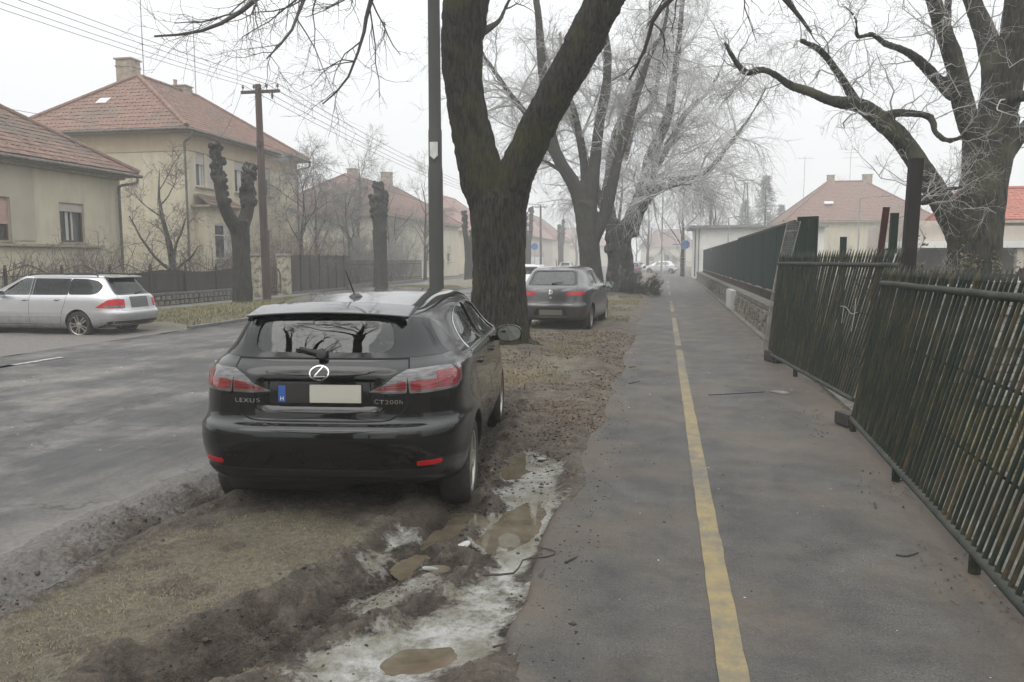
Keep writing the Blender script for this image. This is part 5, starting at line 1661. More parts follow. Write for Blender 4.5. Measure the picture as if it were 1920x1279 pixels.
# ---- pollarded street trees on the left pavement
def pollard(label, base, H, heads, k, seed, shoot=0.55, dens=48):
    rnd = random.Random(seed)
    limbs = [(np.array([base + [0, 0, -.1], base + [0.02, 0.02, H * .35], base + [0, 0, H * .62]]), np.array([0.36, 0.30, 0.33]) * k)]
    kn = []
    for (dx, dy, dz, r) in heads:
        p0 = base + [0, 0, H * .52]; p1 = base + np.array([dx * .75, dy * .75, H * .72]); p2 = base + np.array([dx, dy, dz])
        limbs.append((np.array([p0, p1, (p1 + p2) / 2 + [rnd.uniform(-.06, .06)] * 3, p2]), np.array([0.24, 0.19, 0.16, r]) * k))
        for j in range(dens):
            s = rnd.random() ** 0.8
            an_ = rnd.uniform(0, 6.28); c = p1 * (1 - s) + p2 * s + np.array([.20 * math.cos(an_), .20 * math.sin(an_), rnd.gauss(0, .03)]) * k
            kn.append((c, rnd.uniform(0.05, 0.115) * k))
    A, B = limb_arrays(limbs[1:], 8)
    rr = np.random.default_rng(seed)
    s1 = spawn(A, B, 60, (0.1, shoot), (30, 90), 4, 0.1, 0.2, (0.35, 1), 0.1, 0.012, 0.007, rng=rr)
    me = trunk_mesh("trunk", limbs, 0.035 * max(1, k), 0.018, 10, seed, M_bark2, kn)
    return tree(label, tuple(base), me, crown_mesh("crown", [(*s1, 3)], M_twig_g), "pollarded trees along the left pavement", "pollarded_tree")
pollard("pollarded tree with two knobbly arms in front of the tall house", np.array([-14.3, 24.3, 0.05]), 4.7, [(-.12, -1.05, 5.35, .14), (.1, .55, 4.7, .14), (-.05, 0.95, 4.95, .12)], 1.0, 3)
pollard("second pollarded tree, a single thick knobbly stem by the picket fence", np.array([-14.6, 38.4, 0.05]), 5.0, [(0, -.1, 5.6, .2), (0.1, .35, 5.1, .18), (-.1, -.35, 4.9, .18)], 1.15, 4, 0.6, 60)
pollard("third pollarded tree with a bent arm, right of the lamp post", np.array([-14.6, 57, 0.05]), 5.0, [(0.2, 1.2, 6.0, .15), (-.1, -.8, 5.2, .15)], 1.0, 5)
pollard("fourth pollarded tree with two arms left of the pink roofed house", np.array([-14.8, 84, 0.05]), 6.0, [(0.2, 1.4, 7.4, .15), (-.1, -.9, 6.6, .15)], 1.3, 6)
pollard("fifth pollarded tree, faint in fog between the big trunks", np.array([-14.8, 112, 0.05]), 6.0, [(0.2, 1.4, 7.4, .15), (-.1, -.9, 6.6, .15)], 1.3, 7)

# ---- generic bare trees and bushes
def bare_tree_meshes(H, seed, frost, spread=0.5, droop=0.0, nlimb=7, bark=M_bark2, r0=0.22, per=(7, 7, 5)):
    rr = np.random.default_rng(seed)
    trunk = (np.array([[0, 0, -.1], [rr.normal(0, .05), rr.normal(0, .05), H * .2], [rr.normal(0, .1), rr.normal(0, .1), H * .42], [rr.normal(0, .2), rr.normal(0, .2), H * .75], [rr.normal(0, .3), rr.normal(0, .3), H]]), np.array([1.15, 1, .8, .42, .08]) * r0)
    P, B = limb_arrays([trunk], 10)
    l1 = spawn(P, B, nlimb, (H * .35, H * .6), (25 + 30 * spread, 45 + 35 * spread), 7, 0.08, 0.14, (0.22, 0.85), 0.5, r0 * .6, 0.02, up=0.25, rng=rr)
    mb_s = [(P, B, 10), (*l1, 6)]
    l2 = spawn(*l1, per[0], (H * .12, H * .28), (25, 60), 6, 0.02 + droop, 0.2, (0.2, 1), 0.5, 0.05, 0.010, rng=rr)
    l3 = spawn(*l2, per[1], (H * .06, H * .15), (25, 60), 5, droop, 0.24, (0.2, 1), 0.5, 0.02, 0.008, rng=rr)
    l4 = spawn(*l3, per[2], (H * .03, H * .09), (25, 60), 4, droop, 0.25, (0.2, 1), 0.6, 0.010, 0.006, rng=rr)
    return crown_mesh("trunk", mb_s, bark), crown_mesh("crown", [(*l2, 4), (*l3, 3), (*l4, 3)], frost)
def plant_tree(label, loc, meshes, rz=0.0, s=1.0, group=None, name="bare_tree"):
    T = thing(name, label, "tree", loc, rz, group); T.scale = (s, s, s)
    link("trunk", meshes[0], T); link("crown", meshes[1], T)
    return T
far_a = bare_tree_meshes(11, 101, M_twig_w, 0.7, -0.02, 8)
far_b = bare_tree_meshes(10, 102, M_twig_g, 0.5, 0.0, 8)
thin_a = bare_tree_meshes(7.5, 103, M_twig_g, 0.25, 0.03, 10, r0=0.12)
p = gp(1275, 507)
plant_tree("far bare tree carrying the blue sign at the bend of the path", (1.75, 76.5, 0), far_a, 0.4, 0.85, "bare trees in the fog")
for i, (u, Y, s, me, lab) in enumerate((
        (1330, 105, 1.0, far_b, "frosted tree behind the white building, left one"),
        (1400, 112, 1.05, far_a, "frosted tree behind the white building, right one"),
        (1215, 110, 0.95, far_b, "bare tree at the far end of the street, left of the path"),
        (1160, 64, 0.9, far_b, "bare tree beyond the willow beside the road"),
        (1330, 78, 0.9, far_b, "bare tree just left of the white building"),
        (1560, 120, 1.1, far_a, "pale bare tree left of the brown roofed house"))):
    q = aty(u, 500, Y)
    plant_tree(lab, (q[0], Y, 0), me, i * 1.3, s, "bare trees in the fog")
for i, (x, y, s, lab) in enumerate(((-22.5, 47.5, 1.0, "upright bare garden tree right beside the tall house"), (-20.5, 49.5, 1.12, "upright bare garden tree, second from the tall house"), (-19.5, 53.5, 0.95, "bare garden tree in front of the cream house roof"), (-19.0, 60.0, 1.05, "bare garden tree in front of the cream house's right end"))):
    plant_tree(lab, (x, y, 0), thin_a, i * 2.1, s, "bare trees in the left gardens")
# small gnarled fruit tree in front of the tall house
fr = bare_tree_meshes(5.0, 107, M_twig_b, 0.75, -0.01, 8, M_bark3, 0.13, (6, 6, 4))
plant_tree("small gnarled fruit tree between the two left houses", (-18.3, 26.2, 0), fr, 0.8, 1.0, None, "fruit_tree")
wp = bare_tree_meshes(5.6, 109, M_twig_g, 0.5, -0.08, 12, M_bark3, 0.08, (8, 8, 6))
plant_tree("frosted weeping garden tree at the tall house's far wall", (-19.2, 38.8, 0), wp, 0.3, 1.15, None, "weeping_tree")
plant_tree("frosted weeping tree behind the sheet fence", (-18.6, 43.5, 0), wp, 1.9, 1.0, None, "weeping_tree")
def bush_mesh(Rw, H, seed, material, stems=26, per=(6, 6), grav=0.0, spread=35):
    rr = np.random.default_rng(seed)
    n = stems
    P = np.zeros((n, 6, 3)); a = rr.uniform(0, 2 * math.pi, n); r = rr.uniform(0, Rw * .45, n)
    p = np.stack([r * np.cos(a), r * np.sin(a), np.zeros(n)], 1)
    d = unit(np.stack([np.cos(a) * math.tan(R(spread)) * rr.uniform(.2, 1, n), np.sin(a) * math.tan(R(spread)) * rr.uniform(.2, 1, n), np.ones(n)], 1))
    L = H * rr.uniform(.7, 1.1, n)
    P[:, 0] = p
    for s in range(1, 6):
        d = unit(d + rr.normal(size=(n, 3)) * .14 + np.array([0, 0, grav]))
        p = p + d * (L / 5)[:, None]; P[:, s] = p
    B = np.full((n, 1), 0.022) * np.linspace(1, .3, 6)[None]
    s2 = spawn(P, B, per[0], (H * .25, H * .5), (25, 60), 5, grav, .25, (.15, 1), .6, .012, .006, rng=rr)
    s3 = spawn(*s2, per[1], (H * .1, H * .25), (25, 60), 4, grav, .25, (.15, 1), .6, .008, .005, rng=rr)
    return crown_mesh("twigs", [(P, B, 4), (*s2, 3), (*s3, 3)], material)
bush_r = bush_mesh(1.8, 3.0, 201, M_twig_r, 34, (8, 8), -0.06, 40)
bush_g = bush_mesh(1.6, 3.2, 202, M_twig_g, 30, (8, 8), 0.0, 32)
bush_b = bush_mesh(1.0, 2.0, 203, M_twig_b, 22, (6, 5), 0.0, 32)
bush_s = bush_mesh(0.7, 1.5, 204, M_twig_b, 12, (5, 4), 0.02, 26)
def bush(label, x, y, me, s, rz, group):
    o = link("bush", me, None, (x, y, 0)); o.rotation_euler = (0, 0, rz); o.scale = s if isinstance(s, tuple) else (s, s, s)
    return tag(o, label, "bush", group)
for i, (x, y, me, s, lab) in enumerate((
        (-18.6, 33.6, bush_r, 1.0, "reddish frosty bush directly behind the gate's right pillar"),
        (-19.0, 36.6, bush_r, 1.1, "reddish frosty bush behind the middle of the sheet fence"),
        (-18.6, 39.8, bush_r, 1.0, "reddish frosty bush left of the second pollard"),
        (-18.2, 43.0, bush_g, 1.1, "grey frosty bush behind the second pollard"),
        (-18.4, 46.6, bush_g, 1.0, "grey frosty bush behind the picket fence"),
        (-18.8, 50.5, bush_g, 1.15, "grey frosty bush at the picket fence's far end"),
        (-19.5, 56, bush_g, 1.1, "grey frosty bush before the cream house"),
        (-18.4, 28.6, bush_b, 1.25, "brown bare bush left of the gate pillars"),
        (-18.2, 24.2, bush_b, 1.1, "brown bare bush behind the grey screen"),
        (-18.6, 22.6, bush_b, 1.2, "brown bare bush at the low house's corner"))):
    bush(lab, x, y, me, s, i * 1.1, "bare bushes in the left gardens")
for i, (y, s, lab) in enumerate(((15.4, 1.25, "bare rose bush above the wagon's bonnet at the left edge"), (16.6, 1.1, "bare bush above the wagon's front door"), (17.9, 1.3, "bare bush above the wagon's rear door"), (19.2, 1.15, "bare bush above the wagon's roof rail"), (20.6, 1.25, "bare bush above the wagon's tailgate"))):
    bush(lab, -17.6, y, bush_s, s, i * .9, "bare rose bushes along the left garden fence")
# yard shrubs at right with a few dry leaves
def leaf_cloud(name, centers, n, size, material, seed, spread):
    rr = np.random.default_rng(seed)
    c = np.asarray(centers)[rr.integers(0, len(centers), n)] + rr.normal(size=(n, 3)) * np.asarray(spread)
    return leaf_quads(name, c, size, material, rr)
def leaf_quads(name, c, size, material, rr, flat=0.0):
    n = len(c)
    a = unit(rr.normal(size=(n, 3)) * np.array([1, 1, 1 - flat])); b_ = unit(np.cross(a, rr.normal(size=(n, 3)) * np.array([1 - flat, 1 - flat, 1])))
    s = (size * rr.uniform(.6, 1.3, n))[:, None]
    nrm = np.cross(a, b_) * s * .25
    V = np.stack([c - a * s, c - b_ * s * .55 + nrm, c + a * s, c + b_ * s * .55 + nrm], 1).reshape(-1, 3)
    F = np.arange(4 * n).reshape(-1, 4)
    me = fast_mesh(name, V, F); me.materials.append(material)
    return me
M_dryleaf = mat("dry_leaf", (0.13, 0.072, 0.036), (0.072, 0.042, 0.024), 3.0, 0.8)
M_dullgreen = mat("dull_green_leaf", (0.085, 0.085, 0.045), (0.13, 0.105, 0.055), 2.0, 0.7)
for i, (x, y, lab, lm) in enumerate(((5.2, 14.9, "small leafy shrub at the foot of the big right tree", M_dullgreen), (7.1, 14.6, "shrub with dry brown leaves at the right edge", M_dryleaf), (3.95, 14.6, "low shrub with dry leaves right of the brown post", M_dryleaf))):
    T = thing("shrub", lab, "shrub", (x, y, 0))
    rr = np.random.default_rng(300 + i)
    me = bush_mesh(0.8, 1.75, 300 + i, M_twig_g, 14, (5, 4), 0.0, 30); link("twigs", me, T)
    cl = rr.normal(size=(40, 3)) * [0.35, 0.3, 0.25] + [0, 0, 1.35]
    link("leaves", leaf_cloud("leaves", cl, 420, 0.035, lm, 310 + i, (.08, .08, .08)), T)

# ---- conifers
def conifer_meshes(H, Rw, seed, material, tiers=26, per=10):
    rr = np.random.default_rng(seed)
    tr = (np.array([[0, 0, 0], [0, 0, H * .5], [0, 0, H]]), np.array([.22, .13, .02]))
    P, B = limb_arrays([tr], 8)
    K = tiers * per
    z = np.repeat(np.linspace(.1, .97, tiers), per) * H + rr.normal(0, .1, K)
    a = rr.uniform(0, 2 * math.pi, K)
    L = Rw * (1 - z / H) ** .8 * rr.uniform(.7, 1.1, K) + .1
    s = np.linspace(0, 1, 6)
    C = np.zeros((K, 6, 3))
    C[:, :, 0] = (L * np.cos(a))[:, None] * s; C[:, :, 1] = (L * np.sin(a))[:, None] * s
    C[:, :, 2] = z[:, None] - .25 * L[:, None] * s + .12 * L[:, None] * s ** 2
    BR = np.full((K, 1), .03) * np.linspace(1, .3, 6)
    n2 = spawn(C, BR, 9, (.3, .8), (30, 70), 4, -.15, .15, (.2, 1), .6, .015, .012, rng=rr)
    n3 = spawn(*n2, 5, (.1, .3), (30, 70), 3, -.1, .1, (.1, 1), .8, .02, .014, rng=rr)
    return crown_mesh("trunk", [(P, B, 8)], M_bark2), crown_mesh("crown", [(C, BR, 4), (*n2, 3), (*n3, 3)], material)
M_needle = mat("conifer_needles", (0.17, 0.18, 0.165), (0.24, 0.245, 0.235), 2, 0.8)
cf = conifer_meshes(12.5, 3.6, 401, M_needle)
for i, (u, Y, s, lab) in enumerate(((1432, 98, 0.95, "tall conifer fading in fog behind the white building"), (1395, 104, 0.75, "smaller conifer left of the tall one, in fog"), (1462, 108, 0.72, "smaller conifer right of the tall one, in fog"))):
    q = aty(u, 480, Y)
    plant_tree(lab, (q[0], Y, 0), cf, i, s, "conifers in the fog", "conifer")
# discarded christmas tree lying beside the path
M_xmas = mat("drying_needles", (0.060, 0.068, 0.048), (0.105, 0.105, 0.078), 3, 0.8)
rr = np.random.default_rng(77)
tr = (np.array([[-.75, 0, .2], [0, 0.05, .36], [.8, .1, .3]]), np.array([.035, .025, .008]))
P, B = limb_arrays([tr], 8)
x1 = spawn(P, B, 90, (.5, .95), (45, 85), 5, .06, .12, (.02, 1), .4, .014, .007, up=.25, rng=rr, lenfall=.3)
x1[0][:, :, 2] = np.maximum(x1[0][:, :, 2], 0.03)
x2 = spawn(*x1, 9, (.15, .35), (30, 60), 4, .0, .12, (.1, 1), .5, .009, .007, rng=rr)
x3 = spawn(*x2, 12, (.03, .06), (35, 70), 2, .0, .05, (.05, 1), .6, .008, .006, rng=rr, lenfall=0)
x3b = spawn(*x1, 22, (.03, .05), (35, 70), 2, .0, .05, (.15, 1), .6, .0035, .003, rng=rr, lenfall=0)
for q in (x2, x3, x3b): q[0][:, :, 2] = np.maximum(q[0][:, :, 2], 0.015)
X = thing("discarded_christmas_tree", "discarded christmas tree lying beside the path at the willow's foot", "conifer", (-1.05, 35.0, 0.02), R(12))
link("trunk", crown_mesh("trunk", [(P, B, 8)], M_bark2), X)
link("branches", crown_mesh("branches", [(*x1, 4), (*x2, 3), (*x3, 3), (*x3b, 3)], M_xmas), X)
# the next tree of the row stands behind the viewer; its branches show as reflections in the black car's glass
for i, (x, y, lab) in enumerate(((-2.6, -23, "bare tree of the row farther behind the viewer"), (9.5, -9, "bare tree in the yard behind the viewer"), (7.0, -20, "second bare tree in the yard behind the viewer"))):  # unseen trees, added so the black paint mirrors less bright fog
    plant_tree(lab, (x, y, 0), far_b, i * 1.7, 1.1, "bare trees behind the viewer")
hB1 = simple_house("cream house across the road behind the viewer", -30, -20.5, -16, -2, 4.9, 3.0, M_tileA, M_yellow, 'Y', 4.5, [(3, 4.2, 1.4, 2.9), (8, 9.2, 1.4, 2.9)]); settle(hB1)
hB2 = simple_house("grey house in the yard behind the viewer", 6.5, 18, -30, -14, 5.2, 3.2, M_tileC, M_grey_pl, 'X', 4.5, []); settle(hB2)  # these unseen houses are added to darken what the car body reflects
hB3 = simple_house("brown roofed house far behind the viewer on the left", -31, -20, -38, -22, 5.2, 3.4, M_tileC, M_ochre, 'Y', 4.5, []); settle(hB3)
rear_tree = bare_tree_meshes(12, 131, M_twig_d, 0.8, 0.0, 9, M_bark1, 0.38, (7, 6, 4))
plant_tree("bare dark tree of the row standing behind the viewer, mirrored in the car glass", (-3.0, -3.4, 0), rear_tree, 0.6, 1.0)

# the far end of the street, nearly lost in fog
rf_ = random.Random(44)
for i in range(16):
    x = -44 + i * 6.2 + rf_.uniform(-2, 2); y = rf_.uniform(150, 215)
    if -13 < x < -3: y += 25
    plant_tree("pale bare tree in the distant row across the street's end, %s from the left" % ["first", "second", "third", "fourth", "fifth", "sixth", "seventh", "eighth", "ninth", "tenth", "eleventh", "twelfth", "thirteenth", "fourteenth", "fifteenth", "sixteenth"][i], (x, y, 0), far_a if i % 2 else far_b, i * 1.1, rf_.uniform(.9, 1.3), "distant trees in the fog")
hX = simple_house("distant house closing the street's end in fog", -6, 8, 205, 216, 5.0, 4.5, M_tileC, M_pale, 'X', 4.5, [(2, 3.4, 1.3, 2.9), (6, 7.4, 1.3, 2.9), (10, 11.4, 1.3, 2.9)], face='Y'); settle(hX)
hY = simple_house("distant house left of the street's end in fog", -30, -14, 190, 205, 5.0, 4.5, M_tileD, M_pale, 'X', 4.5, [(4, 5.4, 1.3, 2.9)], face='Y'); settle(hY)
# ================================================================== CARS
def paint(name, base, metal, rough, dirt=(0.10, 0.085, 0.068), dirt_amt=0.5, dirt_top=0.62, film=0.0):
    m, t, b = new_mat(name)
    vec = coords(t)
    sep = _n(t, "ShaderNodeSeparateXYZ"); t.links.new(vec, sep.inputs[0])
    n1 = noise(t, vec, 5, 6, .65); n2 = noise(t, coords(t, (6, 6, .5)), 5, 5, .6)
    h = mathn(t, 'ADD', sep.outputs[2], mathn(t, 'MULTIPLY', mathn(t, 'SUBTRACT', n1, .5), .5))
    k = mathn(t, 'MULTIPLY', vramp(t, h, dirt_top, dirt_top * .35), dirt_amt)
    k = mathn(t, 'MAXIMUM', k, mathn(t, 'MULTIPLY', vramp(t, n2, .48, .75), film))
    t.links.new(mix(t, k, base, dirt), b.inputs['Base Color'])
    b.inputs['Metallic'].default_value = metal
    t.links.new(vramp(t, k, 0, .6, rough, .6), b.inputs['Roughness'])
    t.links.new(vramp(t, k, 0, .5, 1.0, .25), b.inputs['Coat Weight'])
    b.inputs['Coat Roughness'].default_value = 0.04
    b.inputs['Coat IOR'].default_value = 1.5
    return m
def glassy(name, tint, amt=1.0):
    m = bpy.data.materials.new(name); m.use_nodes = True; MATS[name] = m
    t = m.node_tree; t.nodes.clear()
    out = _n(t, "ShaderNodeOutputMaterial"); mx = _n(t, "ShaderNodeMixShader"); tr = _n(t, "ShaderNodeBsdfTransparent"); gl = _n(t, "ShaderNodeBsdfGlossy"); fr = _n(t, "ShaderNodeFresnel")
    tr.inputs[0].default_value = (*tint, 1)
    gl.inputs['Roughness'].default_value = 0.012; gl.inputs[0].default_value = (0.95, 0.97, 0.96, 1)
    fr.inputs[0].default_value = 1.75
    t.links.new(fr.outputs[0], mx.inputs[0]); t.links.new(tr.outputs[0], mx.inputs[1]); t.links.new(gl.outputs[0], mx.inputs[2]); t.links.new(mx.outputs[0], out.inputs[0])
    return m
M_paint_k = paint("black_car_paint", (0.0035, 0.0035, 0.0038), 0.0, 0.3, dirt=(0.034, 0.030, 0.025), dirt_amt=0.35, dirt_top=0.55, film=0.03)
M_paint_k.node_tree.nodes["Principled BSDF"].inputs["Specular IOR Level"].default_value = 0.1
M_paint_s = paint("silver_car_paint", (0.50, 0.50, 0.51), 0.55, 0.30, dirt=(0.17, 0.155, 0.135), dirt_amt=0.75, dirt_top=0.55, film=0.05)
M_paint_g = paint("grey_car_paint", (0.085, 0.083, 0.084), 0.45, 0.30, dirt=(0.10, 0.088, 0.072), dirt_amt=0.5, dirt_top=0.5, film=0.12)
M_paint_d = paint("navy_car_paint", (0.020, 0.021, 0.024), 0.3, 0.3)
M_paint_w = paint("white_car_paint", (0.62, 0.62, 0.62), 0.0, 0.35, dirt_amt=0.3)
M_cglass = glassy("car_glass", (0.60, 0.66, 0.63))
M_cglass_d = glassy("tinted_car_glass", (0.07, 0.073, 0.073))
[n for n in M_cglass_d.node_tree.nodes if n.type == "FRESNEL"][0].inputs[0].default_value = 1.42
M_frit = mat("black_glass_border", (0.010, 0.010, 0.011), (0.014, 0.014, 0.015), 3, 0.10)
M_trim = mat("black_trim", (0.012, 0.012, 0.012), (0.020, 0.019, 0.018), 9, 0.55)
M_gap = mat("panel_gap", (0.003, 0.003, 0.003), (0.005, 0.005, 0.005), 9, 0.9)
M_inter = mat("car_interior", (0.022, 0.022, 0.022), (0.035, 0.034, 0.033), 9, 0.85)
M_tyre = mat("tyre_rubber", (0.016, 0.015, 0.014), (0.045, 0.038, 0.030), 10, 0.8, bmp=0.3)
M_rim = mat("alloy_rim", (0.50, 0.48, 0.43), (0.36, 0.34, 0.30), 6, 0.32, 0.8)
M_rim_dk = mat("dark_alloy", (0.04, 0.04, 0.04), (0.06, 0.055, 0.05), 6, 0.6, 0.3)  # dark grey metal of the brake discs and silencer
M_chrome = mat("chrome", (0.78, 0.78, 0.78), (0.66, 0.66, 0.66), 5, 0.12, 1.0)
M_lens_dk = mat("lamp_rib_dark", (0.10, 0.012, 0.014), (0.08, 0.010, 0.012), 9, 0.2)
M_lens_c = mat("clear_lens", (0.19, 0.185, 0.185), (0.07, 0.068, 0.068), 14, 0.08, 0.3, coat=1.0, stretch=(1, 1, 5))
M_lens_r = mat("red_lens", (0.30, 0.030, 0.035), (0.12, 0.012, 0.015), 16, 0.08, 0.1, coat=1.0, stretch=(1, 1, 6))
M_refl_r = mat("red_reflector", (0.55, 0.012, 0.018), (0.42, 0.010, 0.014), 30, 0.25, 0.0)
M_plate = mat("plate_cream", (0.50, 0.49, 0.42), (0.47, 0.46, 0.395), 3, 0.5)
M_plate_dk = mat("plate_dark", (0.026, 0.022, 0.019), (0.022, 0.019, 0.016), 3, 0.6)
M_plate_gr = mat("plate_grey", (0.115, 0.115, 0.11), (0.105, 0.105, 0.10), 3, 0.6)
M_plate_b = mat("plate_blue", (0.03, 0.10, 0.36), (0.035, 0.11, 0.38), 3, 0.5)
M_mirror = mat("mirror_glass", (0.42, 0.47, 0.45), (0.40, 0.45, 0.43), 2, 0.02, 1.0)

NR, NS = 7, 11
def sq_pts():
    a = np.linspace(-1, 1, 2 * NR + 1); b = np.linspace(-1, 1, 2 * NS + 1)
    rear = [(x, -1) for x in a]; right = [(1, y) for y in b[1:-1]]; front = [(x, 1) for x in a[::-1]]; left = [(-1, y) for y in b[::-1][1:-1]]
    return np.array(rear + right + front + left)
SQ = sq_pts()
def ring(w, yr, yf, yc, pq=(4.5, 10), pqf=(3.2, 6)):
    a, b = np.abs(SQ[:, 0]), np.abs(SQ[:, 1]); fr = SQ[:, 1] > 0
    p = np.where(fr, pqf[0], pq[0]); q = np.where(fr, pqf[1], pq[1])
    lo, hi = np.full(len(a), .3), np.ones(len(a))
    for _ in range(40):
        s = (lo + hi) / 2
        g = (s * a) ** p + (s * b) ** q > 1
        hi = np.where(g, s, hi); lo = np.where(g, lo, s)
    s = (lo + hi) / 2
    L = np.where(fr, yf - yc, yc - yr)
    return np.stack([s * SQ[:, 0] * w, yc + s * SQ[:, 1] * L], 1)
def coons(R3):
    """fill a ring (four sides) with a grid patch; returns interior points and faces (index into ring, interior offset by n)"""
    n = len(R3); A = 2 * NR + 1; B = 2 * NS + 1
    rear = list(range(0, A)); right = [A - 1] + list(range(A, A + B - 2)) + [A + B - 2]
    f0 = A + B - 2
    front = list(range(f0, f0 + A))[::-1]
    left = [0] + list(range(f0 + A, n))[::-1] + [f0 + A - 1]
    G = -np.ones((B, A), int)
    G[0] = rear; G[-1] = front; G[:, -1] = right; G[:, 0] = left
    V = []
    for j in range(1, B - 1):
        for i in range(1, A - 1):
            u, v = i / (A - 1), j / (B - 1)
            c = (1 - v) * R3[rear[i]] + v * R3[front[i]] + (1 - u) * R3[left[j]] + u * R3[right[j]] - ((1 - u) * (1 - v) * R3[rear[0]] + u * (1 - v) * R3[rear[-1]] + (1 - u) * v * R3[front[0]] + u * v * R3[front[-1]])
            G[j, i] = n + len(V); V.append(c)
    F = [(G[j, i], G[j, i + 1], G[j + 1, i + 1], G[j + 1, i]) for j in range(B - 1) for i in range(A - 1)]
    return np.array(V), F
def shell(rings, yc, zfun, crown=0.02, pq=(4.5, 10), pqg=(5, 8), i_green=99, subdiv=1, deform=None):
    """stack of outlines -> closed smooth body mesh"""
    RV = []
    for i, r in enumerate(rings):
        xy = ring(r[1], r[2], r[3], yc, pqg if i >= i_green else pq)
        z = zfun(i, r, xy[:, 0], xy[:, 1])
        RV.append(np.c_[xy, z])
    n = len(SQ)
    V = np.concatenate(RV); F = []
    for k in range(len(rings) - 1):
        for i in range(n):
            j = (i + 1) % n
            F.append((k * n + i, k * n + j, (k + 1) * n + j, (k + 1) * n + i))
    bot, fb = coons(RV[0]); top, ft = coons(RV[-1])
    wr = rings[-1][1]
    top[:, 2] += crown * (1 - (top[:, 0] / wr) ** 2)
    o = len(V); V = np.concatenate([V, bot]); F += [tuple(x if x < n else x - n + o for x in f)[::-1] for f in fb]
    o = len(V); k0 = (len(rings) - 1) * n
    V = np.concatenate([V, top]); F += [tuple(k0 + x if x < n else x - n + o for x in f) for f in ft]
    me = fast_mesh("body", V, np.array(F))
    ob = bpy.data.objects.new("tmp", me); COL.objects.link(ob)
    if subdiv:
        md = ob.modifiers.new("s", 'SUBSURF'); md.levels = subdiv; md.render_levels = subdiv
    me2 = bpy.data.meshes.new_from_object(ob.evaluated_get(bpy.context.evaluated_depsgraph_get()))
    bpy.data.objects.remove(ob); bpy.data.meshes.remove(me)
    if deform is not None:
        N = len(me2.vertices); co = np.empty(N * 3, np.float32); me2.vertices.foreach_get('co', co); co = co.reshape(-1, 3).astype(float)
        co = deform(co)
        me2.vertices.foreach_set('co', co.astype(np.float32).ravel())
    bm = bmesh.new(); bm.from_mesh(me2); bmesh.ops.recalc_face_normals(bm, faces=bm.faces); bm.to_mesh(me2); bm.free()
    return me2
def bvh_of(me):
    bm = bmesh.new(); bm.from_mesh(me); b = BVHTree.FromBMesh(bm); bm.free(); return b
def cut(body, cutters):
    ob = bpy.data.objects.new("tmp", body); COL.objects.link(ob); tmp = []
    for c in cutters:
        co = bpy.data.objects.new("cut", c); COL.objects.link(co); tmp.append(co)
        md = ob.modifiers.new("b", 'BOOLEAN'); md.operation = 'DIFFERENCE'; md.object = co; md.solver = 'EXACT'
        md.material_mode = 'TRANSFER'
    me = bpy.data.meshes.new_from_object(ob.evaluated_get(bpy.context.evaluated_depsgraph_get()))
    bpy.data.objects.remove(ob)
    for c in tmp: bpy.data.objects.remove(c)
    return me
VIEWS = {  # axis along which a patch is laid out, and the direction it is pressed onto the body
    'rear': (np.array([1, 0, 0.]), np.array([0, 1, 0.]), np.array([0, -1, 0.])),
    'right': (np.array([0, 1, 0.]), np.array([-1, 0, 0.]), np.array([2, 0, 0.])),
    'left': (np.array([0, 1, 0.]), np.array([1, 0, 0.]), np.array([-2, 0, 0.])),
    'front': (np.array([1, 0, 0.]), np.array([0, -1, 0.]), np.array([0, 7, 0.])),
}
def diag(deg, side=1):
    a = R(deg)
    ax = np.array([math.cos(a) * side, math.sin(a), 0]); d = np.array([-math.sin(a) * side, math.cos(a), 0])
    return ax, d, -d * 2.0
def rounded(pts, r=0.03, n=4):
    pts = [np.asarray(p, float) for p in pts]; out = []
    m = len(pts)
    for i in range(m):
        p, a, b = pts[i], pts[i - 1], pts[(i + 1) % m]
        da, db = a - p, b - p
        la, lb = np.linalg.norm(da), np.linalg.norm(db)
        k = min(r, la * .45, lb * .45)
        s, e = p + da / la * k, p + db / lb * k
        for j in range(n + 1):
            t = j / n
            out.append((1 - t) ** 2 * s + 2 * t * (1 - t) * p + t * t * e)
    return out
def hit(bvh, view, a, b):
    ax, d, o = view
    P = o + ax * a + np.array([0, 0, b])
    loc, no, _, _ = bvh.ray_cast(Vector(P), Vector(d), 8.0)
    if loc is None:
        loc, no, _, _ = bvh.find_nearest(Vector(P + d * 1.5))
    n = np.array(no)
    if n @ d > 0: n = -n
    return np.array(loc), n
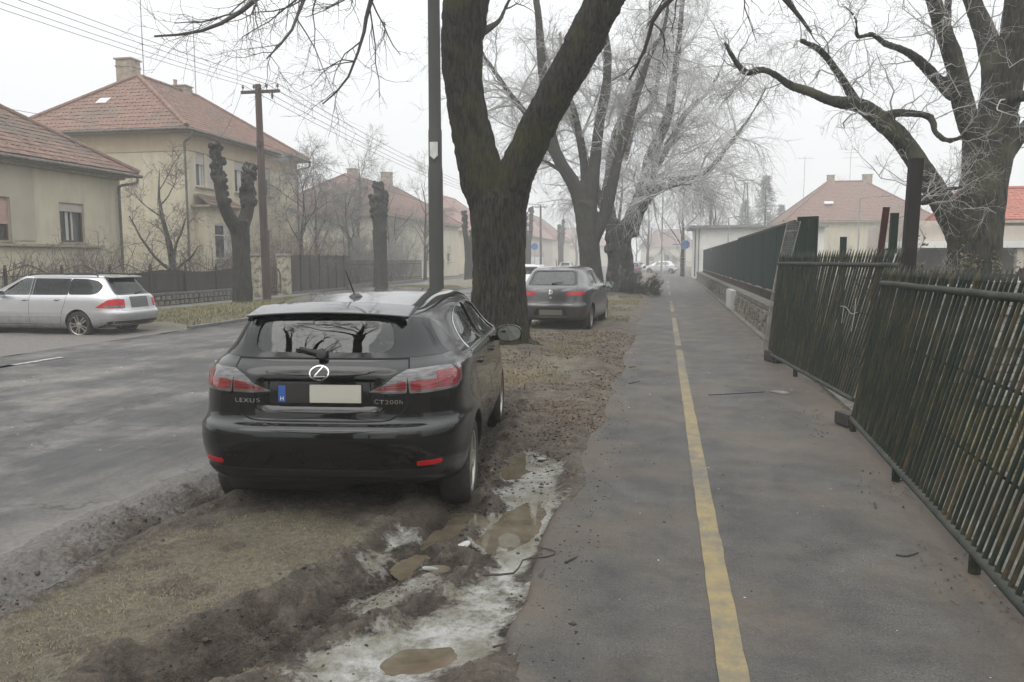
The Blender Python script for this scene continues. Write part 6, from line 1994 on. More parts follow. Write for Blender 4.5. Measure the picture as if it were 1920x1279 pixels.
def patch(name, bvh, view, poly, off, material, parent, step=0.05, skirt=0.012, hole=None, mi_side=None):
    view = VIEWS[view] if isinstance(view, str) else view
    bm = bmesh.new()
    vs = [bm.verts.new((p[0], p[1], 0)) for p in poly]
    if hole is None:
        bm.faces.new(vs).normal_update()
        bmesh.ops.triangulate(bm, faces=bm.faces[:])
    else:
        hs = [bm.verts.new((p[0], p[1], 0)) for p in hole]
        ed = [bm.edges.new((vs[i], vs[(i + 1) % len(vs)])) for i in range(len(vs))] + [bm.edges.new((hs[i], hs[(i + 1) % len(hs)])) for i in range(len(hs))]
        bmesh.ops.triangle_fill(bm, use_beauty=True, use_dissolve=False, edges=ed)
    A = np.array([v.co[:] for v in bm.verts])
    for k in (0, 1):
        lo, hi = A[:, k].min(), A[:, k].max()
        for c in np.arange(math.ceil(lo / step) * step, hi, step):
            nv = [0, 0, 0]; nv[k] = 1
            pt = [0, 0, 0]; pt[k] = c
            bmesh.ops.bisect_plane(bm, geom=bm.verts[:] + bm.edges[:] + bm.faces[:], plane_co=pt, plane_no=nv, dist=1e-5)
    NV = {}
    for v in bm.verts:
        loc, n = hit(bvh, view, v.co.x, v.co.y)
        NV[v] = n
        v.co = loc + n * off
    if skirt > 0:
        be = [e for e in bm.edges if e.is_boundary]
        m_ = {}
        for e in be:
            for v in e.verts:
                if v not in m_:
                    m_[v] = bm.verts.new(np.array(v.co) - NV[v] * skirt)
        for e in be:
            a, b = e.verts
            bm.faces.new((a, b, m_[b], m_[a]))
    bmesh.ops.recalc_face_normals(bm, faces=bm.faces[:])
    # face outwards
    f0 = max(bm.faces, key=lambda f: f.calc_area()); f0.normal_update()
    if f0.normal.dot(Vector(view[1])) > 0:
        bmesh.ops.reverse_faces(bm, faces=bm.faces[:])
    me = bpy.data.meshes.new(name); bm.to_mesh(me); bm.free()
    me.materials.append(material); set_smooth(me, True, 50)
    return link(name, me, parent)
def seam(name, bvh, view, line, width, off, material, parent, ds=0.025, lift=0.0):
    view = VIEWS[view] if isinstance(view, str) else view
    line = np.asarray(line, float)
    L = np.linalg.norm(np.diff(line, axis=0), axis=1); s = np.r_[0, np.cumsum(L)]
    n = max(3, int(s[-1] / ds)); q = np.stack([np.interp(np.linspace(0, s[-1], n), s, line[:, k]) for k in (0, 1)], 1)
    H = [hit(bvh, view, *p) for p in q]
    P = np.array([h[0] for h in H]); N = np.array([h[1] for h in H]); T = unit(np.gradient(P, axis=0)); S = unit(np.cross(N, T))
    V = np.concatenate([P + S * width / 2 + N * off, P + N * (off + lift), P - S * width / 2 + N * off]); m = len(P)
    F = [(i, i + 1, m + i + 1, m + i) for i in range(m - 1)] + [(m + i, m + i + 1, 2 * m + i + 1, 2 * m + i) for i in range(m - 1)]
    me = fast_mesh(name, V, np.array(F)); me.materials.append(material); set_smooth(me)
    return link(name, me, parent)
def smooth_line(pts, n=30):
    return catmull(np.asarray(pts, float), n)
def prism(view, poly, depth0, depth1, material):
    ax, d, o = VIEWS[view]
    P = np.array([o + ax * a + np.array([0, 0, b]) for a, b in poly])
    mb = MB(); mb.poly_prism(P + d * depth0, d * (depth1 - depth0))
    me = mb.mesh("cut"); bm = bmesh.new(); bm.from_mesh(me); bmesh.ops.recalc_face_normals(bm, faces=bm.faces); bm.to_mesh(me); bm.free()
    me.materials.append(material)
    return me
def cylinder_x(y, z, r, x0, x1, material, n=48):
    mb = MB(); mb.lathe([(r, x0), (r, x1)], n, (0, y, z), (1, 0, 0))
    me = mb.mesh("cut"); bm = bmesh.new(); bm.from_mesh(me); bmesh.ops.recalc_face_normals(bm, faces=bm.faces); bm.to_mesh(me); bm.free()
    me.materials.append(material)
    return me
def text_on(name, bvh, view, body, size, a, b, off, material, parent, sx=1.0, shear=0.0, thick=0.004):
    cu = bpy.data.curves.new("t", 'FONT'); cu.body = body; cu.size = size; cu.align_x = 'CENTER'; cu.shear = shear; cu.offset = 0.0
    cu.space_character = 1.15
    o = bpy.data.objects.new("t", cu); COL.objects.link(o)
    me = bpy.data.meshes.new_from_object(o.evaluated_get(bpy.context.evaluated_depsgraph_get()))
    bpy.data.objects.remove(o)
    view = VIEWS[view] if isinstance(view, str) else view
    bm = bmesh.new(); bm.from_mesh(me)
    ext = bmesh.ops.extrude_face_region(bm, geom=bm.faces[:])
    top = [v for v in ext['geom'] if isinstance(v, bmesh.types.BMVert)]
    tops = set(top)
    for v in bm.verts:
        loc, n = hit(bvh, view, a + v.co.x * sx, b + v.co.y)
        v.co = loc + n * (off + (thick if v in tops else 0))
    bmesh.ops.recalc_face_normals(bm, faces=bm.faces[:])
    me2 = bpy.data.meshes.new(name); bm.to_mesh(me2); bm.free(); me2.materials.append(material)
    return link(name, me2, parent)
WHEEL_CACHE = {}
def wheel(parent, x, y, r, w, side, spokes=10, twin=True, rimr=0.66, key='a', rim_mat=None):
    rim_mat = rim_mat or M_rim
    kk = (key, side)
    if kk not in WHEEL_CACHE:
        ax = (side, 0, 0)
        mb = MB(); h = w / 2; rr = r * rimr
        prof = [(rr * .97, -h * .9), (rr * 1.03, -h), (r * .90, -h), (r * .975, -h * .8), (r, -h * .5), (r, 0), (r, h * .5), (r * .975, h * .8), (r * .90, h), (rr * 1.06, h * 1.0), (rr * 1.0, h * .92)]
        mb.lathe(prof, 40, (0, 0, 0), ax, cap=False)
        # tread grooves
        tm = mb.mesh("wheel"); tm.materials.append(M_tyre); set_smooth(tm, True, 40)
        rm = MB()
        rm.lathe([(rr * 1.0, -h * .85), (rr * .93, -h * .5), (rr * .92, h * .55), (rr * .95, h * .86), (rr * 1.01, h * .93), (rr * 1.01, h * .85)], 40, (0, 0, 0), ax, 0, cap=False)
        X, Yv, Z = frame_from(ax)
        ns = spokes
        for i in range(ns):
            a0 = 2 * math.pi * i / ns
            if twin: a0 += (0.13 if i % 2 else -0.13)
            a1 = 2 * math.pi * (i // 2 * 2 + .5) / ns + (0.10 if i % 2 else -0.10) if twin else a0
            p = (X * math.cos(a1) + Yv * math.sin(a1)) * rr * .16 + Z * h * .72
            q = (X * math.cos(a0) + Yv * math.sin(a0)) * rr * .95 + Z * h * .70
            rm.bar(p, q, rr * .115, h * .22, 0, up=Z)
        rm.lathe([(rr * .26, h * .5), (rr * .27, h * .74), (rr * .20, h * .84), (0.001, h * .86)], 20, (0, 0, 0), ax)
        rme = rm.mesh("rim"); rme.materials.append(rim_mat); set_smooth(rme, True, 35)
        dk = MB(); dk.lathe([(rr * .92, h * .05), (rr * .2, h * .15), (0.001, h * .15)], 32, (0, 0, 0), ax); dk.lathe([(rr * .62, h * .3), (rr * .62, h * .34)], 28, (0, 0, 0), ax)
        dme = dk.mesh("brake_disc"); dme.materials.append(M_rim_dk); set_smooth(dme, True, 35)
        WHEEL_CACHE[kk] = (tm, rme, dme)
    tm, rme, dme = WHEEL_CACHE[kk]
    o = link("wheel", tm, parent, (x, y, r)); o.rotation_euler = (random.uniform(0, 3), 0, 0)
    link("rim", rme, o); link("brake_disc", dme, o)
    return o
def soft_box(mb, c, s, rot=None):
    mb.box(c, s, rot)
def seats(parent, y_rear, y_front, zf, w=0.42, xs=(-.36, .36)):
    mb = MB()
    mb.box((0, y_rear, zf + .30), (1.20, 0.16, 0.62), Matrix.Rotation(R(-14), 3, 'X'))
    for x in (-.38, .38): mb.box((x, y_rear - .08, zf + .68), (0.24, 0.09, 0.15), Matrix.Rotation(R(-10), 3, 'X'))
    mb.build("rear_seat", M_inter, parent, bevel=0.03)
    for x in xs:
        mb = MB(); mb.box((x, y_front, zf + .32), (0.46, 0.14, 0.66), Matrix.Rotation(R(-12), 3, 'X')); mb.box((x, y_front - .09, zf + .74), (0.26, 0.09, 0.18), Matrix.Rotation(R(-8), 3, 'X'))
        mb.build("front_seat", M_inter, parent, bevel=0.03)
def door_mirror(parent, bvh, side, y, z, mat_, glass_back=True):
    mb = MB(); n = 16
    prof = [(0.02, 0.16), (0.07, 0.15), (0.10, 0.11), (0.112, 0.05), (0.115, 0.0), (0.110, -0.012)]
    V = []; m = len(prof)
    x0 = side * 0.99
    for r, d in prof:
        for k in range(n):
            a = 2 * math.pi * k / n
            ex = 1.05 * r * math.copysign(abs(math.cos(a)) ** .8, math.cos(a)); ez = 0.70 * r * math.copysign(abs(math.sin(a)) ** .8, math.sin(a))
            V.append((x0 + ex, y + d * .9, z + ez))
    F = [(i * n + k, i * n + (k + 1) % n, (i + 1) * n + (k + 1) % n, (i + 1) * n + k) for i in range(m - 1) for k in range(n)] + [tuple(range(n))]
    mb.add(V, F)
    mb.bar((side * 0.80, y + .10, z - .05), (side * 0.93, y + .07, z - .045), 0.09, 0.045)
    o = mb.build("door_mirror", mat_, parent, 40)
    g = MB(); V = [(x0 + 0.97 * 1.05 * .105 * math.copysign(abs(math.cos(a)) ** .8, math.cos(a)), y - .006, z + .95 * .70 * .105 * math.copysign(abs(math.sin(a)) ** .8, math.sin(a))) for a in np.arange(n) * 2 * math.pi / n]
    g.add(V, [tuple(range(n))]); g.build("mirror_glass", M_mirror, o)
    return o

def build_car(S, label, loc, yaw, category="car", group=None, zoff=0.0):
    root = thing(S['name'], label, category, loc, yaw, group)
    yc, rings = S['yc'], S['rings']
    ig = S['i_green']
    def zfun(i, r, x, y):
        z = np.full(len(x), r[0], float)
        z = z + (r[4] - r[0]) * smooth(S['hood0'], S['hood1'], y)
        if i >= ig - 1:
            kk = min(1.0, (i - ig + 1) / max(1, (len(rings) - ig)))
            z = z - kk * (S['drop_r'] * smooth(S['dr0'], S['dr1'], y) + S['drop_f'] * smooth(S['df0'], S['df1'], y))
        if i < 4:
            z = z + S.get('tail_up', 0) * smooth(1.0, 0.1, y) * (1 - i / 5.0)
        return z
    body = shell(rings, yc, zfun, S.get('crown', .02), S.get('pq', (4.5, 10)), S.get('pqg', (5, 8)), ig, S.get('subdiv', 1), S.get('deform'))
    body.materials.append(S['paint'])
    bvh = bvh_of(body)
    cav_r = S['cavity']
    cav = shell(cav_r, yc, lambda i, r, x, y: np.full(len(x), r[0], float) - (S['drop_r'] * smooth(S['dr0'], S['dr1'], y) + S['drop_f'] * smooth(S['df0'], S['df1'], y)) * (i >= len(cav_r) - 2), 0.01, (4, 8), (4, 8), 99, 0)
    cav.materials.append(M_inter)
    cutters = [cav]
    for q in S['side_windows']:
        cutters.append(prism('right', q, 0.2, 3.8, M_frit))
    cutters.append(prism('rear', S['rear_open'], 0.3, 2.1, M_frit))
    cutters.append(prism('front', S['wind_open'], S['L_front_cut'][0], S['L_front_cut'][1], M_frit))
    for y in S['axles']:
        for s in (-1, 1):
            x0, x1 = (0.55, 1.2) if s > 0 else (-1.2, -0.55)
            cutters.append(cylinder_x(y, S['wr'] + .012, S['arch'], x0, x1, M_trim))
    me = cut(body, cutters)
    me.name = "body"
    set_smooth(me, True, 32)
    link("body", me, root)
    # glass
    for k, q in enumerate(S['side_windows']):
        gm = S['side_glass'][k] if isinstance(S['side_glass'], (list, tuple)) else S['side_glass']
        for v in ('right', 'left'):
            patch("side_window", bvh, v, q, -0.008, gm, root, 0.08, 0.004)
    patch("rear_window", bvh, 'rear', S['rear_open'], -0.006, S.get('rear_glass', M_cglass), root, 0.06, 0.004)
    patch("windscreen", bvh, 'front', S['wind_open'], -0.006, M_cglass, root, 0.08, 0.004)
    if 'rear_frit' in S:
        patch("glass_border", bvh, 'rear', S['rear_frit'], 0.0025, M_frit, root, 0.05, 0.005, hole=S['rear_open'])
    for v in ('right', 'left'):
        for q in S.get('side_frits', ()):
            patch("pillar_trim", bvh, v, q, 0.0025, M_frit, root, 0.06, 0.004)
        for ln in S.get('side_seams', ()):
            seam("panel_gap", bvh, v, ln, 0.008, 0.0012, M_gap, root)
        for ln, w_, m_ in S.get('side_trims', ()):
            seam("trim_strip", bvh, v, ln, w_, 0.003, m_, root, lift=0.004)
        for (a, b) in S.get('handles', ()):
            h = patch("door_handle", bvh, v, rounded([(a - .085, b - .012), (a + .085, b - .008), (a + .085, b + .014), (a - .085, b + .014)], .012), 0.028, S['handle_mat'], root, 0.04, 0.026)
            patch("handle_recess", bvh, v, rounded([(a - .05, b - .030), (a + .06, b - .028), (a + .06, b + .022), (a - .05, b + .022)], .02), 0.002, M_trim, h, 0.04, 0.0)
    for ln in S.get('rear_seams', ()):
        seam("panel_gap", bvh, 'rear', ln, 0.009, 0.0012, M_gap, root)
    for i, y in enumerate(S['axles']):
        for s in (-1, 1):
            wheel(root, s * (S['track'] / 2), y, S['wr'], S['tw'], s, *S['wheel'])
    seats(root, S['seat_y'][0], S['seat_y'][1], S['seat_z'])
    mb = MB(); mb.box((0, S['dash_y'], S['seat_z'] + .38), (1.25, 0.3, 0.22)); mb.build("dashboard", M_inter, root, bevel=0.05)
    mb = MB(); pts = [(0.36 + .18 * math.cos(a), S['dash_y'] - .28 + .06 * math.sin(a), S['seat_z'] + .42 + .17 * math.sin(a)) for a in np.linspace(0, 2 * math.pi, 25)]
    mb.tube([(-p[0], p[1], p[2]) for p in pts], 0.014, 6, False); mb.build("steering_wheel", M_trim, root, 40)
    mb = MB(); mb.box((0, (S['axles'][0] + S['axles'][1]) / 2 + .3, S['wr'] * .95), (1.10, S['axles'][1] - S['axles'][0] + .2, 0.16)); mb.build("underbody", M_trim, root)
    for s in (-1, 1):
        door_mirror(root, bvh, s, S['mirror'][0], S['mirror'][1], S['paint'])
    return root, bvh

# ---------------------------------------------------------------- near black hatchback
def def_a(co):
    x, y, z = co.T.copy()
    rear = smooth(0.5, 0.2, y)
    # recess for the number plate, with a soft lip
    k = smooth(.40, .33, np.abs(x)) * smooth(.795, .83, z) * smooth(1.005, .975, z) * rear
    y = y + 0.030 * k
    # flared rear wheel arch
    d = np.hypot(y - .83, z - .33)
    x = x + np.sign(x) * 0.012 * np.exp(-((d - .36) / .08) ** 2) * (np.abs(x) > .6)
    return np.stack([x, y, z], 1)
def win_side(p, r=.05): return rounded(p, r, 5)
HATCH_A = dict(name="hatchback_car", yc=2.1, i_green=14, hood0=3.0, hood1=4.25, drop_r=0.058, dr0=1.7, dr1=0.45, drop_f=0.035, df0=2.2, df1=2.9, tail_up=0.10, crown=0.028,
    rings=[(0.22, .72, .25, 4.05, .22), (0.25, .815, .13, 4.2, .25), (0.34, .855, .060, 4.28, .32), (0.47, .876, .018, 4.31, .42), (0.60, .8825, .0, 4.32, .50), (0.675, .8825, .002, 4.315, .56),
           (0.712, .881, .018, 4.30, .60), (0.735, .876, .078, 4.28, .63), (0.775, .870, .092, 4.26, .66), (0.88, .862, .088, 4.22, .70), (0.985, .852, .096, 4.15, .74), (1.045, .838, .122, 4.05, .78),
           (1.085, .812, .158, 3.85, .86), (1.105, .780, .182, 3.58, .97), (1.17, .730, .205, 3.40, 1.10), (1.29, .672, .245, 3.08, 1.27), (1.395, .618, .285, 2.84, 1.395), (1.438, .578, .345, 2.72, 1.438), (1.458, .515, .44, 2.60, 1.458)],
    cavity=[(0.74, .66, .55, 3.2), (1.05, .71, .36, 3.35), (1.15, .66, .31, 3.25), (1.29, .60, .34, 2.96), (1.408, .53, .42, 2.68)],
    side_windows=[win_side([(1.98, 1.075), (1.98, 1.375), (1.60, 1.365), (1.28, 1.31), (1.13, 1.24), (1.10, 1.105)], .07), win_side([(2.05, 1.075), (2.95, 1.075), (2.80, 1.20), (2.52, 1.33), (2.3, 1.355), (2.05, 1.357)], .03)],
    side_glass=M_cglass, rear_glass=M_cglass, side_frits=[[(1.99, 1.072), (2.04, 1.072), (2.04, 1.356), (1.99, 1.356)]],
    rear_open=rounded([(-.445, 1.150), (.445, 1.150), (.42, 1.356), (-.42, 1.356)], .10, 6), rear_frit=rounded([(-.545, 1.118), (.545, 1.118), (.50, 1.380), (-.50, 1.380)], .02, 3),
    wind_open=rounded([(-.64, 1.12), (.64, 1.12), (.52, 1.36), (-.52, 1.36)], .06), L_front_cut=(3.2, 4.75),
    axles=(0.83, 3.43), wr=.317, arch=.352, tw=.205, track=1.52, wheel=(10, True, .68, 'ct'), seat_y=(1.25, 2.15), seat_z=.42, dash_y=3.0, mirror=(2.62, 1.045), paint=M_paint_k, handle_mat=M_paint_k,
    side_seams=[smooth_line([(1.02, 1.08), (1.04, .93), (1.16, .78), (1.22, .6), (1.30, .42), (1.34, .30)], 40), [(2.02, 1.06), (2.03, .8), (2.03, .32)], smooth_line([(2.98, 1.03), (3.03, .85), (3.02, .6), (2.98, .32)], 30), [(1.34, .30), (2.03, .305), (2.98, .31)]],
    side_trims=[(smooth_line([(1.06, 1.09), (1.10, 1.24), (1.25, 1.31), (1.6, 1.366), (2.05, 1.374), (2.4, 1.36), (2.7, 1.28), (2.98, 1.075)], 60), .012, M_chrome), ([(1.06, 1.066), (2.0, 1.062), (2.98, 1.058)], .012, M_chrome)],
    handles=[(1.42, .955), (2.28, .945)],
    rear_seams=[smooth_line([(-.482, 1.385), (-.52, 1.18), (-.542, 1.05), (-.542, .92), (-.53, .83), (-.46, .765), (-.36, .745), (0, .742), (.36, .745), (.46, .765), (.53, .83), (.542, .92), (.542, 1.05), (.52, 1.18), (.482, 1.385)], 140), [(-.535, 1.112), (.535, 1.112)]],
    deform=def_a, subdiv=2, pq=(4.5, 10), pqg=(5, 8))
CAR_Z = -0.10
carA, bvA = build_car(HATCH_A, "black hatchback with white cream number plate parked in mud, nearest car", (CAR_POS[0], CAR_POS[1], CAR_Z), CAR_YAW)
# tail lamps: a part on the hatch, a part on the body corner
for s in (-1, 1):
    inner = [(s * .300, .918), (s * .40, .965), (s * .46, 1.012), (s * .52, 1.045), (s * .536, 1.048), (s * .536, .915), (s * .42, .912)]
    if s < 0: inner = inner[::-1]
    bk = [(s * .272, .908), (s * .39, .976), (s * .455, 1.026), (s * .52, 1.058), (s * .541, 1.060), (s * .541, .903), (s * .42, .900)]
    lp_ = patch("tail_lamp", bvA, 'rear', rounded(inner, .012, 3), 0.010, M_lens_c, carA, 0.03, 0.014)
    patch("lamp_surround", bvA, 'rear', rounded(bk if s > 0 else bk[::-1], .012, 3), 0.004, M_frit, lp_, 0.03, 0.004)
    for zz in (.948, .962):
        seam("lamp_rib", bvA, 'rear', [(s * .40, zz - .006), (s * .53, zz)], .004, .0150, M_lens_dk, lp_)
    red = [(s * .345, .930), (s * .45, .972), (s * .53, .985), (s * .53, .932)]
    patch("red_lens", bvA, 'rear', rounded(red if s > 0 else red[::-1], .01, 3), 0.0125, M_lens_r, lp_, 0.03, 0.003)
    dv = diag(42, s)
    a_of = lambda x, y: x * math.cos(R(42)) + y * math.sin(R(42))
    a0, a1 = a_of(.549, .125), a_of(.838, .47)
    outer = [(a0, .912), (a0, 1.050), (a0 + .2, 1.062), (a1, 1.055), (a1 - .02, .96), (a1 - .10, .922)]
    lp2 = patch("tail_lamp", bvA, dv, rounded(outer, .015, 3), 0.010, M_lens_c, carA, 0.03, 0.014)
    for q in ([(a0 + .01, .930), (a0 + .01, .985), (a0 + .17, .995), (a0 + .17, .932)], [(a0 + .18, .935), (a0 + .18, 1.035), (a1 - .03, 1.035), (a1 - .05, .965), (a1 - .11, .938)]):
        patch("red_lens", bvA, dv, rounded(q, .01, 3), 0.0128, M_lens_r, lp2, 0.03, 0.003)
    rf = [(s * .60, .478), (s * .735, .480), (s * .745, .508), (s * .60, .506)]
    patch("reflector", bvA, 'rear', rounded(rf if s > 0 else rf[::-1], .012, 3), 0.006, M_refl_r, carA, 0.03, 0.006)
    # dark quarter glass between hatch and C-pillar
    b0, b1 = a_of(.50, .30), a_of(.70, .80)
    qg = [(a_of(.552, .22), 1.122), (a_of(.505, .42), 1.36), (a_of(.60, .60), 1.335), (a_of(.66, .76), 1.24), (a_of(.72, .86), 1.122)]
    patch("quarter_glass", bvA, dv, rounded(qg, .02, 3), 0.002, M_frit, carA, 0.04, 0.004)
# plate: blue strip, dark part, cream part
rv = 'rear'
pl_ = patch("number_plate", bvA, rv, rounded([(-.262, .848), (.262, .848), (.262, .962), (-.262, .962)], .006, 2), 0.010, M_trim, carA, 0.1, 0.010)
patch("plate_strip", bvA, rv, [(-.256, .855), (-.212, .855), (-.212, .955), (-.256, .955)], 0.0118, M_plate_b, pl_, 0.1, 0.0)
patch("plate_dark_part", bvA, rv, [(-.211, .853), (-.062, .853), (-.062, .957), (-.211, .957)], 0.0118, M_plate_dk, pl_, 0.1, 0.0)
patch("plate_cream_part", bvA, rv, [(-.061, .852), (.257, .852), (.257, .96), (-.061, .96)], 0.0122, M_plate, pl_, 0.1, 0.0)
text_on("plate_letter", bvA, rv, "H", .034, -.234, .864, 0.0122, mat("letter_white", (.8, .8, .8), (.75, .75, .75), 3, .5), pl_, thick=.001)
text_on("maker_lettering", bvA, rv, "LEXUS", .036, -.450, .852, 0.001, M_chrome, carA, 1.4)
text_on("model_lettering", bvA, rv, "CT200h", .036, .425, .850, 0.001, M_chrome, carA, 1.35)
# oval emblem with a slanted L
M_emblem = mat('brushed_chrome', (0.55, 0.55, 0.55), (0.45, 0.45, 0.45), 5, 0.22, 1.0)
def emblem(parent, bvh, cx, cz, rx, rz):
    el = [(cx + rx * math.cos(a), cz + rz * math.sin(a)) for a in np.linspace(0, 2 * math.pi, 40, endpoint=False)]
    ei = [(cx + rx * .88 * math.cos(a), cz + rz * .84 * math.sin(a)) for a in np.linspace(0, 2 * math.pi, 40, endpoint=False)]
    e = patch("emblem", bvh, 'rear', el, 0.006, M_emblem, parent, 0.02, 0.006, hole=ei)
    L = [(cx + .012, cz + rz * .82), (cx + .021, cz + rz * .80), (cx - .022, cz - rz * .38), (cx + rx * .68, cz - rz * .38), (cx + rx * .60, cz - rz * .52), (cx - .036, cz - rz * .52)]
    patch("emblem_letter", bvh, 'rear', L[::-1], 0.0055, M_emblem, e, 0.02, 0.005)
emblem(carA, bvA, 0, 1.032, .062, .043)
# spoiler at the rear edge of the roof, with side fins
sp = MB()
N_ = 17
prof = []
for i in range(N_):
    s = -1 + 2 * i / (N_ - 1)
    bow = 0.045 * s * s; x = s * (.520)
    dy_ = -.085; dz_ = .036
    row = [(s * .530, .58 + bow * .3, 1.388 + dz_ - .008 * s * s + .020 * (1 - s * s)), (x * 1.01, .50 + dy_ + bow, 1.374 + dz_ - .014 * s * s + .014 * (1 - s * s)), (x, .345 + dy_ + bow, 1.350 + dz_ - .018 * s * s + .010 * (1 - s * s)), (x, .342 + dy_ + bow, 1.340 + dz_ - .018 * s * s + .010 * (1 - s * s)), (x * .98, .38 + dy_ + bow, 1.332 + dz_ - .018 * s * s + .008 * (1 - s * s)), (x * .96, .46 + dy_ + bow, 1.340 + dz_ - .018 * s * s)]
    prof.append(row)
V = [p for r in prof for p in r]; m = 6
sp.add(V, [(i * m + k, i * m + (k + 1) % m, (i + 1) * m + (k + 1) % m, (i + 1) * m + k) for i in range(N_ - 1) for k in range(m)] + [tuple(range(m)), tuple((N_ - 1) * m + k for k in range(m))])
o = sp.build("roof_spoiler", M_paint_k, carA, 35)
md = o.modifiers.new("bev", 'BEVEL'); md.width = .006; md.segments = 2
for s in (-1, 1):
    f = MB(); f.poly_prism([(s * .497, .285, 1.362), (s * .500, .40, 1.38), (s * .512, .34, 1.33), (s * .508, .295, 1.335)], (-s * .03, 0, 0)); f.build("spoiler_fin", M_frit, carA)
# rear wiper, whip antenna, lower black valance and tow cap
wp_ = MB()
h0, n0 = hit(bvA, VIEWS['rear'], 0.0, 1.135); h1, n1 = hit(bvA, VIEWS['rear'], -.14, 1.165); h2, n2 = hit(bvA, VIEWS['rear'], -.165, 1.16); h3, n3 = hit(bvA, VIEWS['rear'], .03, 1.145)
wp_.tube([h0 + n0 * .02, h1 + n1 * .03], [.020, .012], 8); wp_.lathe([(.034, 0), (.032, .035), (.012, .042)], 14, h0, n0)
wp_.bar(h2 + n2 * .012, h3 + n3 * .012, .012, .022)
wp_.build("rear_wiper", M_trim, carA, 40)
an = MB(); an.tube([(0.0, .99, 1.45), (-.045, .90, 1.645)], [.006, .0035], 8); an.build("antenna", M_trim, carA)
an = MB(); an.lathe([(.055, 0), (.05, .02), (.03, .04), (.008, .048)], 18, (0, .99, 1.438)); o = an.build("antenna_base", M_paint_k, carA, 40)
patch("lower_valance", bvA, 'rear', rounded([(-.74, .405), (.74, .405), (.76, .452), (-.76, .452)], .03, 3), 0.004, M_trim, carA, 0.06, 0.006)
mf = MB(); mf.lathe([(.11, -.38), (.12, -.36), (.12, .36), (.11, .38)], 16, (-.30, .42, .33), (1, 0, 0)); mf.build("silencer", M_rim_dk, carA, 40)

# ---------------------------------------------------------------- grey hatchback beyond the tree
def def_b(co):
    x, y, z = co.T.copy()
    k = smooth(.36, .30, np.abs(x)) * smooth(.345, .375, z) * smooth(.53, .50, z) * smooth(.5, .2, y)
    return np.stack([x, y + .03 * k, z], 1)
HATCH_B = dict(name="hatchback_car", yc=1.95, i_green=13, hood0=2.8, hood1=3.9, drop_r=0.05, dr0=1.5, dr1=0.4, drop_f=0.03, df0=2.0, df1=2.6, tail_up=0.06, crown=0.03,
    rings=[(0.20, .70, .20, 3.75, .20), (0.23, .80, .10, 3.86, .23), (0.33, .83, .040, 3.92, .30), (0.46, .845, .012, 3.94, .40), (0.555, .849, .0, 3.95, .46), (0.60, .849, .004, 3.95, .50), (0.63, .845, .035, 3.94, .53), (0.68, .843, .055, 3.92, .58),
           (0.80, .838, .062, 3.88, .64), (0.90, .826, .085, 3.80, .70), (0.97, .805, .12, 3.66, .78), (1.01, .775, .16, 3.45, .88), (1.045, .745, .20, 3.20, .96), (1.12, .705, .27, 3.05, 1.06), (1.24, .655, .38, 2.76, 1.23), (1.345, .605, .475, 2.50, 1.345), (1.40, .565, .53, 2.38, 1.40), (1.425, .505, .61, 2.26, 1.425)],
    cavity=[(0.72, .62, .50, 2.9), (1.00, .68, .40, 3.0), (1.12, .64, .42, 2.9), (1.24, .59, .50, 2.62), (1.375, .52, .64, 2.34)],
    side_windows=[win_side([(1.72, 1.02), (1.72, 1.35), (1.3, 1.34), (1.0, 1.29), (.90, 1.12), (.92, 1.045)], .06), win_side([(1.80, 1.02), (2.62, 1.01), (2.46, 1.18), (2.22, 1.32), (1.80, 1.352)], .03)],
    side_glass=M_cglass, side_frits=[[(1.73, 1.018), (1.79, 1.018), (1.79, 1.352), (1.73, 1.352)]],
    rear_open=rounded([(-.50, 1.055), (.50, 1.055), (.44, 1.33), (-.44, 1.33)], .08, 6), rear_frit=rounded([(-.55, 1.025), (.55, 1.025), (.475, 1.36), (-.475, 1.36)], .05, 3),
    wind_open=rounded([(-.60, 1.08), (.60, 1.08), (.49, 1.35), (-.49, 1.35)], .06), L_front_cut=(3.6, 5.0),
    axles=(0.68, 3.14), wr=.30, arch=.332, tw=.185, track=1.44, wheel=(8, False, .66, 'ib'), seat_y=(1.1, 1.9), seat_z=.52, dash_y=2.65, mirror=(2.35, .99), paint=M_paint_g, handle_mat=M_paint_g,
    side_seams=[smooth_line([(.92, 1.04), (.95, .85), (1.05, .65), (1.1, .35)], 30), [(1.76, 1.0), (1.77, .32)], smooth_line([(2.65, .98), (2.70, .7), (2.66, .32)], 20)],
    side_trims=[([(.98, .56), (2.7, .55)], .03, M_paint_g)], handles=[(1.18, .90), (1.95, .89)],
    rear_seams=[smooth_line([(-.49, 1.36), (-.555, 1.02), (-.56, .85), (-.53, .70), (-.45, .645), (0, .64), (.45, .645), (.53, .70), (.56, .85), (.555, 1.02), (.49, 1.36)], 100)],
    deform=def_b, subdiv=1, pq=(4.0, 9), pqg=(4.5, 8))
bx, by = -2.42, 16.62
carB, bvB = build_car(HATCH_B, "dark grey hatchback with almond red tail lamps parked beyond the near tree", (bx, by, 0.03), R(-3.5))
for s in (-1, 1):
    lam = [(s * .30, .845), (s * .40, .885), (s * .52, .905), (s * .66, .905), (s * .735, .885), (s * .70, .83), (s * .55, .80), (s * .40, .81)]
    l_ = patch("tail_lamp", bvB, 'rear', rounded(lam if s > 0 else lam[::-1], .03, 3), 0.008, M_refl_r, carB, 0.04, 0.012)
    c_ = [(s * .40, .84), (s * .48, .858), (s * .62, .86), (s * .62, .845), (s * .48, .838)]
    patch("clear_lens", bvB, 'rear', c_ if s > 0 else c_[::-1], 0.0105, M_lens_c, l_, 0.05, 0.002)
    rf = [(s * .50, .40), (s * .60, .405), (s * .60, .445), (s * .50, .44)]
    patch("reflector", bvB, 'rear', rf if s > 0 else rf[::-1], 0.005, M_lens_r, carB, 0.05, 0.004)
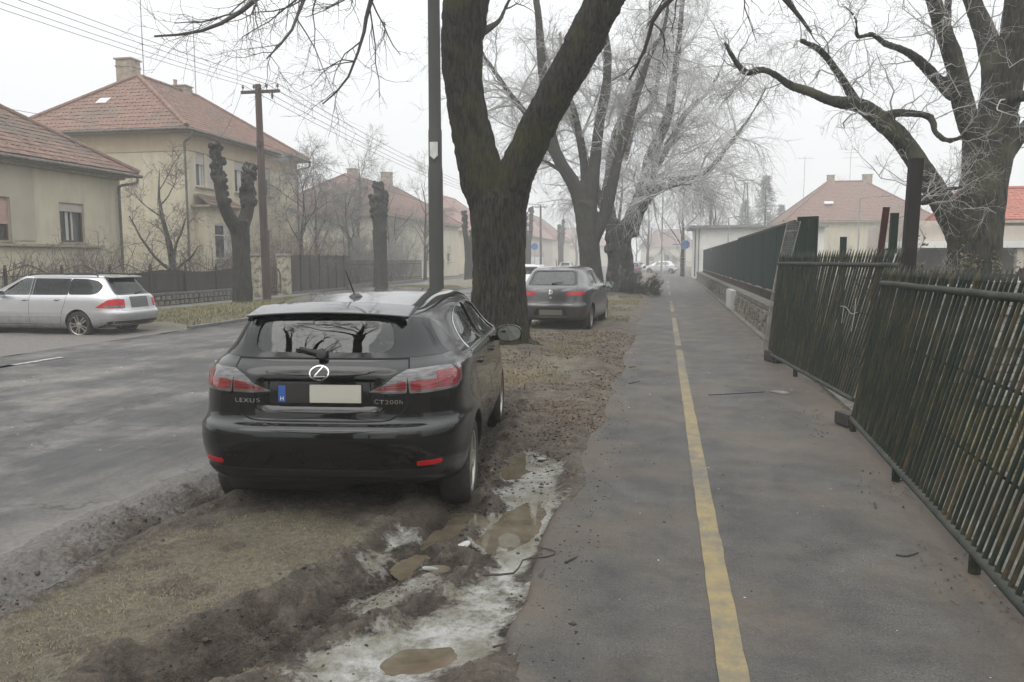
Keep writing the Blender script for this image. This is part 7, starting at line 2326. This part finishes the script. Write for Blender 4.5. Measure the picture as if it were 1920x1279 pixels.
patch("number_plate", bvB, 'rear', rounded([(-.26, .385), (.26, .385), (.26, .50), (-.26, .50)], .006, 2), 0.010, mat("plate_olive", (0.24, 0.235, 0.19), (0.22, 0.215, 0.175), 3, .5), carB, 0.1, 0.01)
patch("plate_recess", bvB, 'rear', [(-.40, .375), (.40, .375), (.31, .525), (-.31, .525)], 0.003, M_trim, carB, 0.06, 0.004)
# square emblem made of two hooked strokes
for q in ([(-.045, .885), (.05, .885), (.05, .912), (-.045, .935)], [(-.05, .825), (.045, .848), (.045, .872), (-.05, .872)], [(-.05, .872), (-.02, .872), (-.02, .89), (-.05, .89)], [(.02, .868), (.05, .868), (.05, .885), (.02, .885)]):
    patch("emblem", bvB, 'rear', q, 0.006, M_chrome, carB, 0.05, 0.006)
patch("hatch_lock", bvB, 'rear', [(.03 * math.cos(a), .76 + .03 * math.sin(a)) for a in np.linspace(0, 2 * math.pi, 16, endpoint=False)], 0.005, M_chrome, carB, 0.05, 0.005)
an = MB(); an.tube([(0, .70, 1.43), (0, .62, 1.60)], [.008, .005], 6); an.build("antenna", M_trim, carB)
wp_ = MB(); h0, n0 = hit(bvB, VIEWS['rear'], 0, 1.05); h1, n1 = hit(bvB, VIEWS['rear'], .24, 1.09); wp_.tube([h0 + n0 * .02, h1 + n1 * .02], [.014, .008], 6); wp_.build("rear_wiper", M_trim, carB)

# ---------------------------------------------------------------- silver estate at the left edge
ESTATE = dict(name="estate_car", yc=2.3, i_green=12, hood0=3.4, hood1=4.45, drop_r=0.035, dr0=1.2, dr1=0.3, drop_f=0.03, df0=2.5, df1=3.1, tail_up=0.06, crown=0.025,
    rings=[(0.20, .72, .22, 4.3, .20), (0.23, .82, .12, 4.45, .23), (0.33, .865, .045, 4.53, .30), (0.46, .885, .010, 4.55, .40), (0.56, .890, .0, 4.56, .46), (0.61, .890, .008, 4.56, .50), (0.64, .886, .05, 4.55, .54), (0.72, .882, .085, 4.53, .60),
           (0.84, .874, .095, 4.48, .66), (0.94, .856, .12, 4.38, .74), (0.985, .83, .155, 4.15, .86), (1.02, .795, .20, 3.80, .97), (1.10, .755, .26, 3.62, 1.06), (1.24, .705, .36, 3.30, 1.23), (1.37, .655, .45, 3.00, 1.37), (1.43, .612, .50, 2.88, 1.43), (1.46, .55, .57, 2.76, 1.46)],
    cavity=[(0.74, .68, .50, 3.4), (0.98, .74, .38, 3.5), (1.10, .69, .40, 3.40), (1.25, .64, .48, 3.12), (1.405, .57, .62, 2.84)],
    side_windows=[win_side([(1.36, 1.01), (1.36, 1.385), (.92, 1.375), (.66, 1.33), (.52, 1.20), (.60, 1.045), (.75, 1.015)], .09), win_side([(1.40, 1.005), (2.33, 1.0), (2.33, 1.392), (1.40, 1.387)], .02), win_side([(2.41, 1.0), (3.22, .995), (3.05, 1.15), (2.75, 1.34), (2.62, 1.388), (2.41, 1.392)], .03)],
    side_glass=[M_cglass_d, M_cglass_d, M_cglass], side_frits=[[(2.34, .998), (2.40, .998), (2.40, 1.392), (2.34, 1.392)], [(1.362, 1.008), (1.398, 1.008), (1.398, 1.386), (1.362, 1.386)]],
    rear_open=rounded([(-.56, 1.03), (.56, 1.03), (.48, 1.37), (-.48, 1.37)], .08, 6), rear_frit=rounded([(-.60, 1.0), (.60, 1.0), (.51, 1.40), (-.51, 1.40)], .05, 3),
    wind_open=rounded([(-.64, 1.06), (.64, 1.06), (.53, 1.38), (-.53, 1.38)], .06), L_front_cut=(3.0, 4.7),
    axles=(1.07, 3.65), wr=.315, arch=.352, tw=.215, track=1.54, wheel=(10, True, .74, 'gv'), seat_y=(1.55, 2.45), seat_z=.55, dash_y=3.3, mirror=(3.02, 1.02), paint=M_paint_s, handle_mat=M_paint_s, rear_glass=M_cglass_d,
    side_seams=[smooth_line([(1.38, 1.0), (1.40, .85), (1.46, .68), (1.52, .5), (1.55, .32)], 30), [(2.37, .99), (2.38, .32)], smooth_line([(3.24, .97), (3.30, .7), (3.26, .32)], 20), [(1.55, .32), (3.26, .32)]],
    side_trims=[([(1.5, .52), (3.25, .50)], .035, M_paint_s), ([(.60, 1.40), (1.4, 1.412), (2.4, 1.415)], .015, M_trim)], handles=[(1.62, .90), (2.50, .89)],
    rear_seams=[smooth_line([(-.52, 1.40), (-.60, 1.02), (-.62, .85), (-.60, .68), (-.5, .645), (0, .64), (.5, .645), (.60, .68), (.62, .85), (.60, 1.02), (.52, 1.40)], 100)],
    subdiv=1, pq=(4.6, 11), pqg=(5, 9))
carC, bvC = build_car(ESTATE, "silver estate car with roof rails parked across the verge at left", (-11.30, 15.1, -0.06), R(90))
carC.scale = (.92, .92, .92)
for s in (-1, 1):
    dv = diag(40, s); ao = lambda x, y: x * math.cos(R(40)) + y * math.sin(R(40))
    lam = [(ao(.50, .10), .70), (ao(.50, .11), .905), (ao(.72, .20), .915), (ao(.80, .34), .885), (ao(.862, .62), .715), (ao(.82, .34), .70)]
    l_ = patch("tail_lamp", bvC, dv, rounded(lam, .03, 3), 0.008, M_refl_r, carC, 0.04, 0.012)
    c_ = [(ao(.54, .10), .715), (ao(.54, .10), .755), (ao(.84, .40), .762), (ao(.84, .45), .72)]
    patch("clear_lens", bvC, dv, rounded(c_, .01, 2), 0.0105, M_lens_c, l_, 0.05, 0.002)
    rl = MB(); rl.tube(catmull([(s * .565, .72, 1.425), (s * .57, .82, 1.478), (s * .57, 1.6, 1.492), (s * .565, 2.45, 1.482), (s * .56, 2.62, 1.435)], 24), .016, 8); rl.build("roof_rail", M_trim, carC, 40)
patch("number_plate", bvC, 'rear', rounded([(-.30, .70), (.30, .70), (.30, .95), (-.30, .95)], .006, 2), 0.012, M_plate_gr, carC, 0.1, 0.012)
patch("rear_valance", bvC, 'rear', rounded([(-.80, .25), (.80, .25), (.82, .40), (-.82, .40)], .03, 3), 0.004, M_trim, carC, 0.06, 0.004)
sp = MB(); sp.box((0, .50, 1.425), (1.02, .24, .03), Matrix.Rotation(R(6), 3, 'X')); sp.build("roof_spoiler", M_paint_s, carC, bevel=.012)
wp_ = MB(); h0, n0 = hit(bvC, VIEWS['rear'], 0, 1.02); h1, n1 = hit(bvC, VIEWS['rear'], .30, 1.06); wp_.tube([h0 + n0 * .02, h1 + n1 * .02], [.016, .009], 6); wp_.build("rear_wiper", M_trim, carC)
an = MB(); an.tube([(0, .85, 1.46), (0, .72, 1.62)], [.008, .005], 6); an.build("antenna", M_trim, carC)

# ---------------------------------------------------------------- cars far down the street: copies with their own paint
def car_copy(src, label, loc, yaw, paint_):
    c = copy_tree(src); c.location = loc; c.rotation_euler = (0, 0, yaw); c['label'] = label; c['group'] = "cars far down the street"
    for o in [x for x in bpy.data.objects if x.parent == c]:
        for sl in o.material_slots:
            if sl.material in (M_paint_g, M_paint_s):
                sl.link = 'OBJECT'; sl.material = paint_
    return c
p = gp(1196, 521)
car_copy(carB, "small black car with red lamps parked past the willow", (-2.55, 62.0, 0), 0.0, M_paint_d)
car_copy(carB, "white car on the road just behind the grey hatchback", (-5.2, 31.5, 0.0), R(180), M_paint_w)
q = aty(1035, 500, 82)
car_copy(carC, "white van-like estate parked far left by the pale gate", (-10.9, 86, 0), 0.0, M_paint_w)
q = aty(1290, 500, 90)
car_copy(carB, "white car behind the far tree carrying the sign", (1.6, 92, 0), R(80), M_paint_w)
car_copy(carC, "pale estate at the far end of the street", (-2.2, 105, 0), R(90), M_paint_w)
# ================================================================== SMALL THINGS ON THE GROUND
rs = np.random.default_rng(900)
M_straw = mat("straw_blade", (0.26, 0.215, 0.125), (0.125, 0.105, 0.060), 1.4, 0.85)
M_straw2 = mat("greenish_blade", (0.155, 0.150, 0.070), (0.215, 0.185, 0.10), 1.0, 0.85)
def blades(name, x, y, z, h, lean, w, material):
    n = len(x)
    a = rs.uniform(0, 2 * math.pi, n); d = np.stack([np.cos(a), np.sin(a), np.zeros(n)], 1); s = np.stack([-np.sin(a), np.cos(a), np.zeros(n)], 1)
    b = np.stack([x, y, z], 1); hh = h * rs.uniform(.5, 1.3, n); ln = lean * rs.uniform(.4, 1.5, n); ww = (w * rs.uniform(.6, 1.3, n))[:, None]
    m1 = b + d * (hh * ln * .35)[:, None] + np.array([0, 0, 1.]) * (hh * .6)[:, None]
    tip = b + d * (hh * ln)[:, None] + np.array([0, 0, 1.]) * (hh * np.clip(1 - .45 * ln, .1, 1))[:, None]
    V = np.stack([b - s * ww, b + s * ww, m1 + s * ww * .8, m1 - s * ww * .8, tip], 1).reshape(-1, 3)
    i = np.arange(n)[:, None] * 5
    F = np.concatenate([i + np.array([[0, 1, 2]]), i + np.array([[0, 2, 3]]), i + np.array([[3, 2, 4]])], 0)
    me = fast_mesh(name, V, F); me.materials.append(material)
    return me
def scatter(n, x0, x1, y0, y1, keep, hfun=None):
    x = rs.uniform(x0, x1, n); y = rs.uniform(y0, y1, n)
    k = keep(x, y)
    x, y = x[k], y[k]
    z = hfun(x, y) if hfun else np.zeros(len(x))
    return x, y, z
vh = lambda x, y: verge_h(x, y)[0]
def on_straw(x, y):
    h, d_in, ice, pud, st, rough = verge_h(x, y)
    return (st + .25 * (fbm(x * 2.2, y * 2.2, 0, 4, 71) - .5) > -.02) & (rough < .5) & (rs.random(len(x)) < .75)
# straw-coloured flattened turf on the hump between the ruts
x, y, z = scatter(52000, -4.0, -1.0, 1.6, 5.6, on_straw, vh)
stuff(tag(link("dry_grass", blades("dry_grass", x, y, z - .004, .020, 1.6, .0014, M_straw)), "flattened straw-coloured grass on the hump between the wheel ruts", "grass"))
# longer dry grass around the foot of the near tree and in front of the grey hatchback
def by_tree(x, y):
    h, d_in, *_ = verge_h(x, y)
    f = fbm(x * 1.3, y * 1.1, 0, 3, 74)
    return (d_in > .12) & (f > .46) & (x < -1.0 - .25 * fbm(x, y, 0, 2, 75))
x, y, z = scatter(30000, -3.4, -0.9, 8.6, 16.4, by_tree, vh)
stuff(tag(link("dry_grass", blades("dry_grass", x, y, z - .005, .055, 1.1, .0022, M_straw)), "pale dry grass around the foot of the near tree", "grass"))
x, y, z = scatter(30000, -3.5, -0.85, 16, 36, lambda x, y: (verge_h(x, y)[1] > .1) & (fbm(x * .9, y * .5, 0, 3, 73) > .44), vh)
stuff(tag(link("dry_grass", blades("dry_grass", x, y, z - .005, .075, .9, .004, M_straw2)), "dry verge grass beside the grey hatchback and beyond", "grass"))
x, y, z = scatter(60000, -14.9, -11.0, 16.0, 42, lambda x, y: (y + 1.2 * fbm(x, y, 0, 3, 82) > 16.9), lambda x, y: lverge_h(x, y))
stuff(tag(link("verge_grass", blades("verge_grass", x, y, z - .005, .10, .8, .005, M_straw2)), "yellow-green grass strip along the far kerb", "grass"))
# rank grass and leaves behind the leaning panels
x, y, z = scatter(26000, 2.1, 6.5, 2.5, 15.5, lambda x, y: fbm(x * 1.2, y * 1.2, 0, 3, 91) > .42, lambda x, y: 0 * x - .03)
stuff(tag(link("yard_grass", blades("yard_grass", x, y, z, .11, .9, .004, M_straw2)), "rank yellowish grass in the yard behind the panels", "grass"))
# weeds and dirt along the foot of the leaning panels and the rubble wall
x, y, z = scatter(5200, 1.55, 2.1, 2.4, 16.5, lambda x, y: (np.abs(x - np.interp(y, [2, 4.2, 6, 7.9, 12, 16.5], [1.72, 1.78, 1.9, 2.03, 2.1, 2.08])) < .10) & (fbm(x * 3, y * 2, 0, 3, 95) > .5), lambda x, y: 0 * x + .0)
stuff(tag(link("weeds", blades("weeds", x, y, z, .06, 1.0, .0022, M_straw2)), "weeds growing along the foot of the leaning panels", "grass"))
# fallen leaves
def leaves(n, x0, x1, y0, y1, keep, hf, size, label, seed):
    x, y, z = scatter(n, x0, x1, y0, y1, keep, hf)
    me = leaf_quads("leaf_litter", np.stack([x, y, z + .006], 1), size, M_dryleaf, np.random.default_rng(seed), .75)
    return stuff(tag(link("leaf_litter", me), label, "leaves"))
leaves(9000, -2.9, -0.55, 7.2, 16.5, lambda x, y: (verge_h(x, y)[1] > -.05) & (fbm(x * 1.6, y * 1.6, 0, 3, 92) > .40), vh, .018, "brown fallen leaves on the verge by the near tree", 1)
leaves(2600, -2.4, -0.6, 5.0, 8.5, lambda x, y: (verge_h(x, y)[1] > -.05) & (verge_h(x, y)[2] < -.02) & (fbm(x * 2, y * 2, 0, 3, 93) > .45), vh, .014, "brown fallen leaves between the black car and the path", 2)
leaves(1500, 1.35, 2.0, 2.6, 15.0, lambda x, y: fbm(x * 2, y * 1.2, 0, 3, 96) > .52, lambda x, y: 0 * x + .002, .011, "small dark leaves and dirt along the panels' foot", 4)
leaves(6000, 2.0, 6.5, 2.5, 15.5, lambda x, y: x == x, lambda x, y: 0 * x - .025, .025, "fallen leaves in the yard behind the panels", 3)
# mud clods thrown up along the ruts
def clods(n, rut, spread, size, label, seed):
    rr = np.random.default_rng(seed)
    mbs_v, mbs_f, o = [], [], 0
    ph = (1 + 5 ** .5) / 2
    ico = unit(np.array([(-1, ph, 0), (1, ph, 0), (-1, -ph, 0), (1, -ph, 0), (0, -1, ph), (0, 1, ph), (0, -1, -ph), (0, 1, -ph), (ph, 0, -1), (ph, 0, 1), (-ph, 0, -1), (-ph, 0, 1)], float))
    IF = np.array([(0, 11, 5), (0, 5, 1), (0, 1, 7), (0, 7, 10), (0, 10, 11), (1, 5, 9), (5, 11, 4), (11, 10, 2), (10, 7, 6), (7, 1, 8), (3, 9, 4), (3, 4, 2), (3, 2, 6), (3, 6, 8), (3, 8, 9), (4, 9, 5), (2, 4, 11), (6, 2, 10), (8, 6, 7), (9, 8, 1)])
    q = catmull(np.c_[rut, np.zeros(len(rut))], 200)
    i = rr.integers(0, 200, n)
    x = q[i, 0] + rr.normal(0, spread, n); y = q[i, 1] + rr.normal(0, spread, n)
    k = (y > 1.3) & (verge_h(x, y)[1] > .02); x, y = x[k], y[k]
    z = vh(x, y)
    s = size * rr.lognormal(0, .5, len(x))
    V = (np.stack([x, y, z], 1)[:, None, :] + ico[None] * s[:, None, None] * rr.uniform(.6, 1.25, (len(x), 12, 1)) * np.array([1, 1, .7]))
    F = IF[None] + (np.arange(len(x)) * 12)[:, None, None]
    me = fast_mesh("mud_clods", V.reshape(-1, 3), F.reshape(-1, 3)); me.materials.append(M_clod); set_smooth(me)
    stuff(tag(link("mud_clods", me), label, "mud"))
M_clod = mat("mud_clod", (0.060, 0.047, 0.036), (0.034, 0.027, 0.021), 30, 0.65, bmp=0.6, bscale=120)
clods(600, RUT_L, .13, .0045, "mud clods along the left wheel rut", 11)
clods(800, RUT_R, .17, .0048, "mud clods along the right wheel rut", 12)
clods(300, RUT_M, .10, .0042, "mud clods along the old tyre track", 13)
clods(700, W([(900, 1010), (960, 900), (1030, 830), (1075, 800)]),   .16, .007, "mud clods beside the front wheel", 14)
# white grit and crumbs on the asphalt
def grit(n, x0, x1, y0, y1, size, material, label, seed, zf=path_z):
    rr = np.random.default_rng(seed)
    x = rr.uniform(x0, x1, n); y = rr.uniform(y0, y1, n); z = zf(x, y) + size * .3
    oc = np.array([(1, 0, 0), (-1, 0, 0), (0, 1, 0), (0, -1, 0), (0, 0, 1), (0, 0, -1)], float)
    OF = np.array([(0, 2, 4), (2, 1, 4), (1, 3, 4), (3, 0, 4), (2, 0, 5), (1, 2, 5), (3, 1, 5), (0, 3, 5)])
    V = np.stack([x, y, z], 1)[:, None] + oc[None] * (size * rr.lognormal(0, .5, n))[:, None, None] * rr.uniform(.6, 1.3, (n, 6, 1)) * np.array([1, 1, .6])
    me = fast_mesh("grit", V.reshape(-1, 3), (OF[None] + (np.arange(n) * 6)[:, None, None]).reshape(-1, 3)); me.materials.append(material)
    stuff(tag(link("grit", me), label, "grit"))
M_grit_w = mat("white_grit", (0.62, 0.61, 0.58), (0.45, 0.44, 0.42), 9, 0.7)
M_grit_d = mat("dark_crumb", (0.030, 0.025, 0.020), (0.055, 0.045, 0.035), 9, 0.8)
grit(60, -0.6, 1.7, 2.4, 12, .006, M_grit_w, "white grit scattered on the path", 21)
grit(500, -0.75, 1.7, 2.4, 14, .003, M_grit_d, "dark crumbs scattered on the path", 22)
grit(900, -0.70, -0.3, 2.6, 14, .004, M_grit_d, "mud crumbs along the path's left edge", 23)
grit(120, -9.8, -3.6, 4, 18, .009, M_grit_w, "pale chips on the road", 24, lambda x, y: .02 * np.sin((x + 10.9) / 7.9 * math.pi))
# fallen sticks
M_stick = mat("fallen_stick", (0.040, 0.032, 0.026), (0.065, 0.053, 0.042), 12, 0.8)
def stick(pts, r, label, zf=None):
    P = np.array([gp(u, v) for u, v in pts]); P = catmull(P, 12)
    P[:, 2] = (vh(P[:, 0], P[:, 1]) if zf is None else zf(P[:, 0], P[:, 1])) + r
    o = MB().tube(P, np.linspace(r, r * .5, 12), 6).build("fallen_stick", M_stick, None, 40)
    return tag(o, label, "stick", "fallen sticks")
mx_ = lambda x, y: np.maximum(vh(x, y), path_z(x, y))
stick([(905, 1080), (960, 1078), (975, 1062), (985, 1050), (1030, 1045), (1040, 1035), (1010, 1028)], .006, "long bent stick lying across the ice at the path edge", mx_)
stick([(1060, 1057), (1082, 1046)], .007, "short dark stick on the path left of the bent one", path_z)
stick([(1680, 1042), (1700, 1044), (1722, 1038)], .006, "thin stick on the path near the panel foot", path_z)
stick([(1640, 945), (1642, 955)], .008, "tiny dark twig on the path under the near panel", path_z)
stick([(925, 1216), (945, 1210)], .006, "short stick on the lower edge of the ice", mx_)
stick([(40, 1112), (95, 1092), (130, 1100)], .005, "pale stick in the left rut", None)
stick([(1180, 690), (1192, 688)], .009, "small stick on the path beside the leaves", path_z)
stick([(1180, 720), (1200, 716)], .008, "small stick near the verge, ahead of the black car", path_z)
# broken ice plates standing in the puddle
M_ice = mat("ice_plate", (0.40, 0.40, 0.38), (0.24, 0.235, 0.215), 14, 0.25, coat=0.3)
for i, (u, v, s, lab) in enumerate(((842, 1008, .05, "broken ice plate standing in the puddle, left one"), (872, 1030, .055, "broken ice plate lying by the small puddle"), (1015, 862, .07, "pale crust of ice by the front wheel"), (805, 1062, .05, "small ice shard on the mud ridge"))):
    p = gp(u, v, -.03); z = vh(np.array([p[0]]), np.array([p[1]]))[0]
    a = np.linspace(0, 2 * math.pi, 9, endpoint=False); rr = s * (0.7 + .5 * rs.random(9))
    mb = MB(); mb.poly_prism([(rr[k] * math.cos(a[k]), .55 * rr[k] * math.sin(a[k]), 0) for k in range(9)], (0, 0, .012))
    o = mb.build("ice_plate", M_ice, None, bevel=.003); o.location = (p[0], p[1], z + .012); o.rotation_euler = (R(rs.uniform(-14, 14)), R(rs.uniform(-14, 14)), rs.uniform(0, 3))
    tag(o, lab, "ice")
# white strands added for the white marks and bright gaps between the bars
M_wmarks = mat("white_marks", (0.62, 0.62, 0.60), (0.5, 0.5, 0.48), 4, 0.4)
wt = MB()
for k, line in enumerate(([(1585, 574), (1596, 576), (1606, 588), (1618, 586)], [(1593, 574), (1590, 590), (1588, 606)], [(1615, 560), (1612, 590), (1608, 612), (1606, 622)])):
    P = np.array([aty(u, v, 9.0 - (u - 1590) * .004) for u, v in line])
    P[:, 0] -= .055
    wt.tube(catmull(P, 16), .0022, 5)
tag(wt.build("white_marks", M_wmarks, None, 40), "tangled white wire caught on the farther gate panel", "wire")

# ================================================================== HAZE
hz = MB(); hz.box((0, 127.5, 8.3), (330, 360, 18.8))
m = bpy.data.materials.new("fog"); m.use_nodes = True
t = m.node_tree; t.nodes.clear()
out = _n(t, "ShaderNodeOutputMaterial"); pv = _n(t, "ShaderNodeVolumePrincipled")
pv.inputs['Color'].default_value = (0.97, 0.985, 1.0, 1)
pv.inputs['Density'].default_value = HAZE_D
pv.inputs['Anisotropy'].default_value = 0.2
t.links.new(pv.outputs[0], out.inputs['Volume'])
haze = hz.build("haze", m)
haze['kind'] = 'stuff'
haze['label'] = "even pale winter fog filling the street"
haze['category'] = "fog"
